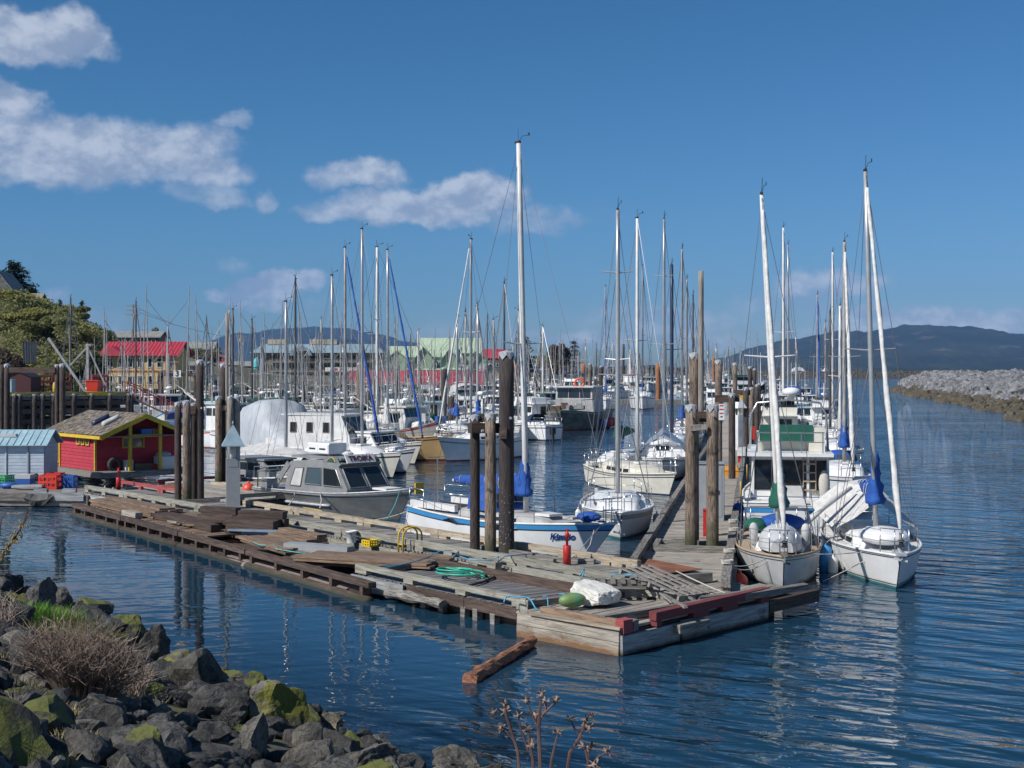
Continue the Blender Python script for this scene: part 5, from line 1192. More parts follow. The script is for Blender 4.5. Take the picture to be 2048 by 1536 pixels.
mb = MB(); mb.loft([[Vector((x, y, z+random.uniform(-.05, .05))) for y, z in ((-1.35, .95), (-.8, 1.55), (0, zt), (.8, 1.55), (1.35, .95))] for x, zt in ((-3.6, 1.7), (-2.4, 2.15), (-1.0, 2.3), (.2, 2.25), (1.2, 1.95), (1.7, 1.5))], False, False); obj('tarpaulin', mb, m_silver, S4, False); mb = MB(); mb.prism([(1.62, -1.15, 1.0), (1.62, 1.15, 1.0), (1.5, .75, 1.6), (1.5, 0, 1.85), (1.5, -.75, 1.6)], (-.04, 0, 0)); fp = obj('front_panel', mb, m_white, S4); mb = MB(); mb.box((1.585, -.05, 1.42), (.04, .6, .24)); obj('window', mb, m_glass, fp)
S5, h = sailboat('sailboat with dark furled mast cover behind the silver tarpaulin', 8.6, 2.7, P(1340, 925), (-.15, -.99), 9.8, m_white, [(.8, .86, m_navy)], m_navy, m_white, (.25, .72, .5, .7), m_white, 3, .02, m_navy, None, 2.8, None, None, (.95, .9, 1.05), (.5,), .013, r=.11)
for k, (lab, px, by, Lm, hm, mst, hm_) in enumerate((('slim masted white sailboat far along the left of the pier', 1362, 905, 8.6, 11.5, m_mastgrey, m_white), ('grey hulled sailboat far along the left of the pier', 1372, 886, 8.4, 10.3, m_mastgrey, m_hullgrey), ('blue hulled sailboat far along the left of the pier', 1385, 872, 8.6, 9.8, m_mastdk, m_bluestripe), ('cream sailboat at the far left end of the pier row', 1400, 855, 8.6, 11, m_alu, m_cream))):
    sailboat(lab, Lm, 2.7, P(px, by), (-.15, -.99), hm, hm_, [(.8, .86, m_navy)], m_navy, m_white, (.25, .72, .5, .7), m_white, 2, .03, mst, None, 2.7, (m_blue, m_green, None, m_tarpgrey)[k], None, (.95, .9, 1.05), (.5,), .02, r=.08, lines=k < 2)
# boats right of the pier beyond the first two
def far_right(lab, px, by, L, ytop, mh, mst, **kw):
    hm = H+(HY-ytop)*D(by)/F-1.45
    kw = dict(dict(jib=None, cover=None, hood=None), **kw); Y = D(by)
    return sailboat(lab, L, L*.32, P(px, by), (-.16, -.985), hm, mh, [(.82, .87, m_navy)], m_navy, m_deckw, (.25, .72, .48, .68), m_white, 3, .05, mst, kw['jib'], L*.34 if kw['cover'] else None, kw['cover'], kw['hood'], (.92, .86, 1.02), (.48,), max(.008, Y/2600*.38), r=.085, lines=True, jr=.11)
R4, h = far_right('white sailboat with bright blue spray hood behind the right sailboat', 1702, 1005, 7.8, 462, m_white, m_mastgrey, jib=m_sail, cover=m_blue, hood=m_blue)
far_right('white sailboat with navy hull band along the outer side of the pier', 1690, 940, 8.0, 600, m_white, m_mastw, cover=m_tarpgrey)
far_right('pale sailboat with a dark mast along the outer side of the pier', 1668, 908, 8.0, 612, m_cream, m_mastdk)
far_right('white sailboat with canvas cover far along the outer side of the pier', 1672, 880, 8.4, 493, m_white, m_mastw, cover=m_tarpgrey, hood=m_tarpgrey)
far_right('sailboat with blue furled sail far along the outer side', 1640, 862, 8.6, 582, m_hullgrey, m_mastgrey, jib=m_blue)
far_right('white two masted looking sailboat inside the pier row', 1572, 905, 9.6, 438, m_white, m_mastw)
far_right('green hooded white sailboat farther up the pier row', 1580, 866, 9.0, 478, m_white, m_alu, hood=m_green)
far_right('small sailboat at the far end of the outer pier row', 1655, 842, 8.0, 640, m_white, m_mastgrey)

# ------------------------------------------------------------------ motor boats
def house(root, prof, w0, w1, m, name='cabin', zlo=None, zhi=None):
    """side profile (x, z) extruded across, narrowing from w0 at its foot to w1 at its roof"""
    zs = [p[1] for p in prof]; lo, hi = min(zs) if zlo is None else zlo, max(zs) if zhi is None else zhi
    wd = lambda z: w0+(w1-w0)*(z-lo)/(hi-lo)
    a = [Vector((x, -wd(z), z)) for x, z in prof]; b = [Vector((x, wd(z), z)) for x, z in prof]; n = len(prof)
    mb = MB(); mb.add(a+b, [tuple(range(n)), tuple(range(2*n-1, n-1, -1))]+[((i+1) % n, i, i+n, (i+1) % n+n) for i in range(n)])
    return obj(name, mb, m, root), wd
def side_win(c, wd, poly, m=None, sides=(1, -1), fr=None):
    for sd in sides:
        q = [Vector((x, sd*(wd(z)+.006), z)) for x, z in poly]; mb = MB(); mb.prism(q if sd < 0 else q[::-1], (0, sd*.012, 0)); o = obj('window', mb, m or m_glass, c)
        if fr:
            mb = MB(); mb.tube([p+Vector((0, sd*.014, 0)) for p in q+[q[0]]], .022, 5); obj('window_frame', mb, fr, o)
def front_win(c, wd, a, b, n, m=None, mar=.1, gap=.06, x_off=.012, fr=None):
    """panes on the sloping face between profile points a (foot) and b (roof)"""
    (x0, z0), (x1, z1) = a, b
    for k in range(n):
        q = []
        for u_, v_ in ((k, 0), (k+1, 0), (k+1, 1), (k, 1)):
            t = mar+(1-2*mar)*v_; x = x0+(x1-x0)*t; z = z0+(z1-z0)*t; w_ = wd(z)*.92; y = -w_+2*w_*u_/n+(gap/2 if u_ == k else -gap/2)
            q.append(Vector((x, y, z)))
        nx = Vector((z1-z0, 0, -(x1-x0))).normalized()
        if nx.x*x_off < 0 and False: nx = -nx
        mb = MB(); mb.prism([p+nx*.006*(1 if x_off > 0 else -1) for p in q], nx*x_off); o = obj('window', mb, m or m_glass, c)
        if fr: mb = MB(); mb.tube([p+nx*x_off*1.3 for p in q+[q[0]]], .022, 5); obj('window_frame', mb, fr, o)
# aluminium water taxi
TB = P(826, 984, 1.0); T = boat('aluminium_boat', 'bare aluminium cabin boat with a white life raft canister on its roof', 'motor boat', 7.8, center=TB-Vector((.70, -.714, 0))*3.9, head=(.70, -.714), group='motor boats')
h = Hull(7.8, 2.5, .72, .78, 1.08, .75, .1, .92, .3, 2.6, .78, True, .45)
hull_parts(T, h, m_alub, [], m_alub, m_alug, rubrail=m_galv)
mb = MB(); h.shell(mb, 0, 1, .93, .99, 18, 1, .05); obj('rub_rail', mb, m_galv, T, True)
mb = MB()
for sd in (1, -1): mb.tube([h.pt(t, .48, sd, .03) for t in (.12, .25, .4, .52, .6)], .05, 6)
obj('hull_strake', mb, m_galv, T, True)
prof = [(-2.0, .62), (1.5, .72), (1.6, .98), (1.0, 1.72), (1.14, 1.82), (.8, 1.93), (-.6, 1.90), (-1.8, 1.80), (-1.95, 1.70), (-2.05, .75)]
c, wd = house(T, prof, 1.0, .88, m_alug)
side_win(c, wd, [(.25, 1.05), (1.32, 1.05), (.90, 1.62), (.18, 1.65)], m_glass, fr=m_alub)
side_win(c, wd, [(-.85, 1.05), (.10, 1.05), (.03, 1.64), (-.75, 1.62)], m_glassl, fr=m_alub)
side_win(c, wd, [(-1.75, .95), (-1.1, .95), (-1.0, 1.6), (-1.5, 1.58)], m_tarpgrey, fr=m_alub)
front_win(c, wd, (1.6, .98), (1.0, 1.72), 2, m_glass, .06, .12, fr=m_alub)
mb = MB(); mb.box((-.45, 0, 1.97), (2.9, 1.6, .07)); obj('roof_deck', mb, m_alug, c)
mb = MB(); mb.prism([(1.16, -.62, 1.84), (1.16, .62, 1.84), (1.0, .62, 2.12), (1.0, -.62, 2.12)], (-.05, 0, 0)); sg = obj('name_board', mb, m_signw, c)
text('boat_name', 'TROIKA', .27, m_print, sg, (1.092, 0, 1.982), (R(60), 0, R(90)), 0, .004, 1.05, .008)
for sd in (-1, 1):
    mb = MB(); mb.prism([(.1, sd*.89, 1.86), (1.05, sd*.88, 1.86), (.85, sd*.84, 2.08), (.3, sd*.84, 2.08)], (0, sd*.01, 0)); e = obj('emblem_board', mb, m_alub, c)
    mb = MB(); mb.prism([(.42, sd*.91, 1.88), (.78, sd*.91, 1.88), (.62, sd*.88, 2.01)], (0, sd*.004, 0)); obj('emblem', mb, m_green, e)
    mb = MB(); mb.tube([(.36, sd*.91, 1.88), (.46, sd*.895, 1.98), (.6, sd*.885, 2.03), (.75, sd*.895, 1.98), (.84, sd*.91, 1.88)], .016, 5); obj('emblem_arch', mb, m_ropey, e)
mb = MB(); mb.loft([[Vector((x, y*k, 2.04+z)) for y, z in ((-.4, .04), (-.42, .08), (-.42, .36), (-.38, .42), (.38, .42), (.42, .36), (.42, .08), (.4, .04))] for x, k in ((-1.5, .93), (-1.46, 1), (-.92, 1), (-.9, 1.03), (-.86, 1.03), (-.84, 1), (-.28, 1), (-.24, .93))]); lr = obj('life_raft_canister', mb, m_white, None, False, T.location, T.rotation_euler.z); tag(lr, 'white life raft canister strapped to the aluminium boat roof', 'life raft')
for x in (-1.18, -.58): mb = MB(); mb.box((x, 0, 2.25), (.36, .853, .06)); obj('strap', mb, m_black, lr)
mb = MB()
for sd in (1, -1): mb.tube([(-3.7, sd*1.05, .75), (-3.7, sd*1.05, 1.35), (-2.6, sd*1.05, 1.35), (-2.5, sd*1.0, .8)], .028, 6); mb.tube([(-3.7, sd*1.05, 1.05), (-2.55, sd*1.05, 1.05)], .02, 6)
mb.tube([(-3.7, 1.05, 1.35), (-3.7, -1.05, 1.35)], .028, 6); obj('stern_rail', mb, m_alub, T, True)
mb = MB(); mb.box((-3.15, -.95, .92), (.8, .05, .34)); obj('stern_panel', mb, m_alug, T)
mb = MB(); mb.beam((-1.9, -.92, 1.72), (-2.75, -.98, .8), .05, .22); obj('cabin_wing', mb, m_alug, T)
mb = MB(); mb.box((2.55, 0, 1.03), (.75, .7, .06)); obj('foredeck_hatch', mb, m_deckw, T)
mb = MB(); mb.tube([(-.1, .3, 2.05), (-.1, .3, 3.2)], .012, 5); mb.tube([(.9, -.4, 2.0), (.9, -.4, 2.5)], .012, 5); mb.lathe((.1, .2, 2.02), [(.14, 0), (.2, .05), (.2, .1), (.1, .15)], 12); obj('roof_antennas', mb, m_white2, T)
rope('teal bow line from the aluminium boat to the long float rail', [TB+Vector((-.45, .3, .03)), P(790, 1010, .9), P(775, 1038, .62), P(764, 1040, .7), P(762, 1046, .6)], m_ropeg, .018)
for k, (px, py, px2, py2) in enumerate(((590, 985, 578, 1010), (640, 985, 640, 1016))):
    rope(('grey line tied from the aluminium boat cabin wing to the rail', 'grey line tied amidships from the aluminium boat to the rail')[k], [P(px, py, .82), P((px+px2)/2+3, (py+py2)/2, .75), P(px2, py2, .72)], m_rope, .02)
q = P(497, 990, .3); mb = MB(); mb.ball((0, 0, .22), .24, 16, 10); mb.lathe((0, 0, .42), [(.06, 0), (.05, .1)], 8); tag(obj('buoy', mb, m_orange, None, True, q), 'round orange buoy hanging at the stern of the grey tarped boat', 'buoy')
# generic cabin cruiser
def cruiser(label, L, B, bow, head, mh, mcab, roof, win=None, fly=False, canopy=None, center=None, fb=(.9, .9, 1.25), mbot=None, stripes=(), mast=0, antennas=2, name='motor_boat', group='motor boats', gear=True, wide=.8, house_x=(-.30, .12), hh=1.35, tubes=True, nwn=None, wz=(.48, .85), wl=1.0):
    h = Hull(L, B, fb[0], fb[1], fb[2], .6, .05, .9, .35, 2.4, .82, False, .42); t = boat(name, label, 'motor boat', L, bow, head, center, .6, group)
    hull_parts(t, h, mh, stripes, mbot or m_navy, m_deckw)
    x0, x1 = house_x[0]*L, house_x[1]*L; z0 = fb[1]-.05
    prof = [(x0, z0), (x1+.55, z0+.12), (x1+.5, z0+hh*.42), (x1, z0+hh), (x0, z0+hh)]
    c, wd = house(t, prof, B*.5*wide, B*.5*wide*.93, mcab)
    n = nwn or max(2, int((x1-x0)/.9))
    for k in range(n):
        a = x0+.15+(x1-x0-.2)*k/n; e = a+(x1-x0-.2)/n-.12; e = a+(e-a)*wl; side_win(c, wd, [(a, z0+hh*wz[0]), (e, z0+hh*wz[0]), (e-.02, z0+hh*wz[1]), (a, z0+hh*wz[1])], win, fr=None if wl == 1 else m_rail_dk)
    front_win(c, wd, (x1+.5, z0+hh*.42), (x1, z0+hh), 3, win, .1)
    q = [(x0-.02, -B*.25, z0+.1), (x0-.02, B*.05, z0+.1), (x0-.02, B*.05, z0+hh*.85), (x0-.02, -B*.25, z0+hh*.85)]; mb = MB(); mb.prism(q, (-.012, 0, 0)); obj('door', mb, win or m_glass, c)
    mb = MB(); mb.prism([(x0-.45, -B*.42, z0+hh), (x1+.2, -B*.40, z0+hh), (x1+.2, B*.40, z0+hh), (x0-.45, B*.42, z0+hh)], (0, 0, .07)); obj('roof', mb, roof, c)
    zt = z0+hh+.07
    trunk(t, h, .5+(x1+.3)/L, .88, .32, .6, mcab, nw=0)
    if fly:
        fx0, fx1 = x0+.1, x1-.35; c2, wd2 = house(t, [(fx0, zt), (fx1+.35, zt), (fx1+.1, zt+.55), (fx0, zt+.45)], B*.36, B*.38, mcab, 'flybridge'); zt += .5
        front_win(c2, wd2, (fx1+.3, zt-.02), (fx1-.05, zt+.32), 2, m_glassl, .0)
    if canopy:
        cx0, cx1 = (x0-.1, x1-.2) if fly else (x0-L*.22, x0)
        zb = zt if fly else z0
        mb = MB(); n_ = 9
        rings = [[Vector((x, math.cos(a)*B*.40, zb+(.15 if fly else hh*.55)+(.75)*k*max(0, math.sin(a))**.5)) for a in [math.pi*j/(n_-1) for j in range(n_)]] for x, k in ((cx0-.1, .75), (cx0+.2, 1.0), (cx1, 1.02), (cx1+.2, .8))]
        mb.loft(rings, False, False); obj('canopy', mb, canopy, t, True)
    if mast:
        xm = x0+.35*(x1-x0); mb = MB(); mb.tube([(xm, 0, zt), (xm, 0, zt+mast)], [.06, .035], 7); mb.tube([(xm, -.5, zt+mast*.7), (xm, .5, zt+mast*.7)], .02, 5); obj('mast', mb, m_mastw, t)
        mb = MB(); mb.lathe((xm+.25, 0, zt+mast*.35), [(.03, -.1), (.26, -.02), (.27, .1), (.2, .15)], 12); obj('radar', mb, m_white, t, True)
    for k in range(antennas):
        mb = MB(); x = x0+.4+.7*k; y = (-1)**k*B*.25; mb.tube([(x, y, zt), (x-.15, y, zt+2.2+.6*k)], .012, 4); obj('antenna', mb, m_white2, t)
    if tubes:
        mb = MB(); rr_ = .018
        for sd in (1, -1):
            tops = [h.pt(tt, 1, sd, -.06)+Vector((0, 0, .5)) for tt in (.55, .68, .82, .93, 1.0)]; mb.tube(tops, rr_, 5)
            for tt in (.55, .68, .82, .93): q = h.pt(tt, 1, sd, -.06); mb.tube([q, q+Vector((0, 0, .5))], rr_, 5)
        obj('bow_rail', mb, m_steel, t)
    if gear:
        mb = MB(); mb.box((-L*.42, .2, fb[0]+.18), (.5, .7, .4)); obj('deck_box', mb, m_white2, t)
    return t, h
# trawler with the glazed wheelhouse, seen from astern
h = Hull(9.2, 2.95, 1.02, .98, 1.4, .7, .05, .94, .4, 2.4, .84)
TR = boat('motor_boat', 'white trawler with blue band, glazed wheelhouse and green flybridge canopy seen from astern', 'motor boat', 9.2, center=P(1574, 1075)+PD*4.6+PR*.12, head=PD, group='motor boats')
hull_parts(TR, h, m_white, [(.72, .86, m_bluestripe)], m_navy, m_deckw)
mb = MB(); h.shell(mb, 0, 1, .88, .96, 16, 1, .03); obj('rub_rail', mb, m_white, TR)
mb = MB(); mb.box((-3.9, 0, 1.0), (1.3, 2.2, .04)); obj('cockpit_sole', mb, m_tarpgrey, TR)
prof = [(-2.9, 1.0), (1.7, 1.1), (1.6, 1.7), (1.2, 2.36), (-2.9, 2.36)]
c, wd = house(TR, prof, 1.22, 1.16, m_white)
for x0_, x1_, mm_ in ((-1.12, -.62, m_glass), (-.5, .32, m_glass), (.42, 1.08, m_glass)):
    mb = MB(); mb.prism([(-2.915, x0_, 1.28 if x0_ != -.5 else 1.04), (-2.915, x1_, 1.28 if x0_ != -.5 else 1.04), (-2.915, x1_, 2.22), (-2.915, x0_, 2.22)], (-.012, 0, 0)); obj('window', mb, mm_, c)
for y in (-1.17, -.56, .37, 1.13): mb = MB(); mb.box((-2.95, y, 1.68), (.06, .07, 1.34)); obj('window_post', mb, m_wframe, c)
side_win(c, wd, [(-2.6, 1.55), (-1.4, 1.55), (-1.4, 2.2), (-2.6, 2.2)]); side_win(c, wd, [(-1.2, 1.55), (.1, 1.55), (.1, 2.2), (-1.2, 2.2)]); side_win(c, wd, [(.3, 1.6), (1.35, 1.65), (1.1, 2.2), (.3, 2.2)])
front_win(c, wd, (1.6, 1.7), (1.2, 2.36), 3)
mb = MB(); mb.box((-1.15, 0, 2.42), (4.9, 2.62, .1)); obj('roof', mb, m_white, c)
c2, wd2 = house(TR, [(-2.2, 2.47), (.6, 2.47), (.3, 3.0), (-2.2, 2.9)], 1.0, 1.02, m_cream, 'flybridge')
mb = MB()
for y in (-1.0, -.35, .35, 1.0): mb.tube([(-3.3, y, 2.47), (-3.3, y, 3.1)], .02, 5)
mb.tube([(-3.3, -1.05, 3.1), (-3.3, 1.05, 3.1)], .022, 5); mb.tube([(-3.3, -1.05, 2.8), (-3.3, 1.05, 2.8)], .016, 5); obj('flybridge_rail', mb, m_steel, TR)
mb = MB(); mb.box((-2.35, .1, 3.05), (.5, 1.65, .5)); obj('flybridge_canvas', mb, m_green, TR)
mb = MB(); mb.box((-2.36, -.85, 2.85), (.4, .5, .75)); obj('canopy_panel', mb, m_cream, TR)
mb = MB()
for x in (-1.6, -1.3): mb.tube([(x, -1.25, 2.45), (x+.1, -1.2, 3.6), (x+.15, -1.0, 3.98), (x+.15, 0, 4.08), (x+.15, 1.0, 3.98), (x+.1, 1.2, 3.6), (x, 1.25, 2.45)], .03, 6)
obj('radar_arch', mb, m_steel, TR, True)
mb = MB(); mb.lathe((-1.3, -.1, 4.1), [(.1, 0), (.1, .12), (.26, .14), (.29, .22), (.27, .32), (.1, .38)], 16); obj('radar', mb, m_white, TR, True)
mb = MB(); mb.tube([(-2.98, -.42, 1.1), (-2.98, -.42, 2.4)], .02, 5); mb.tube([(-2.98, -.8, 1.1), (-2.98, -.8, 2.4)], .02, 5)
for k in range(4): mb.box((-2.99, -.61, 1.3+.27*k), (.07, .4, .04))
obj('boarding_ladder', mb, m_teak, TR)
mb = MB(); mb.ball((-3.1, -1.05, 1.5), .2, 10, 8, .8, .9, 2.2); obj('hung_rope', mb, m_rope, TR, True)
mb = MB(); mb.box((-3.05, .0, 1.22), (.05, .8, .42)); obj('door', mb, m_tarpgrey, TR)
mb = MB(); mb.tube([(-4.55, -1.2, 1.02), (-4.55, -1.2, 1.22), (-4.55, 1.2, 1.22), (-4.55, 1.2, 1.02)], .02, 5); obj('stern_rail', mb, m_steel, TR)
mb = MB(); mb.box((-4.64, .0, .78), (.04, .9, .5)); obj('transom_door', mb, m_wframe, TR)
mb = MB(); mb.tube([(-4.75, .5, .2), (-4.75, .5, .98), (-4.75, -.8, .98), (-4.75, -.8, .2)], .03, 6); obj('swim_ladder', mb, m_tarpgrey, TR)
fend(TR, h, .12, 1, m_blue, .8, .16, .9)
mb = MB(); mb.tube([(2.4, .4, 1.3), (2.4, .4, 5.2)], .05, 6); obj('mast', mb, m_mastw, TR)
cruiser('white cabin cruiser with tan bridge canopy ahead of the trawler', 8.6, 2.8, P(1562, 905)+PD*8, PD, m_white, m_cream, m_white, fly=True, canopy=m_tarpgrey, mast=1.6)
cruiser('white cruiser with blue bimini farther along the pier row', 8.2, 2.7, P(1585, 858)+PD*8, PD, m_white, m_white, m_white, fly=True, canopy=m_blue, mast=1.4)

# left of the channel
GT, h = sailboat('grey sailboat whose deck is tented with pale grey tarpaulin', 6.6, 2.2, P(640, 968), (.66, -.75), 7.3, m_hullgrey, [], m_navy, m_deckw, None, None, 0, .05, m_alu, None, None, None, None, (.85, .8, .95), (.5,), .009, r=.07, center=P(560, 968)+Vector((0, .5, 0)))
mb = MB(); mb.loft([[Vector((x, y, z)) for y, z in ((-1.2, .75), (-.7, 1.35), (0, zt), (.7, 1.35), (1.2, .75))] for x, zt in ((-3.0, 1.5), (-1.8, 1.75), (-.3, 1.7), (.9, 1.6), (2.2, 1.3), (2.9, .95))], True, False); obj('tarpaulin', mb, m_tarpgrey, GT)
cruiser('grey aluminium skiff with stern rails beside the orange buoy', 5.2, 2.0, None, (.7, -.71), m_alub, m_alug, m_alug, center=P(535, 985)+Vector((0, .4, 0)), fb=(.6, .6, .8), hh=.8, antennas=0, gear=False)
# shrink wrapped boat
t = boat('wrapped_boat', 'large boat fully shrink wrapped in white tarpaulin', 'motor boat', 7.4, center=A(556, 70, z=0), head=(.42, -.9), group='motor boats'); s_ = 68/F
h = Hull(7.4, 2.9, 1.0, 1.0, 1.3, .6, .05, .9, .4); hull_parts(t, h, m_white, [], m_navy)
mb = MB(); rings = []
for x, zt, wk in ((-3.75, 1.9, .95), (-3.6, 2.9, 1), (-2.6, 3.3, 1.02), (-1.2, 3.5, 1.02), (.6, 3.5, 1.02), (1.0, 3.3, 1.0), (1.5, 2.5, .98), (2.8, 1.8, .7), (3.8, 1.3, .12)):
    rings.append([Vector((x+random.uniform(-.06, .06), y*1.48*wk*(1+random.uniform(-.035, .035)), .35+(zt-.35)*k*(1+random.uniform(-.02, .02)))) for y, k in ((-1, 0), (-1.02, .3), (-.98, .62), (-.84, .9), (-.45, .985), (0, 1), (.45, .985), (.84, .9), (.98, .62), (1.02, .3), (1, 0))])
mb.loft(rings, True, False); obj('shrink_wrap', mb, m_tarp, t, True)
# old wooden cabin boat
W, h = cruiser('old white wooden boat with long boxy cabin and square windows', 8.4, 2.7, None, (.93, -.37), m_white2, m_white2, m_white2, center=A(662, 66, z=0), fb=(1.2, 1.1, 1.45), house_x=(-.22, .14), hh=1.75, nwn=3, wz=(.52, .8), wl=.42, antennas=0, mast=0, wide=.86)
B5, h = cruiser('small white cabin cruiser with hanging fenders beside the tan sailboat', 6.6, 2.4, P(812, 946), (.78, -.63), m_white, m_white, m_white, fb=(.85, .85, 1.2), house_x=(-.08, .16), hh=1.15, stripes=[(.84, .9, m_black)], antennas=1, mast=1.3)
for t_ in (.86, .78): fend(B5, h, t_, -1, m_tarpgrey, .75, .14, .8)
B6, h = sailboat('tan hulled wooden sailboat with a pale mast', 8.2, 2.6, P(893, 921), (.93, -.36), 10.4, m_tan, [(.86, .9, m_print)], m_print, m_tan, (.12, .62, .62, .8), m_tan, 3, -.08, m_mastw, None, None, None, None, (1.25, 1.15, 1.45), (.6,), .012, r=.085, rb=.4, lines=True)
B7, h = sailboat('white sailboat with long boom whose red bottomed bow points left', 7.0, 2.5, P(893, 923), (-.62, -.78), 11.0, m_white, [(.78, .84, m_lampgrey)], m_redbot, m_white, (.25, .72, .42, .66), m_white, 3, .10, m_alu, m_sail, None, None, None, (1.2, 1.1, 1.4), (.52,), .012, r=.08, rb=.7)
mb = MB(); mb.tube([(-.3, 0, 1.5), (-.3, 0, 3.6)], .04, 6); mb.lathe((-.3, 0, 3.6), [(.05, 0), (.28, .05), (.3, .18), (.22, .26)], 12); obj('radar_post', mb, m_white, B7, True)
B8, h = sailboat('white sailboat stern with black outboard beyond the tall central piling', 7.8, 2.6, None, (-.6, .8), 8.2, m_white, [(.8, .86, m_navy)], m_navy, m_deckw, (.25, .72, .42, .68), m_white, 2, .05, m_alu, None, None, None, m_navy, (1.1, 1.0, 1.2), (.5,), .014, center=P(1060, 880)+Vector((-.6, 2.6, 0)))
mb = MB(); mb.box((-4.0, .2, .7), (.3, .3, .5)); mb.beam((-4.05, .2, .5), (-4.05, .2, -.2), .1, .14); obj('outboard', mb, m_black, B8)
cruiser('white cabin cruiser behind the outboard sailboat', 7.4, 2.5, None, (-.5, .86), m_white, m_white, m_white, center=P(1058, 862)+Vector((0, 4, 0)), fly=True, mast=1.2)
# steel workboat
WB = boat('workboat', 'dark worn steel workboat with square bow and aluminium wheelhouse', 'workboat', 11.5, center=P(1128, 862)+Vector((1.3, 5, 0)), head=(-.28, -.96), group='motor boats')
h = Hull(11.5, 4.4, 1.35, 1.4, 1.75, .9, .1, .95, .5, 5.0, .86); hull_parts(WB, h, m_workhull, [(.9, .97, m_alug)], m_redbot, m_alug, rubrail=m_workhull)
c, wd = house(WB, [(-3.4, 1.3), (.8, 1.3), (1.0, 2.6), (.9, 3.6), (-3.4, 3.6)], 1.7, 1.6, m_tarpgrey)
front_win(c, wd, (1.0, 2.6), (.9, 3.6), 3); side_win(c, wd, [(-1.4, 2.6), (-.4, 2.6), (-.4, 3.3), (-1.4, 3.3)]); side_win(c, wd, [(-.2, 2.6), (.7, 2.6), (.7, 3.3), (-.2, 3.3)])
mb = MB(); mb.box((-1.2, 0, 3.66), (5, 3.6, .1)); obj('roof', mb, m_white2, c)
mb = MB(); mb.tube([(-.8, 0, 3.7), (-.8, 0, 6.8)], .07, 6); mb.tube([(-.8, -.8, 6.0), (-.8, .8, 6.0)], .04, 5); mb.tube([(-2.6, 1, 3.7), (-2.6, 1, 5.4)], .04, 5); obj('mast', mb, m_alug, WB)
for k in range(14): mb = MB(); mb.box((random.uniform(1.4, 4.2), random.uniform(-1.3, 1.3), 1.75+random.uniform(0, .35)), (random.uniform(.3, .9), random.uniform(.2, .6), random.uniform(.2, .5)), random.uniform(0, 3)); obj('deck_gear', mb, random.choice((m_alug, m_workhull, m_timber, m_rope, m_green)), WB)
mb = MB()
for y in (-1.9, 1.9): mb.tube([(4.6, y*.8, 1.7), (4.6, y*.8, 2.6), (1.6, y, 2.6), (1.6, y, 1.5)], .035, 5)
obj('deck_rail', mb, m_alug, WB)
q = WB.location+Matrix.Rotation(WB.rotation_euler.z, 3, 'Z') @ Vector((1.06, .5, 4.0)); mb = MB(); mb.tube([q+Vector((.38*math.cos(a), 0, .38*math.sin(a))) for a in [2*math.pi*k/14 for k in range(15)]], .1, 8); tag(obj('life_ring', mb, m_life, None, True), 'orange life ring on the workboat wheelhouse', 'life ring')
for k, (tt, mm_) in enumerate(((.5, m_blue), (.42, m_white2), (.34, m_blue), (.25, m_orange), (.1, m_orange))): fend(WB, h, tt, 1, mm_, .8, .26 if mm_ is m_orange else .18, .62)
cruiser('small boat with deep blue hull and white wheelhouse in the channel', 6.4, 2.5, P(1200, 838), (.42, -.9), m_blue, m_white, m_white, fb=(1.1, 1.1, 1.5), house_x=(-.2, .1), hh=1.4, antennas=1)
cruiser('white cruiser with black soft canopy behind the workboat', 9.5, 3.2, None, (-.2, -.98), m_white, m_white, m_white, center=P(1150, 812)+Vector((0, 5, 0)), fb=(2.2, 2.2, 2.5), fly=True, canopy=m_navy, antennas=1)
sailboat('white sailboat with bright blue cover along the far channel edge', 10, 3.0, P(1212, 820), (-.05, -1), 14.5, m_white, [(.8, .86, m_navy)], m_navy, m_white, (.25, .72, .5, .7), m_white, 2, .05, m_mastgrey, m_blue, 3.4, m_blue, None, (1.3, 1.25, 1.5), (.45,), .024, r=.11)
sailboat('large white sailboat with long blue deck cover mid channel', 13, 3.6, P(1285, 819), (-.1, -.99), 17, m_white, [(.85, .9, m_navy)], m_navy, m_white, (.2, .75, .8, .8), m_white, 3, .05, m_mastgrey, None, 5, m_blue, None, (1.6, 1.5, 1.8), (.45,), .026, r=.12, lines=False)
# ------------------------------------------------------------------ red shed, blue shed, crates
e0 = Vector((-18.04, 57, 0)); shed = thing('red_shed', 'red clapboard shed with yellow trim and shingle roof on the float', 'shed', (e0.x, e0.y, .5), ang(V))
WX, DY, EV, RG = 4.28, 6.6, 1.67, 2.60          # roof width, roof depth, eave and ridge above the float
x0, x1, y0, y1 = .22, WX-.22, 1.0, DY-.2
mb = MB(); mb.box((WX/2, DY/2, -.06), (WX+.3, DY+.5, .24)); obj('base', mb, m_rail_dk, shed)
n = 11
for k in range(n):       # lapped boards on the left wall and gable wall
    z = .08+k*(EV-.02)/n; mb = MB(); mb.add([(x0, y0, z), (x0, y1, z), (x0-.03, y1, z), (x0-.03, y0, z), (x0, y0, z+EV/n), (x0, y1, z+EV/n), (x0-.008, y1, z+EV/n), (x0-.008, y0, z+EV/n)], [(0, 1, 2, 3), (3, 2, 6, 7), (4, 7, 6, 5), (0, 3, 7, 4), (1, 5, 6, 2)]); obj('clapboard', mb, m_shed, shed)
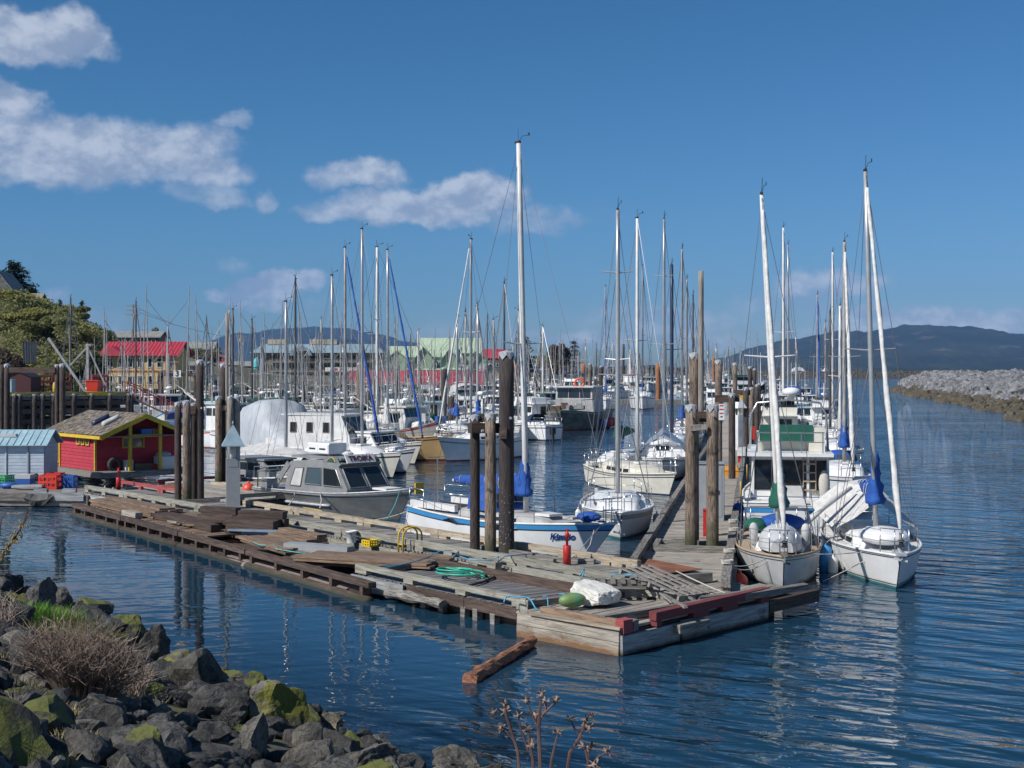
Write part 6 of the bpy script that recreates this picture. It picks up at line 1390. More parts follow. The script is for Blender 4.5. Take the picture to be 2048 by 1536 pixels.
for k in range(15):
    z = .08+k*.15; sl_ = (RG-EV)/(WX/2); a = x0 if z+.15 < EV else max(x0, (z+.12-EV)/sl_); b = WX-a
    if b-a < .3: continue
    mb = MB(); mb.add([(a, y0, z), (b, y0, z), (b, y0-.03, z), (a, y0-.03, z), (a, y0, z+.15), (b, y0, z+.15), (b, y0-.008, z+.15), (a, y0-.008, z+.15)], [(3, 2, 1, 0), (2, 3, 7, 6), (4, 5, 6, 7)]); obj('clapboard', mb, m_shed, shed)
mb = MB(); mb.box(((x0+x1)/2+.01, (y0+y1)/2, .85), (x1-x0-.03, y1-y0-.02, 1.64)); obj('inner_wall', mb, m_shed, shed)
for sd in (0, 1):        # roof slopes with shingle courses
    mb = MB(); ex = 0 if sd == 0 else WX; 
    mb.prism([(ex, 0, EV-.03), (WX/2, 0, RG-.03), (WX/2, DY, RG-.03), (ex, DY, EV-.03)], (0, 0, -.05)); rf_ = obj('roof', mb, m_rail_dk, shed)
    nc = 11
    if sd == 0:
        msh = []
        for j in range(4):
            mb = MB(); mb.box((0, 0, 0), (.24, .23+.02*j, .022), j=.008); me = bpy.data.meshes.new('shingle'); me.from_pydata(mb.v, [], mb.f); me.materials.append(m_shingle); msh.append(me)
    for i in range(nc):
        t = (i+.5)/nc; x = ex+(WX/2-ex)*t; z = EV+(RG-EV)*t+.012; tilt = math.atan2(RG-EV, WX/2)*(1 if sd == 0 else -1)
        if sd == 0:
            y = .1
            for q_ in range(26):
                link('shingle', random.choice(msh), rf_, (x+random.uniform(-.012, .012), y+.005, z+random.uniform(0, .012)), rot=(0, -tilt+random.uniform(0, .05), random.uniform(-.02, .02))); y += .252
        else:
            mb = MB(); mb.box((0, 0, 0), (.24, DY, .02)); o = link('shingle', (lambda me: (me.from_pydata(mb.v, [], mb.f), me.materials.append(m_shingle), me)[2])(bpy.data.meshes.new('shingle')), rf_, (x, DY/2, z), rot=(0, -tilt, 0))
bar((-.02, -.03, EV-.09), (WX/2+.02, -.03, RG-.09), .05, .2, m_yel, shed, 'barge_board'); bar((WX+.02, -.03, EV-.09), (WX/2-.02, -.034, RG-.09), .05, .2, m_yel, shed, 'barge_board')
bar((-.03, 0, EV-.09), (-.03, DY, EV-.09), .05, .14, m_yel, shed, 'eave_board')
bar((x0-.04, y0-.03, .05), (x0-.04, y0-.03, EV), .09, .09, m_yel, shed, 'corner_board')
bar((x0-.04, y1-1.5, .05), (x0-.04, y1-1.5, EV), .09, .09, m_yel, shed, 'corner_board')
for px in (1.42, 2.86): bar((px, .12, .02), (px, .12, EV+(RG-EV)*(1-abs(px-WX/2)/(WX/2))-.1), .13, .13, m_yel, shed, 'porch_post')
bar((1.36, .12, EV-.06), (2.92, .12, EV-.06), .1, .13, m_yel, shed, 'porch_beam'); bar((1.1, .15, EV-.12), (1.42, .15, EV-.02), .08, .1, m_yel, shed, 'bracket')
mb = MB(); mb.box((WX/2, .5, EV-.06), (WX-.5, 1.1, .04)); obj('loft_shelf', mb, m_rail_dk, shed)
def win(par, c, w_, h_, ax, mf=m_yel, mg=m_glassl, fr=.06, name='window'):
    """framed window on a face; ax 'x' faces along local -y, 'y' along -x"""
    cx_, cy_, cz_ = c; mb = MB()
    if ax == 'x':
        for dx in (-1, 1): mb.box((cx_+dx*(w_/2+fr/2), cy_-.03, cz_), (fr, .05, h_+2*fr))
        for dz in (-1, 1): mb.box((cx_, cy_-.03, cz_+dz*(h_/2+fr/2)), (w_, .05, fr))
        g = MB(); g.box((cx_, cy_-.012, cz_), (w_, .02, h_))
    else:
        for dx in (-1, 1): mb.box((cx_-.03, cy_+dx*(w_/2+fr/2), cz_), (.05, fr, h_+2*fr))
        for dz in (-1, 1): mb.box((cx_-.03, cy_, cz_+dz*(h_/2+fr/2)), (.05, w_, fr))
        g = MB(); g.box((cx_-.012, cy_, cz_), (.02, w_, h_))
    o = obj(name, mb, mf, par); obj('pane', g, mg, o); return o
win(shed, (1.95, y0-.03, 1.28), .95, .36, 'x'); 
for k in range(3): win(shed, (x0-.03, y0+.75+k*.52, 1.38), .26, .3, 'y', fr=.05)
win(shed, (x0-.03, y1-1.1, .95), .5, 1.3, 'y', mg=m_glass, name='door')
def sl_(x, y, z=0): return shed.location+Matrix.Rotation(ang(V), 3, 'Z') @ Vector((x, y, z))
q = sl_(.95, .72, .34); mb = MB(); 
rings = [[Vector((math.cos(a)*(.23+.1*math.cos(b)), .1*math.sin(b), math.sin(a)*(.23+.1*math.cos(b)))) for b in [2*math.pi*j/8 for j in range(8)]] for a in [2*math.pi*i/18 for i in range(19)]]
mb.loft(rings, False); tag(obj('tyre', mb, m_tyre, None, True, q, ang(V)), 'old tyre leaning against the front wall of the red shed', 'tyre')
for nm, lab, cat, x, y, z, d_, m in (('chest', 'big white chest at the right end of the red shed porch', 'chest', 3.35, .5, .3, (.95, .6, .6), m_bucket), ('storage_box', 'small grey box standing on the porch of the red shed', 'box', 1.55, .6, .25, (.35, .35, .5), m_tarpgrey), ('storage_box', 'low brown box on the porch between the yellow posts', 'box', 2.2, .6, .16, (.8, .4, .32), m_timber),
        ('storage_box', 'blue box in the loft under the red shed gable', 'box', 2.25, .35, EV+.1, (.5, .35, .24), m_crateb), ('storage_box', 'orange brown box in the loft beside the blue box', 'box', 2.68, .35, EV+.1, (.28, .3, .24), m_rustpile), ('storage_box', 'red box by the right porch post of the red shed', 'box', 2.72, .55, .13, (.3, .3, .26), m_crater)):
    mb = MB(); mb.box((0, 0, 0), d_); mb.box((0, 0, d_[2]/2+.012), (d_[0]*1.05, d_[1]*1.05, .025)); tag(obj(nm, mb, m, None, False, sl_(x, y, z), ang(V)), lab, cat)
mb = MB(); mb.ball((0, 0, 0), .3, 10, 6, 1.3, .8, .5); tag(obj('plastic_sheet', mb, m_tarp, None, True, sl_(3.2, .5, .7), ang(V)), 'crumpled plastic sheet on the white chest', 'sheet')
for k, (y, tint_) in enumerate(((2.6, m_navy), (1.5, m_tarpgrey))):
    a, b = sl_(.75+.0, y, EV+.40), sl_(1.55, y+.1, EV+.72); mb = MB(); ax = (b-a); n_ = 9; rings = []
    for i in range(n_):
        t_ = i/(n_-1); c = a.lerp(b, t_); sd_ = Vector((-math.sin(ang(V)), math.cos(ang(V)), 0)); k_ = .24*math.sin(math.pi*(.1+.8*t_))**.5; rings.append([c+sd_*math.cos(t2)*k_+Vector((0, 0, .14*math.sin(t2)+.04)) for t2 in [2*math.pi*j/8 for j in range(8)]])
    mb.loft(rings); tag(obj('kayak', mb, tint_, None, True), ('dark blue kayak hull lying on the shingle roof', 'grey plastic hull lying on the shingle roof in front of the blue one')[k], 'kayak')
# blue shed at the left edge
q = P(88, 958, .5); bs = thing('blue_shed', 'pale blue shed with corrugated light blue roof at the left edge', 'shed', q, ang(Vector((-1, -.06, 0))))
# local x runs left in the picture, y towards the camera
Lb, Db, Eb, Rb = 4.6, 1.9, 1.42, 2.0
mb = MB(); mb.box((Lb/2, -Db/2, Eb/2), (Lb, Db, Eb)); obj('inner_wall', mb, m_bluewall, bs)
for k in range(10):
    mb = MB(); mb.box((Lb/2, .012, .07+k*Eb/10), (Lb, .03, Eb/10-.012), m=Matrix.Rotation(.06, 3, 'X')); obj('siding_board', mb, m_bluewall, bs)
    mb = MB(); mb.box((-.012, -Db/2, .07+k*Eb/10), (.03, Db, Eb/10-.012)); obj('siding_board', mb, m_bluewall, bs)
for xg in (0, Lb): mb = MB(); mb.prism([(xg, -.02, Eb-.02), (xg, -Db/2, Rb-.04), (xg, -Db+.02, Eb-.02)], (.03, 0, 0)); obj('gable', mb, m_bluewall, bs)
for k in range(18):
    for sd in (0, 1):
        y_e, y_r = (.22, -Db/2) if sd == 0 else (-Db-.22, -Db/2); x = -.2+k*.28
        mb = MB(); mb.prism([(x, y_e, Eb-.02), (x+.275, y_e, Eb-.02), (x+.275-.9*(1 if sd == 0 else 1), y_r, Rb), (x-.9, y_r, Rb)] if False else [(x, y_e, Eb-.02), (x+.272, y_e, Eb-.02), (x+.272, y_r, Rb), (x, y_r, Rb)], (0, 0, .03)); mb.box((x+.005, (y_e+y_r)/2, (Eb-.02+Rb)/2+.04), (.03, math.hypot(y_e-y_r, Rb-Eb), .03), m=Matrix.Rotation(math.atan2(Eb-Rb, y_e-y_r), 3, 'X')); obj('roof_panel', mb, m_bluemetal, bs)
bar((.65, .04, 0), (.65, .04, Eb), .07, .05, m_lampgrey, bs, 'post'); bar((1.55, .04, 0), (1.55, .04, Eb), .05, .05, m_tarpgrey, bs, 'post')
mb = MB(); mb.box((2.4, .035, .75), (1.1, .03, .8)); obj('window', mb, m_tarpgrey, bs)
mb = MB(); mb.box((-.02, -.35, .6), (.03, .45, 1.1)); obj('door', mb, m_bluewall, bs)
mb = MB(); mb.loft([[Vector((x, y, z)) for x, z in ((-.4, 0), (-.35, .12), (.35, .12), (.4, 0))] for y in (-.35, .35)], True); tag(obj('roof_bundle', mb, m_tarpgrey, None, False, bs.location+Vector((-1.65, .6, Eb+.33))), 'grey covered bundle tied on the light blue roof', 'bundle')
fl = thing('dock_float', 'low grey float at the left edge carrying coloured crates', 'dock float', P(165, 990, .42), ang(Vector((-1, .10, 0))))
mb = MB(); mb.box((3, -1.2, -.2), (6.6, 2.9, .4)); obj('deck', mb, m_rail_dk, fl)
for k in range(3): mb = MB(); mb.box((.9+2.2*k, .27, -.05-.02*k), (2.15, .1, .3), j=.01); obj('fascia_board', mb, m_greyboard if k == 0 else m_rail_dk, fl)
for k in range(2): mb = MB(); mb.box((.4+1.1*k, .2, .16), (.5, .16, .18), j=.01); obj('block', mb, m_greyboard, fl)
mb = MB(); mb.loft([[Vector((1.0+1.1*t_, .34+.05*math.sin(t_*9), .05)), Vector((1.02+1.06*t_, .46, -.08-.1*math.sin(math.pi*t_))), Vector((1.08+.95*t_, .42+.06*math.sin(t_*11), -.2-.2*math.sin(math.pi*t_)))] for t_ in [i/8 for i in range(9)]], False, False)
tag(obj('black_tarp', mb, m_black, None, False, fl.location, fl.rotation_euler.z), 'black tarpaulin hanging over the edge of the crate float', 'tarpaulin')
for nm, lab, px, py, sx, sy, sz, m, g in (('plastic_crate', 'bright red plastic crate at the front of the crate float', 100, 978, .72, .5, .55, m_crater, 1), ('plastic_crate', 'second red crate stacked behind the front red crate', 111, 962, .6, .5, .35, m_crater, 1), ('plastic_crate', 'blue plastic crate at the right end of the crate float', 139, 976, .48, .45, .5, m_crateb, 1), ('plastic_crate', 'dark blue crate between the red crate and the blue crate', 124, 974, .3, .45, .48, m_navy, 1), ('plastic_crate', 'green crate at the far left of the crate float', 4, 965, .5, .5, .3, m_crateg, 1), ('plastic_crate', 'dark green crate left of the grey lidded tote', 27, 966, .42, .5, .33, m_green, 1), ('plastic_crate', 'tan crate right of the grey lidded tote', 68, 962, .26, .4, .33, m_timber, 1)):
    crate(nm, lab, P(px, py, .42), sx, sy, sz, m, ang(Vector((1, -.06, 0))), None, 5)
q = P(50, 968, .42); mb = MB(); mb.box((0, 0, .12), (.62, .5, .22)); o = obj('tote', mb, m_crateb, None, False, q, -.05); tag(o, 'blue tote with a grey lid on the crate float', 'tote'); mb = MB(); mb.box((0, 0, .31), (.64, .52, .16)); obj('lid', mb, m_crategr, o)
mb = MB(); mb.ball((0, 0, .12), .3, 10, 6, 1.2, .8, .45); tag(obj('bundle', mb, m_crateb, None, True, P(17, 977, .42)), 'blue plastic bundle at the left front of the crate float', 'bundle')
mb = MB(); mb.beam((-.55, 0, .1), (.6, 0, .12), .4, .09); tag(obj('metal_tray', mb, m_galv, None, False, P(55, 978, .45), .05), 'long grey metal tray lying in front of the blue tote', 'tray')
# gate posts in front of the wharf
g0 = P(118, 938, .3); gp = thing('gate_frame', 'tall dark timber gate frame with floodlight panel above the blue shed', 'gate', (g0.x, g0.y, 0))
for px, hw, top, m in ((3, 5, 729, m_pile_dk), (14, 6, 729, m_pile_dk), (114, 4.5, 730, m_pile_dk), (125, 6, 729, m_pile_dk)):
    q = A(px, g0.y, z=0)-g0; piling(gp, (q.x, 0), hw*g0.y/F, H+(HY-top)*g0.y/F, m, seed=px, cap=px > 10, name='post')
bar(A(20, g0.y, 740)-Vector((g0.x, g0.y, 0)), A(112, g0.y, 740)-Vector((g0.x, g0.y, 0)), .3, .26, m_creo, gp, 'cross_timber')
fr_ = [A(px, g0.y-.1, py)-Vector((g0.x, g0.y, 0)) for px, py in ((48, 727), (72, 727), (73, 685), (46, 684))]
mb = MB(); mb.prism(fr_, (0, .03, 0)); pn = obj('panel', mb, m_tarp, gp)
for k in range(6):
    t_ = k/5; bar(fr_[0].lerp(fr_[1], t_)-Vector((0, .03, 0)), fr_[3].lerp(fr_[2], t_)-Vector((0, .03, 0)), .035, .05, m_black, pn, 'bar')
bar(fr_[0], fr_[1], .06, .06, m_black, pn, 'bar'); bar(fr_[3], fr_[2], .06, .06, m_black, pn, 'bar')
# frame with the number 3
g1 = P(326, 845, .3); nf3 = thing('number_frame', 'timber frame carrying a white sign with the number 3', 'sign frame', (g1.x, g1.y, 0))
for px, hw, top in ((319, 3.4, 742), (326, 3.2, 740), (391, 4, 740)): q = A(px, g1.y, z=0)-g1; piling(nf3, (q.x, 0), hw*g1.y/F, H+(HY-top)*g1.y/F, m_pile_dk, seed=px, cap=False, name='post')
bar(A(316, g1.y-.1, 749)-Vector((g1.x, g1.y, 0)), A(392, g1.y-.1, 749)-Vector((g1.x, g1.y, 0)), .2, .3, m_creo, nf3, 'cross_timber')
q = A(354.5, g1.y-.26, 747.5)-Vector((g1.x, g1.y, 0)); s_ = g1.y/F
mb = MB(); mb.box(q, (15*s_, .03, 14*s_)); sb = obj('sign_board', mb, m_signw, nf3); text('number', '3', 16*s_, m_printk, sb, q+Vector((0, -.03, 0)), (R(90), 0, 0), 0, .004, 1, .02)

# ------------------------------------------------------------------ wharf
wf = thing('timber_wharf', 'old timber wharf with yellow curb and red fences behind the sheds', 'wharf', (0, 0, 0)); YW = 90; zw = 3.3
a, b = A(-120, YW-3, z=zw), A(262, YW+3, z=zw); dW = (b-a).normalized(); nW = Vector((-dW.y, dW.x, 0))
mb = MB(); mb.prism([a, b, b+nW*9, a+nW*9], (0, 0, -.25)); obj('deck', mb, m_rail_dk, wf)
def wp(px): t_ = (px+120)/382; return a.lerp(b, t_)
for k in range(8):
    mb = MB(); mb.beam(wp(-110+46*k)+Vector((0, 0, .15)), wp(-110+46*k+45)+Vector((0, 0, .15)), .3, .26, j=.02); obj('curb', mb, m_yel if k in (0, 1, 2, 6) else M('worn_yellow_curb', (.30, .25, .06), (.17, .15, .10), 3, .8) if k == 3 else bpy.data.materials['worn_yellow_curb'], wf) if k != 0 else None
for dz, wd, m in ((-.5, .34, m_creo), (-1.05, .34, m_creo), (-1.75, .3, m_creo)):
    mb = MB(); mb.beam(a+Vector((0, 0, dz)), b+Vector((0, 0, dz)), .25, wd); obj('stringer', mb, m, wf); mb = MB(); mb.beam(a+nW*4.6+Vector((0, 0, dz-.1)), b+nW*4.6+Vector((0, 0, dz-.1)), .25, .62); obj('stringer', mb, m_creo, wf)  # back-row bands are added, deep and dark, for the shade under the deck
for k, px in enumerate((-100, -55, -15, 22, 32, 62, 78, 100, 142, 178, 216, 256, 262)):
    for row in (0, 4.5):
        q = wp(px)+nW*row; piling(wf, (q.x, q.y), .2, zw+.12 if row == 0 else zw-.3, m_pile_dk, cap=row == 0, seed=k, name='wharf_pile')
for x_0, x_1 in ((75, 172), (220, 256)):
    for dz in (.55, .95, 1.35):
        mb = MB(); mb.beam(wp(x_0)+nW*7+Vector((0, 0, dz)), wp(x_1)+nW*7+Vector((0, 0, dz)), .06, .16); obj('fence_rail', mb, m_redwood, wf)
    for k in range(6): q = wp(x_0+(x_1-x_0)*k/5)+nW*7.1; bar(q, q+Vector((0, 0, 1.5)), .1, .1, m_redwood, wf, 'fence_post')
q = wp(50)+nW*5; t = thing('wharf_hut', 'dark red hut with low gable on the wharf', 'hut', q); s_ = q.y/F
mb = MB(); mb.prism([(-26*s_, 0, 0), (26*s_, 0, 0), (26*s_, 0, 36*s_), (0, 0, 47*s_), (-26*s_, 0, 36*s_)], (0, 2, 0)); obj('wall', mb, M('dark_red_paint', (.055, .012, .014), rough=.7), t); mb = MB(); mb.prism([(-28*s_, -.1, 36*s_), (0, -.1, 49*s_), (28*s_, -.1, 36*s_), (0, -.1, 47*s_)], (0, 2.2, 0)); obj('roof', mb, m_printk, t)
q = wp(190)+nW*1.2; t = thing('waste_bin', 'orange red bin standing on the wharf behind the curb', 'bin', q); mb = MB(); mb.loft([[Vector((x*.42*k, y*.4*k, z)) for x, y in ((-1, -1), (1, -1), (1, 1), (-1, 1))] for k, z in ((.85, .25), (1.08, 1.0))]); obj('body', mb, m_crater, t); mb = MB(); mb.box((0, 0, 1.05), (1, .95, .07)); obj('lid', mb, m_crater, t)
q = wp(23)+nW*3; mb = MB(); mb.box((0, 0, .55), (.7, .7, 1.1)); mb.box((0, 0, 1.12), (.76, .76, .06)); tag(obj('tank', mb, m_bluemetal, None, False, q), 'small blue tank on the wharf behind the gate posts', 'tank')
q = wp(108)+nW*1; mb = MB(); mb.lathe((0, 0, 0), [(.14, 0), (.14, .75), (.1, .8), (.1, .9), (.02, .95)], 10); tag(obj('hydrant', mb, m_yel, None, True, q), 'yellow hydrant post on the wharf beside the gate posts', 'hydrant')
cr_ = thing('derrick', 'grey steel derrick crane leaning over the wharf', 'crane', wp(176)+nW*1.5); 
def wl(px, py, dy=0): return A(px, cr_.location.y+dy, py)-cr_.location
for p_, q_, w_, nm in (((176, 785), (175, 690), .18, 'mast'), ((172, 785), (97, 676), .17, 'boom'), ((176, 692), (141, 730), .12, 'jib'), ((176, 695), (218, 785), .1, 'strut'), ((165, 786), (174, 820), .1, 'leg'), ((172, 690), (182, 690), .16, 'head')):
    bar(wl(*p_), wl(*q_), w_, w_, m_mastgrey, cr_, nm)
mb = MB(); mb.tube([wl(97, 676), wl(92, 715), wl(120, 745)], .015, 4); mb.tube([wl(176, 692), wl(97, 676)], .012, 4); obj('cable', mb, m_wire, cr_)
rg = thing('gangway', 'red railed gangway sloping from the wharf to the floats', 'gangway', wp(262)+nW*2); ga, gb = Vector((0, 0, 0)), A(355, 96, 838)-rg.location
bar(ga, gb, 1.2, .12, m_rail_dk, rg, 'walkway')
for off in (-.6, .6):
    o_ = Vector((0, off, 0)); bar(ga+o_+Vector((0, 0, 1)), gb+o_+Vector((0, 0, 1)), .06, .06, m_redwood, rg, 'handrail')
    for k in range(9): q = ga.lerp(gb, k/8)+o_; bar(q, q+Vector((0, 0, 1)), .05, .05, m_redwood, rg, 'baluster')

# ------------------------------------------------------------------ town
def bld(name, label, cat, px0, px1, Y, zb, yaw=0.0, group=None):
    q = A((px0+px1)/2, Y, z=zb); t = thing(name, label, cat, q, yaw, group or 'buildings of the town'); return t, (px1-px0)*Y/F, Y/F
m_ywall = M('ochre_wall', (.62, .42, .16), (.54, .36, .14), .6, .8); m_redroof = M('red_metal_roof', (.46, .045, .07), (.38, .04, .06), 1.2, .5); m_taupe = M('taupe_wall', (.24, .215, .165), (.20, .18, .14), .4, .8)
m_blueroof = M('blue_grey_roof', (.22, .31, .36), (.18, .26, .31), .5, .6); m_greenw = M('pale_green_siding', (.30, .40, .28), (.25, .345, .24), .5, .7); m_greenr = M('pale_green_roof', (.42, .52, .38), (.36, .46, .33), .7, .6)
m_beige = M('beige_wall', (.42, .37, .29), (.36, .31, .25), .5, .8); m_greywall = M('grey_wall', (.36, .38, .40), (.30, .32, .34), .5, .8); m_turq = M('turquoise_wall', (.06, .42, .50), rough=.6); m_roofg = M('grey_roof', (.20, .20, .20), (.26, .26, .25), 1, .8)
def gable(t, x0, x1, y0, y1, z0, z1, mw, mr, axis='x', over=.35, seams=0):
    """walls and a pitched roof with its ridge along axis"""
    h_ = z1
    if axis == 'x':
        mb = MB(); mb.prism([(x0, y0, 0), (x0, y1, 0), (x0, y1, z0), (x0, (y0+y1)/2, z1-.05), (x0, y0, z0)], (x1-x0, 0, 0)); wl_ = obj('wall', mb, mw, t)
        for ye in (y0-over, y1+over):
            mb = MB(); ze = z0-over*(z1-z0)/((y1-y0)/2); mb.prism([(x0-over, ye, ze), (x1+over, ye, ze), (x1+over, (y0+y1)/2, z1), (x0-over, (y0+y1)/2, z1)], (0, 0, .14)); rf_ = obj('roof', mb, mr, t)
            if seams:
                mb = MB(); n_ = seams
                for k in range(n_+1): x = x0-over+(x1-x0+2*over)*k/n_; mb.beam((x, ye, ze+.16), (x, (y0+y1)/2, z1+.16), .06, .06)
                obj('roof_seams', mb, mr, rf_)
    else:
        mb = MB(); mb.prism([(x0, y0, 0), (x1, y0, 0), (x1, y0, z0), ((x0+x1)/2, y0, z1-.05), (x0, y0, z0)], (0, y1-y0, 0)); wl_ = obj('wall', mb, mw, t)
        for xe in (x0-over, x1+over):
            ze = z0-over*(z1-z0)/((x1-x0)/2); mb = MB(); mb.prism([(xe, y0-over, ze), (xe, y1+over, ze), ((x0+x1)/2, y1+over, z1), ((x0+x1)/2, y0-over, z1)], (0, 0, .14)); obj('roof', mb, mr, t)
    return wl_
def wins(t, xs, y, zs, w_, h_, mf=m_wframe, mg=m_glass):
    for z in zs:
        for x in xs: win(t, (x, y, z), w_, h_, 'x', mf, mg, .07)
t, W_, s_ = bld('yellow_house', 'ochre yellow house with red metal roof behind the wharf', 'house', 208, 352, 150, 3.0, -.05)
gable(t, -W_/2, W_/2, 0, 5, 4.05, 5.35, m_ywall, m_redroof, 'x', .5, 22)
mb = MB(); mb.prism([(-W_/2-.5, -.9, 3.8), (-W_/2+2.8, -.9, 3.8), (-W_/2+1.1, -.9, 4.9)], (0, 3.4, 0)); obj('roof', mb, m_redroof, t)
wins(t, [-W_/2+k*1.15+.7 for k in range(7)], -.02, (1.0, 3.0), .5, .95, m_wframe); mb = MB(); mb.box((0, -.04, 2.05), (W_, .06, .12)); obj('band', mb, m_redwood, t)
for k in range(4): bar((W_/2-1.4+.45*k, -.5, 0), (W_/2-1.4+.45*k, -.5, 3.8), .12, .12, m_rail_dk, t, 'porch_post')
t, W_, s_ = bld('hotel', 'wide taupe hotel with low blue grey roof behind the fishing boats', 'hotel', 508, 762, 300, 2.4, -.03)
hx = W_/2; mb = MB(); mb.prism([(-hx, 0, 0), (hx, 0, 0), (hx, 0, 6.9), (-hx, 0, 6.9)], (0, 10, 0)); obj('wall', mb, m_taupe, t)
mb = MB(); mb.loft([[Vector(q) for q in ((-hx-1, -1, 6.9), (hx+1, -1, 6.9), (hx+1, 11, 6.9), (-hx-1, 11, 6.9))], [Vector(q) for q in ((-hx+1.5, 3, 9.0), (hx-1.5, 3, 9.0), (hx-1.5, 8, 9.0), (-hx+1.5, 8, 9.0))]]); obj('roof', mb, m_blueroof, t)
for x in (-10, -.2, 2.6): mb = MB(); mb.box((x, 4, 9.5), (4.2 if x < 0 else 3, 3, 1.2)); obj('roof_unit', mb, m_beige, t)
wins(t, [-hx+1.2+k*1.55 for k in range(int(W_/1.55)-1)], -.02, (1.4, 3.6, 5.7), .9, 1.1, m_rail_dk)
for z in (2.5, 4.7):
    mb = MB(); mb.box((1, -.5, z), (W_-6, 1.1, .12)); bal = obj('balcony', mb, m_taupe, t); mb = MB(); mb.box((1, -1.0, z+.75), (W_-6, .05, .06)); 
    for k in range(40): mb.box((1-(W_-6)/2+(W_-6)*k/39, -1.0, z+.4), (.04, .04, .7))
    obj('railing', mb, m_rail_dk, bal)
mb = MB(); mb.prism([(-6.4, -1.2, 6.3), (-1.0, -1.2, 6.3), (-1.8, -1.2, 7.7), (-3.7, -1.2, 8.5), (-5.6, -1.2, 7.7)], (0, 3, 0)); obj('arched_gable', mb, m_blueroof, t); mb = MB(); mb.box((-3.7, -1.22, 6.9), (3.2, .05, .9)); obj('window', mb, m_glass, t)
mb = MB(); mb.box((6.5, -1.1, 3.1), (9, .1, .9)); bn = obj('banner', mb, m_signw, t); mb = MB(); mb.box((4.2, -1.17, 3.1), (1.4, .03, .6)); mb.box((6.3, -1.17, 3.1), (1.2, .03, .5)); obj('banner_print', mb, m_redwood, bn)
mb = MB(); mb.lathe((-hx+.7, -.6, 0), [(.9, 0), (.9, 4.6), (.5, 5.6), (.05, 5.9)], 12); obj('turquoise_tower', mb, m_turq, t, True)
t, W_, s_ = bld('green_building', 'large pale green building with many steep gables', 'building', 775, 992, 290, 2.4, .04)
gable(t, -W_/2, W_/2-9, 1, 9, 6.0, 8.2, m_greenw, m_greenr, 'x', .4, 20); gable(t, W_/2-17, W_/2-3.5, 5, 14, 7.0, 10.2, m_greenw, m_greenr, 'x', .4, 16)
gable(t, -W_/2+5.5, -W_/2+10.5, -1.5, 4, 4.6, 8.0, m_greenw, m_greenr, 'y', .6); gable(t, -W_/2+11.5, -W_/2+16, -.5, 4, 4.4, 7.6, m_greenw, m_greenr, 'y', .6); gable(t, -W_/2-.4, -W_/2+4.6, -.4, 5, 5.2, 7.2, m_greenw, m_greenr, 'y', .4); gable(t, W_/2-6, W_/2-.5, 1, 6, 3.6, 6.6, m_greenw, m_greenr, 'y', .5)
wins(t, [-W_/2+1+k*1.6 for k in range(12)], .98, (1.6, 3.6), .8, 1.0)
mb = MB(); mb.prism([(-W_/2+4.5, -2.4, 2.9), (W_/2-6, -2.4, 2.9), (W_/2-6, 1, 3.6), (-W_/2+4.5, 1, 3.6)], (0, 0, .12)); obj('awning', mb, m_greenr, t)
t, W_, s_ = bld('red_roof_shed', 'long low white shed with a bright red roof on the shore', 'shed', 700, 962, 226, 1.7, .02)
gable(t, -W_/2, W_/2, 0, 6, 1.15, 3.3, m_white2, m_redroof, 'x', .4, 46); wins(t, [-W_/2+1+k*2.2 for k in range(10)], -.02, (.6,), .8, .6)
t, W_, s_ = bld('beige_building', 'plain beige gabled building right of the red roofed shed', 'building', 958, 1002, 232, 1.7, .25)
gable(t, -W_/2, W_/2, 0, 6, 2.6, 4.6, m_beige, m_roofg, 'y', .3); wins(t, [-.5, .5], -.02, (2.3,), .45, .7)
for nm, lab, x0_, x1_, Y_, zb_, z0_, z1_, mw_, mr_, ax_ in (('hill_house', 'grey gabled house half hidden at the left edge of the hill', -38, 30, 190, 14.6, 1.9, 5.0, m_workhull, m_roofg, 'y'), ('hill_house', 'tan roofed house among brush on the hill', 26, 72, 186, 13.0, 1.4, 3.2, m_beige, m_taupe, 'x'),
        ('hill_house', 'low dark glazed house with a flat roof above the yellow house', 226, 318, 215, 8.6, 2.1, 3.0, m_workhull, m_roofg, 'x'), ('hill_house', 'pale grey two storey house on the slope right of the yellow house', 368, 425, 240, 6.8, 2.4, 3.6, m_greywall, m_roofg, 'x'), ('low_building', 'low beige building behind the number three sign', 352, 408, 172, 3.2, 2.6, 3.0, m_beige, m_roofg, 'x'),
        ('low_building', 'small white garage by the rock shore', 405, 440, 186, 2.4, 1.6, 2.0, m_white2, m_roofg, 'x'), ('low_building', 'dark long building left of the hotel', 438, 508, 320, 3.4, 3.0, 4.0, m_workhull, m_roofg, 'x'), ('low_building', 'red gabled building far behind the beach pilings', 430, 452, 300, 5.4, 1.6, 3.2, m_redwood, m_redroof, 'x'),
        ('low_building', 'dark building with red roof behind the green one', 968, 1015, 420, 3, 6.6, 9.2, m_workhull, m_redroof, 'x')):
    t, W_, s_ = bld(nm, lab, 'house' if 'house' in nm else 'building', x0_, x1_, Y_, zb_); gable(t, -W_/2, W_/2, 0, 5, z0_, z1_, mw_, mr_, ax_, .35); wins(t, [-W_/2+.7+k*1.2 for k in range(max(1, int(W_/1.2)))], -.02, (z0_*.62,), .6, .6 if z0_ < 3 else 1)
t = thing('dome_hangar', 'white dome hangar beyond the far breakwater', 'hangar', A(1598, 1000, z=1.8)); mb = MB(); mb.loft([[Vector((math.cos(a)*4.2, y, 3.6*math.sin(a)**.9+3)) for a in [math.pi*k/12 for k in range(13)]] for y in (0, 8)], False, False); mb.poly([(math.cos(a)*4.2, 0, 3.6*math.sin(a)**.9+3) for a in [math.pi*k/12 for k in range(13)]]); obj('shell', mb, m_white, t)
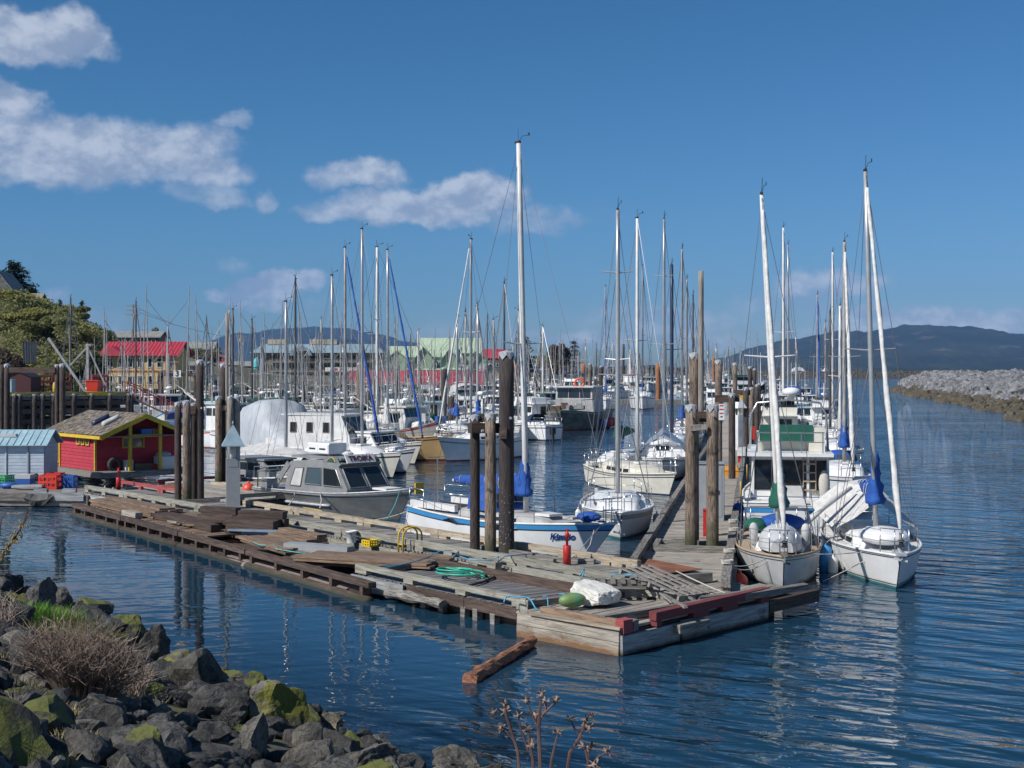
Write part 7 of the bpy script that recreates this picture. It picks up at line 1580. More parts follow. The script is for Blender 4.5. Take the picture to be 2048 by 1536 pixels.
for k, px in enumerate((1640, 1651, 1664)): mb = MB(); mb.lathe((0, 0, 4.2), [(2.2, 0), (2.2, 1.2), (.1, 4.2)], 4); tag(obj('marquee', mb, m_white, None, False, A(px, 1000, z=.4)), ('white peaked marquee left of the trio past the breakwater', 'white peaked marquee in the middle of the trio', 'white peaked marquee right of the trio')[k], 'tent')
def pole(label, px, Y, ytop, arms=2, wires=()):
    q = A(px, Y, z=landz((px-CX)/F*Y, Y)); top = H+(HY-ytop)*Y/F-q.z; t = thing('utility_pole', label, 'utility pole', q, 0, 'utility poles'); mb = MB(); mb.tube([(0, 0, -.5), (0, 0, top)], [.17, .11], 7); obj('pole', mb, m_pile_grey, t)
    for k in range(arms): mb = MB(); mb.box((0, -.1, top-.25-.7*k), (2.2, .1, .12)); obj('crossarm', mb, m_pile_grey, t)
    mb = MB(); mb.lathe((.3, -.15, top-2.2), [(.2, 0), (.2, .7)], 8); obj('transformer', mb, m_lampgrey, t); return t
pole('utility pole with crossarms above the yellow house', 266, 200, 608, 3); pole('utility pole left of the hotel beside the thin mast', 478, 280, 663, 2); pole('second utility pole just right of the other by the hotel', 485, 300, 672, 2)
mb = MB()
for dz in (0, .9): mb.tube([A(266, 200, 612+dz*9)+Vector((0, 0, 0)), A(350, 230, 650), A(440, 260, 672), A(478, 280, 668)], .03, 4)
tag(obj('power_line', mb, m_wire), 'power lines strung from the pole above the yellow house to the hotel', 'power line')

# ------------------------------------------------------------------ vegetation
def leaf_mat(name, c1, c2, c3=None):
    m = M(name, c1, c2, .9, .85, rnd=.12, c3=c3 or c1, s3=2.6, trans=.45); return m
m_lf1 = leaf_mat('spring_leaves', (.27, .28, .08), (.40, .36, .11), (.46, .37, .11)); m_lf2 = leaf_mat('olive_leaves', (.19, .205, .08), (.29, .285, .12)); m_lf3 = leaf_mat('dark_conifer', (.016, .032, .018), (.035, .055, .03)); m_lf4 = leaf_mat('brown_twigs', (.10, .075, .055), (.15, .11, .085)); m_trunk = M('tree_trunk', (.06, .045, .035), (.12, .095, .075), 4, .9, stretch=(4, 4, .5))
def leaves(name, clumps, n, size, m, parent, seed, twig=False):
    r_ = random.Random(seed); mb = MB(); vs = []; fs = []
    tot = sum(c[3]*c[4]*c[5] for c in clumps)
    for (cx_, cy_, cz_, rx, ry, rz_) in clumps:
        for _ in range(max(4, int(n*rx*ry*rz_/tot))):
            d_ = Vector((r_.gauss(0, 1), r_.gauss(0, 1), r_.gauss(0, 1))).normalized()*(r_.random()**.45); q = Vector((cx_+d_.x*rx, cy_+d_.y*ry, cz_+d_.z*rz_))
            e1 = Vector((r_.gauss(0, 1), r_.gauss(0, 1), r_.gauss(0, .7))).normalized(); e2 = e1.cross(Vector((r_.gauss(0, 1), r_.gauss(0, 1), r_.gauss(0, 1)))).normalized(); s1 = size*r_.uniform(.6, 1.4); s2 = s1*(.5 if not twig else .12)
            k = len(vs); vs += [q-e1*s1, q+e2*s2, q+e1*s1, q-e2*s2]; fs.append((k, k+1, k+2, k+3))
    mb.v = [tuple(q) for q in vs]; mb.f = fs; return obj(name, mb, m, parent)
def trunk_limbs(t, h_, r_, n, spread, seed, m=m_trunk):
    rr_ = random.Random(seed); mb = MB(); mb.tube([(0, 0, -.5), (.1*h_*.1, 0, h_*.35), (0, .05, h_*.75)], [r_, r_*.75, r_*.3], 7)
    for k in range(n):
        z = h_*(.25+.45*k/n); a = rr_.uniform(0, 6.28); e = Vector((math.cos(a)*spread*rr_.uniform(.5, .9), math.sin(a)*spread*rr_.uniform(.5, .9), z+h_*rr_.uniform(.12, .3))); mb.tube([(0, 0, z), (e.x*.5, e.y*.5, z+(e.z-z)*.35), e], [r_*.4, r_*.25, r_*.08], 5)
    return obj('trunk', mb, m, t)
def broadleaf(label, loc, h_, wd, m, seed, n=1500, size=.28, cat='tree', name='broadleaf_tree', group='trees and bushes of the hill', twig=False):
    r_ = random.Random(seed); t = thing(name, label, cat, loc, r_.uniform(0, 6), group); trunk_limbs(t, h_, h_*.022+.03, 7, wd*.5, seed)
    cl = [(r_.gauss(0, wd*.22), r_.gauss(0, wd*.22), h_*(.35+.5*r_.random()), wd*r_.uniform(.14, .27), wd*r_.uniform(.14, .27), h_*r_.uniform(.10, .17)) for _ in range(11)]
    leaves('crown', cl, n, size, m, t, seed, twig); return t
def conifer(label, loc, h_, wd, m, seed, group='trees and bushes of the hill', droop=.18, n_l=13, size=.32, top=.06, name='conifer_tree'):
    r_ = random.Random(seed); t = thing(name, label, 'tree', loc, r_.uniform(0, 6), group); mb = MB(); mb.tube([(0, 0, -.6), (0, 0, h_*.5), (0, 0, h_)], [h_*.022+.05, h_*.014+.03, .02], 7); 
    vs = []; fs = []
    for k in range(n_l):
        z = h_*(.14+.84*k/n_l); R_ = wd*.5*((1-k/n_l)**.8*.94+top)*r_.uniform(.75, 1.15); nb = max(5, int(11-5*k/n_l))
        for b in range(nb):
            a = 6.28*(b+r_.random()*.7)/nb; L_ = R_*r_.uniform(.55, 1.15); e = Vector((math.cos(a)*L_, math.sin(a)*L_, z-L_*droop+r_.uniform(-.2, .2))); o_ = Vector((0, 0, z)); mb.tube([o_, e], [.03+.004*h_, .01], 4)
            for q_ in range(max(4, int(L_/size*(3.4 if size < .45 else 8)))):
                tt = r_.uniform(.18, 1.05); q = o_.lerp(e, tt)+Vector((r_.gauss(0, .1), r_.gauss(0, .1), r_.gauss(0, .08)))*wd*.28; e1 = (e-o_).normalized()+Vector((r_.gauss(0, .5), r_.gauss(0, .5), r_.gauss(-.15, .3))); e1.normalize(); e2 = e1.cross(Vector((r_.gauss(0, .3), r_.gauss(0, .3), 1))).normalized(); s1 = size*r_.uniform(.6, 1.3)
                i0 = len(vs); vs += [q-e1*s1*.5, q+e2*s1*.28, q+e1*s1, q-e2*s1*.28]; fs.append((i0, i0+1, i0+2, i0+3))
    obj('trunk', mb, m_trunk, t); mb = MB(); mb.v = [tuple(q) for q in vs]; mb.f = fs; obj('crown', mb, m, t); return t
def gh(px, Y, ytop, k=1.0): return (H+(HY-ytop)*Y/F-landz((px-CX)/F*Y, Y)+.1)*k
def ground(px, Y): x = (px-CX)/F*Y; return Vector((x, Y, landz(x, Y)-.1))
conifer('big dark spruce rising above the hill houses at the left edge', ground(28, 200), gh(28, 200, 519), 8.6, m_lf3, 3, n_l=17, size=.5, droop=.05, top=.14)
conifer('bushy dark spruce beside the tan roofed hill house', ground(62, 196), gh(62, 196, 572), 4.6, m_lf3, 4, size=.5, droop=.05, top=.2); conifer('small pointed conifer on the hill crest left of its twin', ground(120, 182), gh(120, 182, 598), 2.2, m_lf3, 5, size=.3); conifer('small pointed conifer on the hill crest right of its twin', ground(163, 178), gh(163, 178, 598), 2.3, m_lf3, 6, size=.3)
conifer('dark evergreen behind the blue sail mast', ground(1051, 330), gh(1051, 330, 668), 6.6, m_lf3, 8, 'trees by the far shore', .1, 15, .6, .12)
conifer('wide dark evergreen right of the tall mast', ground(1148, 350), gh(1148, 350, 674), 7.0, m_lf3, 9, 'trees by the far shore', .05, 14, .6, .25); broadleaf('bare brown tree left of the wide evergreen', ground(1118, 346), gh(1118, 346, 680), 6.4, m_lf4, 10, 2400, .55, twig=False, group='trees by the far shore'); broadleaf('pale yellow green bush between the two evergreens', ground(1088, 340), gh(1088, 340, 700), 4.2, m_lf1, 11, 1200, .4, group='trees by the far shore')
bl = [('yellow green bush at the left edge of the slope', 18, 168, 5.6, 8, m_lf1), ('golden bush below the hill houses', 55, 160, 6.2, 8.5, m_lf1), ('olive bush in the middle of the slope', 92, 158, 6.0, 8, m_lf2), ('dense olive bush right of the golden one', 128, 156, 6.2, 8, m_lf2), ('broad olive bush on the right shoulder of the slope', 168, 154, 6.2, 8.4, m_lf2), ('last round bush at the right foot of the slope', 200, 152, 4.4, 6, m_lf2),
      ('low dark bush behind the wharf crane', 150, 140, 4.4, 7, m_lf2), ('low bright bush behind the gate frame', 40, 138, 5, 7.5, m_lf1), ('brown leafless bush at the left edge', 6, 134, 4.4, 6, m_lf4), ('dark bush left of the yellow house', 185, 138, 4.4, 6.5, m_lf3), ('low olive bush behind the derrick', 110, 132, 4.2, 7, m_lf2), ('upper yellow bush beside the big spruce', 70, 186, 4.2, 6.5, m_lf1), ('upper olive bush between the two small conifers', 140, 176, 4.2, 7, m_lf2), ('upper pale bush left of the first small conifer', 100, 182, 4.2, 7, m_lf1),
      ('dark hedge bush behind the low beige building', 412, 196, 3.2, 5, m_lf2), ('red brown bush beside the hill house slope', 425, 190, 2.6, 4.5, m_lf4), ('green bush on the slope right of the yellow house', 380, 196, 3.0, 6, m_lf2), ('bush in front of the pale grey house', 400, 210, 3.2, 6, m_lf2), ('small round tree above the flat roofed house', 294, 240, 4.6, 4.2, m_lf2)]
TOPS = [628, 612, 632, 628, 645, 690, 690, 700, 690, 690, 700, 602, 612, 612, 730, 735, 722, 712, 648]
for k, (lab, px, Y, h_, wd, m) in enumerate(bl): broadleaf(lab, ground(px, Y), max(1.8, gh(px, Y, TOPS[k])), wd*.72, m, 20+k, 3400 if k < 14 else 1400, .2, 'bush', 'slope_bush')
# brush covering the slope, one mass
r_ = random.Random(99); cl = []
for _ in range(700):
    px = r_.uniform(-60, 225); Y = r_.uniform(128, 200); q = ground(px, Y); s1 = r_.uniform(.6, 1.3); cl.append((q.x, q.y, q.z+s1*.5, s1*1.2, s1*1.2, s1))
leaves('slope_brush', cl, 60000, .2, m_lf2, None, 5)['kind'] = 'stuff'
r_ = random.Random(98); cl = []
for _ in range(200):
    px = r_.uniform(1180, 1480); Y = r_.uniform(850, 1000); s1 = r_.uniform(2, 4.5); q = A(px, Y, z=2+s1*.4); cl.append((q.x, q.y, q.z, s1*1.6, s1*1.2, s1))
leaves('far_treeline', cl, 9000, 1.0, m_lf3, None, 6)['kind'] = 'stuff'
bmnd = MB(); bmnd.prism([A(1150, 900, z=-1), A(1500, 900, z=-1), A(1500, 900, z=2.2), A(1150, 900, z=2.2)], (0, 150, 0)); obj('far_land', bmnd, m_land, kind='structure')
# ------------------------------------------------------------------ the fleet behind
def wire_at(Y): return max(.007, Y/2600*.36)
for lab, px, Y, top, mst, kw in (('grey masted sailboat behind the roof of the aluminium boat', 664, 60, 548, m_alu, {}), ('sailboat with a blue furled jib rolled on its forestay', 690, 66, 492, m_mastgrey, dict(jib=m_blue)), ('tall silver masted sailboat behind the old wooden boat', 724, 63, 455, m_alu, {}),
        ('white masted sailboat with dark blue furled jib left of the tan boat', 775, 72, 497, m_alu, dict(jib=m_blue, cover=m_sail)), ('sailboat with grey mast behind the tallest central piling', 987, 96, 637, m_mastgrey, {}), ('dark thin masted sailboat behind the squared mast post', 466, 84, 616, m_mastdk, {}),
        ('dark masted sailboat beside the squared mast post', 504, 96, 637, m_mastdk, {})):
    hm = H+(HY-top)*Y/F-1.5; L = min(9.5, hm*.78)
    sailboat(lab, L, L*.31, None, (.6, -.8), hm, random.choice((m_white, m_white, m_cream)), [(.82, .88, m_navy)], m_navy, m_deckw, (.25, .72, .45, .68), m_white, 2, .06, mst, kw.get('jib'), L*.33 if kw.get('cover') else None, kw.get('cover'), None, (1.1, 1.0, 1.25), (.52,), wire_at(Y), center=A(px, Y, z=0)-Vector((.6, -.8, 0))*L*.06, r=.07, n=4, lines=False, jr=.08)
def troller(name, label, loc, rz, L=9.0, B=3.0, mh=None, trim=None, roof=None, mast=6.5, poles=8.5, seed=1, cab=None, aft=False):
    r_ = random.Random(seed); t = thing(name, label, 'fishing boat', loc, rz, 'fishing boats of the harbour'); h = Hull(L, B, 1.15, 1.05, 1.9, .9, .15, .8, .45, 2.2, .85)
    hull_parts(t, h, mh or m_white2, [(.88, .95, trim or m_green)], m_redbot, m_deck, nt=10)
    x0, x1 = (-.02*L, .22*L) if not aft else (-.34*L, -.1*L); z0 = 1.1; hh = 1.75
    c, wd = house(t, [(x0, z0), (x1+.1, z0), (x1+.22, z0+1.0), (x1, z0+hh), (x0, z0+hh)], B*.33, B*.31, cab or m_white2)
    for k in range(3): a = x0+.15+(x1-x0-.3)*k/3; side_win(c, wd, [(a, z0+1.0), (a+(x1-x0)/3-.2, z0+1.0), (a+(x1-x0)/3-.2, z0+1.5), (a, z0+1.5)])
    front_win(c, wd, (x1+.22, z0+1.0), (x1, z0+hh), 3)
    mb = MB(); mb.prism([(x0-.06, -.3, z0+.1), (x0-.06, .25, z0+.1), (x0-.06, .25, z0+1.5), (x0-.06, -.3, z0+1.5)], (.04, 0, 0)); obj('door', mb, m_glass, c)
    mb = MB(); mb.prism([(x0-.35, -B*.36, z0+hh), (x1+.3, -B*.34, z0+hh), (x1+.3, B*.34, z0+hh), (x0-.35, B*.36, z0+hh)], (0, 0, .09)); obj('roof', mb, roof or m_white2, c)
    trunk(t, h, (x1+.35)/L+.5, .84, .5, .55, cab or m_white2, nw=0)
    xm = x0-.35; mb = MB(); mb.tube([(xm, 0, 1), (xm, 0, 1+mast)], [.085, .05], 7); obj('mast', mb, m_mastgrey, t)
    mb = MB(); mb.tube([(xm, -.75, 1+mast*.62), (xm, .75, 1+mast*.62)], .035, 5); mb.tube([(xm, 0, 2.2), (xm-L*.3, 0, 3.6)], .05, 6); mb.tube([(xm, 0, 1+mast), (xm+.03, 0, 1+mast+.9)], .02, 4); obj('boom', mb, m_mastgrey, t)
    for sd in (1, -1):
        mb = MB(); mb.tube([(xm+.3, sd*B*.43, 1.2), (xm+.1, sd*(B*.43+.25), 1.2+poles)], [.06, .03], 6); obj('trolling_pole', mb, m_mastgrey, t)
    mb = MB(); top = Vector((xm, 0, 1+mast)); w_ = .018
    for sd in (1, -1): mb.tube([top, (xm+.1, sd*(B*.43+.25), 1.2+poles*.9)], w_, 3); mb.tube([top*.98, (xm-.9, sd*B*.45, 1.1)], w_, 3)
    mb.tube([top, h.pt(1, 1)], w_, 3); mb.tube([top, h.pt(0, 1)*1.0], w_, 3); mb.tube([top, (xm-L*.3, 0, 3.6)], w_, 3); obj('rigging', mb, m_wire, t)
    mb = MB(); mb.lathe((x1-.5, .2, z0+hh+.1), [(.05, 0), (.05, .35), (.24, .37), (.26, .48), (.16, .56)], 10); obj('radar', mb, m_white, t, True)
    mb = MB()
    for k in range(3): mb.tube([(x0+.3+.5*k, (-.5, .5, .1)[k], z0+hh), (x0+.2+.5*k, (-.5, .5, .1)[k], z0+hh+2+.5*k)], .014, 4)
    obj('antenna', mb, m_white2, t)
    for k in range(4): mb = MB(); mb.box((-L*r_.uniform(.2, .44), r_.uniform(-.9, .9), 1.2+r_.uniform(.1, .3)), (r_.uniform(.4, 1), r_.uniform(.4, .9), r_.uniform(.3, .7)), r_.uniform(0, 2)); obj('deck_gear', mb, r_.choice((m_crateb, m_green, m_timber, m_white2, m_alug, m_orange)), t)
    mb = MB()
    for sd in (1, -1): mb.tube([h.pt(tt, 1, sd, -.05)+Vector((0, 0, .55)) for tt in (0, .15, .3, .42)], .025, 4); [mb.tube([h.pt(tt, 1, sd, -.05), h.pt(tt, 1, sd, -.05)+Vector((0, 0, .55))], .025, 4) for tt in (0, .15, .3, .42)]
    obj('rail', mb, m_alug, t)
    if aft or seed % 2:
        mb = MB(); mb.ball((-L*.36, .3, 1.55), .55, 10, 6, 1, 1, .8); obj('net_drum', mb, r_.choice((m_green, m_crateb, m_orange)), t, True)
    return t
used_labels = set()
TRIM = [('green', m_green), ('navy', m_navy), ('red', m_redpaint), ('blue', m_bluestripe), ('black', m_black), ('grey', m_alug)]
HULLS = [('white', m_white2), ('white', m_white), ('cream', m_cream), ('grey', m_hullgrey), ('pale blue', m_bluemetal), ('dark', m_workhull), ('white', m_white), ('white', m_white2)]
ROOFS = [('white', m_white2), ('white', m_white), ('grey', m_tarpgrey), ('turquoise', m_bluemetal), ('cream', m_cream), ('green', m_green)]
def landmark(px):
    for lim, s_ in ((140, 'behind the gate frame'), (205, 'behind the timber wharf'), (285, 'below the yellow house'), (350, 'right of the yellow house'), (410, 'behind the number three sign'), (470, 'behind the five pilings'), (520, 'left of the hotel'), (580, 'below the hotel left end'), (640, 'below the hotel middle'), (700, 'below the hotel right half'), (760, 'below the red roofed shed'), (830, 'below the green building'), (900, 'below the green gables'), (960, 'beside the beige building'), (1020, 'behind the central pilings'), (1080, 'below the blue mast evergreen'), (1150, 'below the wide evergreen'), (1220, 'left of the mid channel'), (1290, 'beyond the red fishing boat'), (1350, 'beyond the rusty steel piling'), (1420, 'behind the tall square pole'), (1500, 'beyond the pier pilings'), (9999, 'beyond the outer pier row')):
        if px < lim: return s_
ORD = ['first', 'second', 'third', 'fourth', 'fifth', 'sixth', 'seventh', 'eighth', 'ninth', 'tenth', 'eleventh', 'twelfth', 'thirteenth', 'fourteenth', 'fifteenth']
protos = {'fishing boat': [], 'cruiser': [], 'sailboat': []}
for k in range(5):
    protos['fishing boat'].append(troller('fishing_boat', 'x', (0, 0, 0), 0, 8.6+.5*(k % 3), 2.9, seed=k+1, mast=5.2+.8*(k % 3), poles=(8.2, 0.01, 9.5, 7.4, 8.8)[k] if k != 1 else 6.5, aft=k in (1, 3)))
for k in range(4):
    protos['cruiser'].append(cruiser('x', 7.6+.6*k, 2.6+.1*k, None, (1, 0), m_white, m_white, m_white, center=Vector((0, 0, 0)), fly=k % 2 == 0, canopy=(None, m_blue, m_tarpgrey, m_green)[k], mast=(1.6, 0, 1.5, 2.2)[k], tubes=k < 2, fb=(1.0, 1.0, 1.4), group='motor boats of the harbour')[0])
for k in range(4):
    protos['sailboat'].append(sailboat('x', 8.2+.3*k, 2.6, None, (1, 0), 7.6+.7*k, m_white, [(.82, .88, m_navy)], m_navy, m_deckw, (.25, .72, .45, .68), m_white, 2, .06, (m_alu, m_mastw, m_mastgrey, m_mastdk)[k], (None, m_sail, None, None)[k], 2.9, (m_blue, m_green, m_tarpgrey, None)[k], (None, m_blue, None, m_tarpgrey)[k], (1.1, 1.0, 1.25), (.5,), .02, center=Vector((0, 0, 0)), r=.08, n=4, lines=False, group='sailboats of the harbour')[0])
first = {}
for kind in protos:
    for p_ in protos[kind]: freeze(p_); first[p_.name] = True
fr = random.Random(77)
def put(kind, px, Y, row, rz, scale=1.0, hull=None, trim=None, roof=None, k=None):
    p_ = protos[kind][fr.randrange(len(protos[kind])) if k is None else k]
    for tr_ in range(40):
        hn, hm_ = hull if hull and tr_ == 0 else fr.choice(HULLS); tn, tm = trim if trim and tr_ == 0 else fr.choice(TRIM); rn_, rm = roof if roof and tr_ == 0 else fr.choice(ROOFS)
        what = {'fishing boat': f'{hn} fishing boat, {tn} stripe, {rn_} roof,', 'cruiser': f'{hn} motor cruiser, {rn_} cabin roof,', 'sailboat': f'{hn} sailboat, {tn} stripe,'}[kind]
        lab = f'{what} {landmark(px)}, {row} row'
        if lab not in used_labels: break
    used_labels.add(lab)
    rc = {'hull': hm_, 'stripe': tm, 'roof': rm}
    if kind == 'cruiser': rc = {'hull': hm_, 'roof': rm}
    o = dup(p_, A(px, Y, z=0), rz, lab, scale, rc)
    return o
def edge(Y): return interp([(60, 800), (72, 960), (95, 1060), (113, 1120), (140, 1165), (180, 1200), (230, 1250), (300, 1290)], Y)
put('fishing boat', 250, 106, 'front', -1.2, 1.08, ('white', m_white2), ('green', m_green), k=0); put('fishing boat', 335, 102, 'front', -1.35, 1.1, ('white', m_white), ('blue', m_bluestripe), k=2); put('fishing boat', 172, 108, 'front', -1.4, .95, ('pale blue', m_bluemetal), ('red', m_redpaint), k=0)
rows = [80, 88, 97, 107, 118, 131, 146, 163, 183, 206, 232]
for ri, Y in enumerate(rows):
    px = 130 if Y > 100 else (415 if Y > 84 else 560)
    px += fr.uniform(0, 60)
    while px < edge(Y)-30:
        x = (px-CX)/F*Y; kind = fr.choices(('fishing boat', 'cruiser', 'sailboat'), (.62, .2, .18) if px < 900 else (.34, .34, .32))[0]
        if not (Y < shore(x)-4): px += 40; continue
        if Y < 100 and 480 < px < 640 and Y < 82: px += 70; continue
        w_ = 3.9*F/Y
        hd_ = fr.choice((-1.9, -1.25, -1.5, 1.3, -.6, 1.7))+fr.uniform(-.25, .25)
        if abs(math.cos(hd_)) > .6: w_ *= 1.7
        if not any(abs(px-q_[0]) < 50 and abs(Y-q_[1]) < 7 for q_ in ((250, 106), (335, 102), (172, 108), (850, 80))):
            put(kind, px, Y+fr.uniform(-2, 2), ORD[ri], hd_, fr.uniform(.82, 1.05))
        px += w_*fr.uniform(.66, .95)
# mid and far channel fleet
for ri, Y in enumerate((250, 285, 330, 380, 440, 520)):
    px = 1040+fr.uniform(0, 30)
    while px < 1500:
        if 1285 < px < 1345 and Y < 300: px += 60
        x = (px-CX)/F*Y
        if Y < shore(x)-4 and not (px < 1240 and Y < 240): put(fr.choices(('fishing boat', 'cruiser', 'sailboat'), (.5, .2, .3))[0], px, Y+fr.uniform(-6, 6), ORD[ri+4] if ri+4 < 15 else 'far', fr.choice((-1.6, 1.5, -1.0, -2.2)), fr.uniform(.9, 1.25))
        px += fr.uniform(16, 34)*(300/Y)**.3
# beyond the pier
for ri, Y in enumerate((105, 128, 155, 190, 235)):
    for px in ((1545, 1600, 1650), (1540, 1585, 1640), (1535, 1580, 1625), (1530, 1570, 1610), (1525, 1560, 1600))[ri]:
        put(fr.choices(('fishing boat', 'cruiser', 'sailboat'), (.25, .4, .35))[0], px+fr.uniform(-8, 8), Y+fr.uniform(-3, 3), ORD[ri+1], ang(PD)+fr.choice((0, math.pi))+fr.uniform(-.1, .1), fr.uniform(.85, 1.05))
# show the prototypes as boats too
spots = [('fishing boat', 1405, 190), ('fishing boat', 1422, 240), ('fishing boat', 1440, 300), ('fishing boat', 1395, 260), ('fishing boat', 1412, 340), ('cruiser', 1428, 170), ('cruiser', 1450, 215), ('cruiser', 1385, 210), ('cruiser', 1462, 270), ('sailboat', 1432, 200), ('sailboat', 1415, 280), ('sailboat', 1390, 170), ('sailboat', 1456, 330)]
cnt = {}
for kind, px, Y in spots:
    i = cnt.get(kind, 0); cnt[kind] = i+1; p_ = protos[kind][i]; p_.location = A(px, Y, z=0); p_.rotation_euler = (0, 0, -1.7+.1*i); p_['label'] = f'{["white", "white hulled", "pale", "clean white", "old white"][i]} {"motor cruiser" if kind == "cruiser" else kind} {ORD[i]} from the front in the cluster left of the pier pilings'
# red fishing boat and the yellow hulled one
t = troller('fishing_boat', 'large red hulled fishing boat with a white wheelhouse and tall white funnel mast', A(1262, 262, z=0), -1.35, 15, 4.6, m_redbot, m_white, m_white, 8, 6, 3)
mb = MB(); mb.lathe((.6, 0, 2.9), [(1.75, 0), (1.75, 1.0), (1.85, 1.05), (1.85, 1.3)], 14); br = obj('bridge', mb, m_white, t); mb = MB(); mb.lathe((.6, 0, 4.2), [(1.95, 0), (1.95, .22)], 14); obj('bridge_rim', mb, m_redpaint, br); mb = MB(); mb.tube([(-.6, 0, 3), (-.6, 0, 9.4)], [.55, .4], 10); obj('white_column', mb, m_white, t)
t = troller('fishing_boat', 'green roofed fishing boat with white house and yellow hull beyond the pier', A(1482, 210, z=0), -1.5, 13, 4.2, m_yel, m_green, m_green, 8, 8, 4, cab=m_white)
mb = MB(); mb.box((1.2, 0, 3.6), (3.4, 3, 1.3)); up_ = obj('upper_house', mb, m_white, t); mb = MB(); mb.box((1.2, 0, 4.35), (4.2, 3.6, .2)); obj('roof', mb, m_green, up_); mb = MB(); mb.box((1.2, 0, 3.85), (3.44, 3.04, .5)); obj('window', mb, m_glass, up_)
q = P(1300, 802, .5); dk = thing('dock_float', 'grey float end with the rust orange piling in mid channel', 'dock float', q, 0); mb = MB(); mb.box((0, 2, -.2), (9, 7, .7)); obj('deck', mb, m_plank, dk); mb = MB(); mb.box((0, -1.6, -.2), (9.1, .15, .8)); obj('fascia_board', mb, m_rail_dk, dk)
# finger floats between the basin rows
for k, (lab, px0, Y0, px1, Y1) in enumerate((('grey float between the front rows of fishing boats', 420, 92, 980, 102), ('grey float between the middle rows of fishing boats', 330, 124, 1060, 124), ('grey float between the back rows of fishing boats', 470, 155, 1100, 154), ('grey float between the farthest rows of boats', 640, 194, 1150, 194))):
    a, b = A(px0, Y0, z=.4), A(px1, Y1, z=.4); t = thing('dock_float', lab, 'dock float', a, ang(b-a)); L = (b-a).length; mb = MB(); mb.box((L/2, 0, -.2), (L, 2.2, .5)); obj('deck', mb, m_plank, t)
    for i in range(int(L/9)): piling(t, (4+i*9, 1.3), .16, 3.4+.8*(i % 3), m_pile_dk if i % 2 else m_pile, seed=i)
for k in range(9):
    q = A((560, 640, 700, 790, 860, 930, 1000, 1085, 1128)[k], (100, 122, 108, 122, 100, 124, 140, 150, 128)[k], z=.4)
    if k in (0, 3, 6): pass
# rocks along the town shore
SH = [(x, shore(x)) for x in range(-60, 6, 1)]
def sp_shore():
    x, y = rr.choice(SH); d_ = rr.uniform(-1.0, 6); return x+rr.uniform(-.5, .5), y+d_, landz(x, y+d_)
rock_mass('shore_stones', 900, sp_shore, m_bwlow, None, .35, .9, TINY)

# ------------------------------------------------------------------ plants of the bank
m_dry = M('dry_stems', (.30, .225, .18), (.48, .38, .31), 3, .9, rnd=.1); m_drygreen = M('olive_stems', (.17, .175, .07), (.28, .275, .115), 3, .9); m_grass = M('green_grass', (.10, .22, .03), (.17, .32, .05), 2, .8, spec=.3); m_straw = M('dry_grass', (.24, .20, .10), (.33, .29, .16), 3, .9); m_seed = M('seed_head', (.15, .105, .085), (.30, .225, .185), 20, .9); m_stem = M('dark_stem', (.085, .045, .04), (.15, .09, .075), 8, .9)
r_ = random.Random(21)
def shrub(label, px, py, wpx, hpx, n, m, rad=.006, droop=.5, cat='shrub', name='dry_shrub'):
    q = onbank(px, py); s_ = q.y/F; t = thing(name, label, cat, q); R_ = wpx*s_/2; Hh = hpx*s_
    parts = {m_: MB() for m_ in m}
    for k in range(n):
        a = r_.uniform(0, 6.28); rr_ = R_*r_.random()**.6; b = Vector((math.cos(a)*rr_*.35, math.sin(a)*rr_*.35, 0)); b.z = bankz(q.x+b.x, q.y+b.y)-q.z-.03
        e = Vector((math.cos(a)*rr_+r_.gauss(0, .05), math.sin(a)*rr_*.9, Hh*r_.uniform(.35, 1)*(1-.45*(rr_/R_)))); e.z += max(0, bankz(q.x+e.x, q.y+e.y)-q.z)
        mid = b.lerp(e, .55)+Vector((r_.gauss(0, .06), r_.gauss(0, .06), Hh*.12)); m_ = m[min(len(m)-1, int(r_.random()*len(m)))]
        parts[m_].tube([b, b.lerp(mid, .5)+Vector((0, 0, Hh*.05)), mid, e], [rad, rad*.85, rad*.7, rad*.35], 3, False)
        for j in range(3):
            c = mid.lerp(e, r_.uniform(0, .8)); parts[m_].tube([c, c+Vector((r_.gauss(0, .09), r_.gauss(0, .09), r_.uniform(.02, .16)))], [rad*.55, rad*.3], 3, False)
    for m_ in m: obj('stems', parts[m_], m_, t)
    return t
shrub('dry brown shrub of tangled stems in the middle of the rocky bank', 165, 1402, 280, 175, 560, [m_dry, m_dry], .0068)
shrub('olive green broom shrub behind the dry brown shrub', 150, 1352, 220, 150, 420, [m_drygreen, m_drygreen, m_dry], .006, name='broom_shrub')
shrub('small spray of dry twigs right of the dry brown shrub', 268, 1392, 90, 75, 60, [m_dry], .0055)
shrub('pale leafless stalks at the left edge of the bank', 12, 1262, 70, 110, 36, [m_dry], .006, name='dry_stalks'); shrub('thin dry stalks among the rocks at lower left', 42, 1452, 40, 60, 26, [m_dry], .005, name='dry_stalks')
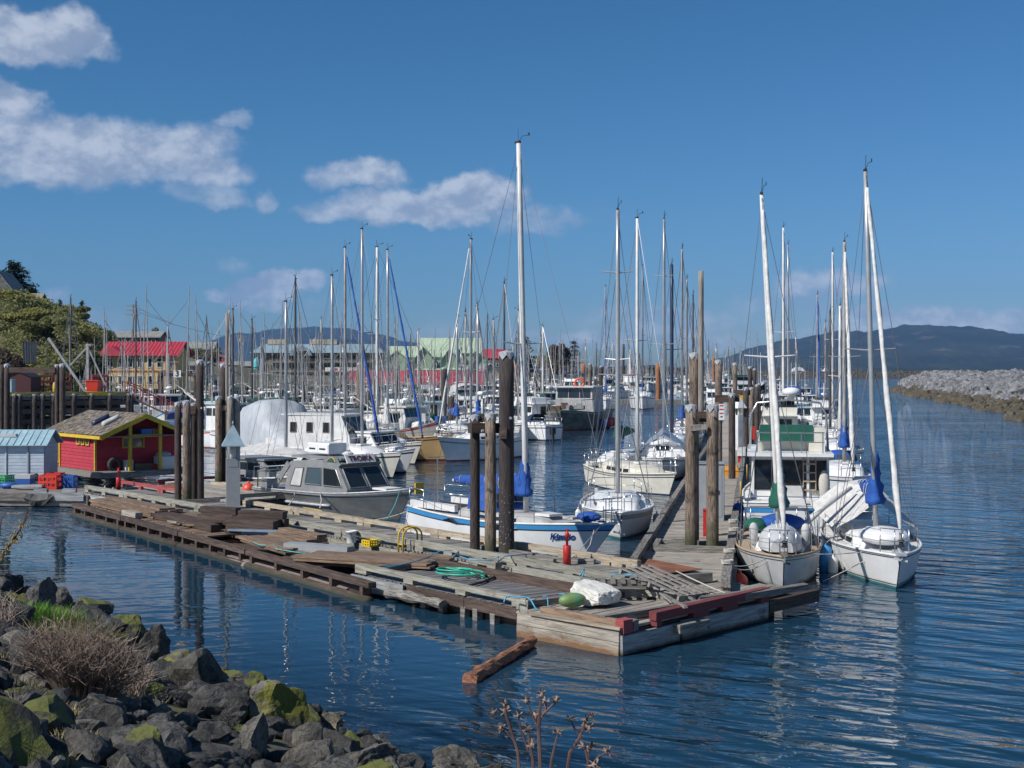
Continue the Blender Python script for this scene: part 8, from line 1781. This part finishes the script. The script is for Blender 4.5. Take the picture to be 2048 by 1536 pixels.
def tuft(label, px, py, wpx, hpx, n, m, name='grass_tuft'):
    q = onbank(px, py); s_ = q.y/F; mb = MB(); vs = []; fs = []
    for k in range(n):
        a = r_.uniform(0, 6.28); rr_ = wpx*s_/2*r_.random()**.5; x, y = math.cos(a)*rr_, math.sin(a)*rr_*.8; z = bankz(q.x+x, q.y+y)-q.z-.01; hh_ = hpx*s_*r_.uniform(.45, 1.1); lx, ly = r_.gauss(0, hh_*.35), r_.gauss(0, hh_*.35); w_ = .004+.003*r_.random(); ca, sa = math.cos(a*3)*w_, math.sin(a*3)*w_; i0 = len(vs)
        vs += [(x-ca, y-sa, z), (x+ca, y+sa, z), (x+lx*.4+ca*.8, y+ly*.4+sa*.8, z+hh_*.6), (x+lx*.4-ca*.8, y+ly*.4-sa*.8, z+hh_*.6), (x+lx, y+ly, z+hh_)]; fs += [(i0, i0+1, i0+2, i0+3), (i0+3, i0+2, i0+4)]
    mb.v = vs; mb.f = fs; o = obj(name, mb, m, None, loc=q); return tag(o, label, 'grass')
tuft('bright green grass tuft between the dark boulders', 100, 1272, 100, 62, 3400, m_grass); tuft('thin green grass at the foot of the green tuft', 128, 1290, 60, 40, 500, m_grass); tuft('sparse green grass at the lower left corner of the bank', 26, 1520, 60, 60, 260, m_grass); tuft('dry yellow grass around the dry brown shrub', 110, 1440, 120, 36, 500, m_straw); tuft('dry grass by the big cracked boulder', 150, 1490, 90, 34, 240, m_straw)
for k in range(10): tuft(('dry grass wisps %s' % ('near the tall pale boulder', 'below the flat topped boulder', 'at the bottom edge of the bank', 'left of the kite shaped boulder', 'under the leafless stalks', 'beside the white pipe', 'under the spray of dry twigs', 'above the big cracked boulder', 'behind the flat topped boulder', 'by the far left edge')[k]), (300, 60, 120, 430, 15, 70, 250, 230, 30, 8)[k], (1420, 1385, 1530, 1530, 1290, 1275, 1410, 1470, 1330, 1420)[k], 60, 30, 70, m_straw, 'dry_grass')
q = onbank(42, 1262)+Vector((0, 0, .06)); mb = MB(); mb.tube([q+Vector((-.22, 0, .02)), q+Vector((.2, -.03, 0))], .055, 12); tag(obj('white_pipe', mb, m_bucket, None, True), 'short white plastic pipe lying beside the grass tuft', 'pipe')
# seed heads in front of the camera
pl = thing('seed_head_plant', 'dried plant with brown seed heads rising in front of the water', 'plant', Vector((.25, 4.3, bankz(.25, 4.3)))); 
Yp = 4.3; mbs = MB(); heads = []
def pp(px, py, dy=0): return A(px, Yp+dy, py)-pl.location
for pts, r0_ in (([(1047, 1620), (1035, 1500), (1012, 1430), (1010, 1410)], .006), ([(1081, 1640), (1081, 1540), (1077, 1450), (1083, 1390)], .007), ([(1070, 1640), (1066, 1520), (1060, 1490), (1055, 1458)], .006), ([(1120, 1640), (1140, 1505), (1160, 1475), (1172, 1440)], .0065), ([(1090, 1640), (1103, 1520), (1116, 1464)], .005), ([(1170, 1620), (1175, 1540), (1178, 1500)], .006), ([(1165, 1480), (1148, 1455), (1140, 1438)], .004), ([(1032, 1488), (1015, 1465), (1003, 1458)], .004), ([(1078, 1455), (1062, 1425), (1053, 1402)], .004), ([(1079, 1440), (1092, 1420), (1090, 1402)], .004), ([(1085, 1430), (1100, 1415), (1111, 1402)], .004), ([(1056, 1500), (1042, 1460), (1037, 1432)], .004), ([(1172, 1545), (1195, 1515), (1215, 1503)], .004), ([(1175, 1520), (1170, 1495), (1166, 1492)], .004)):
    dy = r_.uniform(-.15, .15); mbs.tube([pp(x, y, dy) for x, y in pts], [r0_*.9]*(len(pts)-1)+[r0_*.5], 5); heads.append((pp(*pts[-1], dy), 1.0))
heads += [(pp(x, y, r_.uniform(-.1, .1)), s1) for x, y, s1 in ((1082, 1387, 1), (1010, 1422, 1.1), (988, 1425, .8), (1074, 1430, 1.1), (1077, 1452, .9), (1172, 1455, 1.2), (1183, 1433, .9), (1180, 1456, 1), (1065, 1490, 1.2), (1190, 1530, 1.3), (1182, 1492, .9), (1003, 1455, .9), (1112, 1400, .9))]
obj('stems', mbs, m_stem, pl)
for c, k in heads:
    mb = MB(); s1 = .0135*k
    for j in range(15):
        d_ = Vector((r_.gauss(0, 1), r_.gauss(0, 1), r_.gauss(.4, .8))).normalized(); e1 = d_.cross(Vector((r_.gauss(0, 1), r_.gauss(0, 1), 1))).normalized(); mb.add([c-e1*s1*.3, c+e1*s1*.3, c+d_*s1*1.35+e1*s1*.12, c+d_*s1*1.5, c+d_*s1*1.3-e1*s1*.14], [(0, 1, 2, 3, 4)])
    mb.ball(c, s1*.6, 7, 5); obj('seed_head', mb, m_seed, pl)
tw = thing('budding_twig', 'bare twig with yellow buds at the left edge', 'twig', Vector((-2.6, 6.2, bankz(-2.6, 6.2)))); mb = MB(); tp = lambda x, y: A(x, 6.2, y)-tw.location
mb.tube([tp(-60, 1330), tp(-20, 1180), tp(2, 1118), tp(30, 1075), tp(50, 1042), tp(62, 1026)], [.012, .01, .006, .005, .004, .002], 5); mb.tube([tp(44, 1052), tp(55, 1025), tp(52, 1013)], [.004, .003, .002], 5); mb.tube([tp(-8, 1140), tp(2, 1040), tp(13, 1024)], [.005, .003, .002], 5); obj('stem', mb, m_stem, tw)
mb = MB()
for _ in range(60):
    c = tp(2, 1118).lerp(tp(50, 1042), r_.random())+Vector((r_.gauss(0, .012), r_.gauss(0, .01), r_.gauss(0, .012))); mb.ball(c, .0042, 5, 4, 1, 1, 1.5)
obj('buds', mb, M('yellow_bud', (.32, .22, .05), rough=.8), tw)
# boulders of one bank share a group already; water line weed below
# ------------------------------------------------------------------ air
hm_ = bpy.data.materials.new('sea_haze'); hm_.use_nodes = True; N = NT(hm_.node_tree); N.n.clear(); o_ = N.new('ShaderNodeOutputMaterial'); pv = N.new('ShaderNodeVolumePrincipled'); pv.inputs['Color'].default_value = (.17, .47, 1, 1); pv.inputs['Density'].default_value = 5.4e-5; pv.inputs['Anisotropy'].default_value = 0.0; N.l.new(pv.outputs[0], o_.inputs['Volume'])
mb = MB(); mb.box((0, 5200, 350), (26000, 11200, 720)); obj('haze', mb, hm_, kind="stuff") if 1 else 0
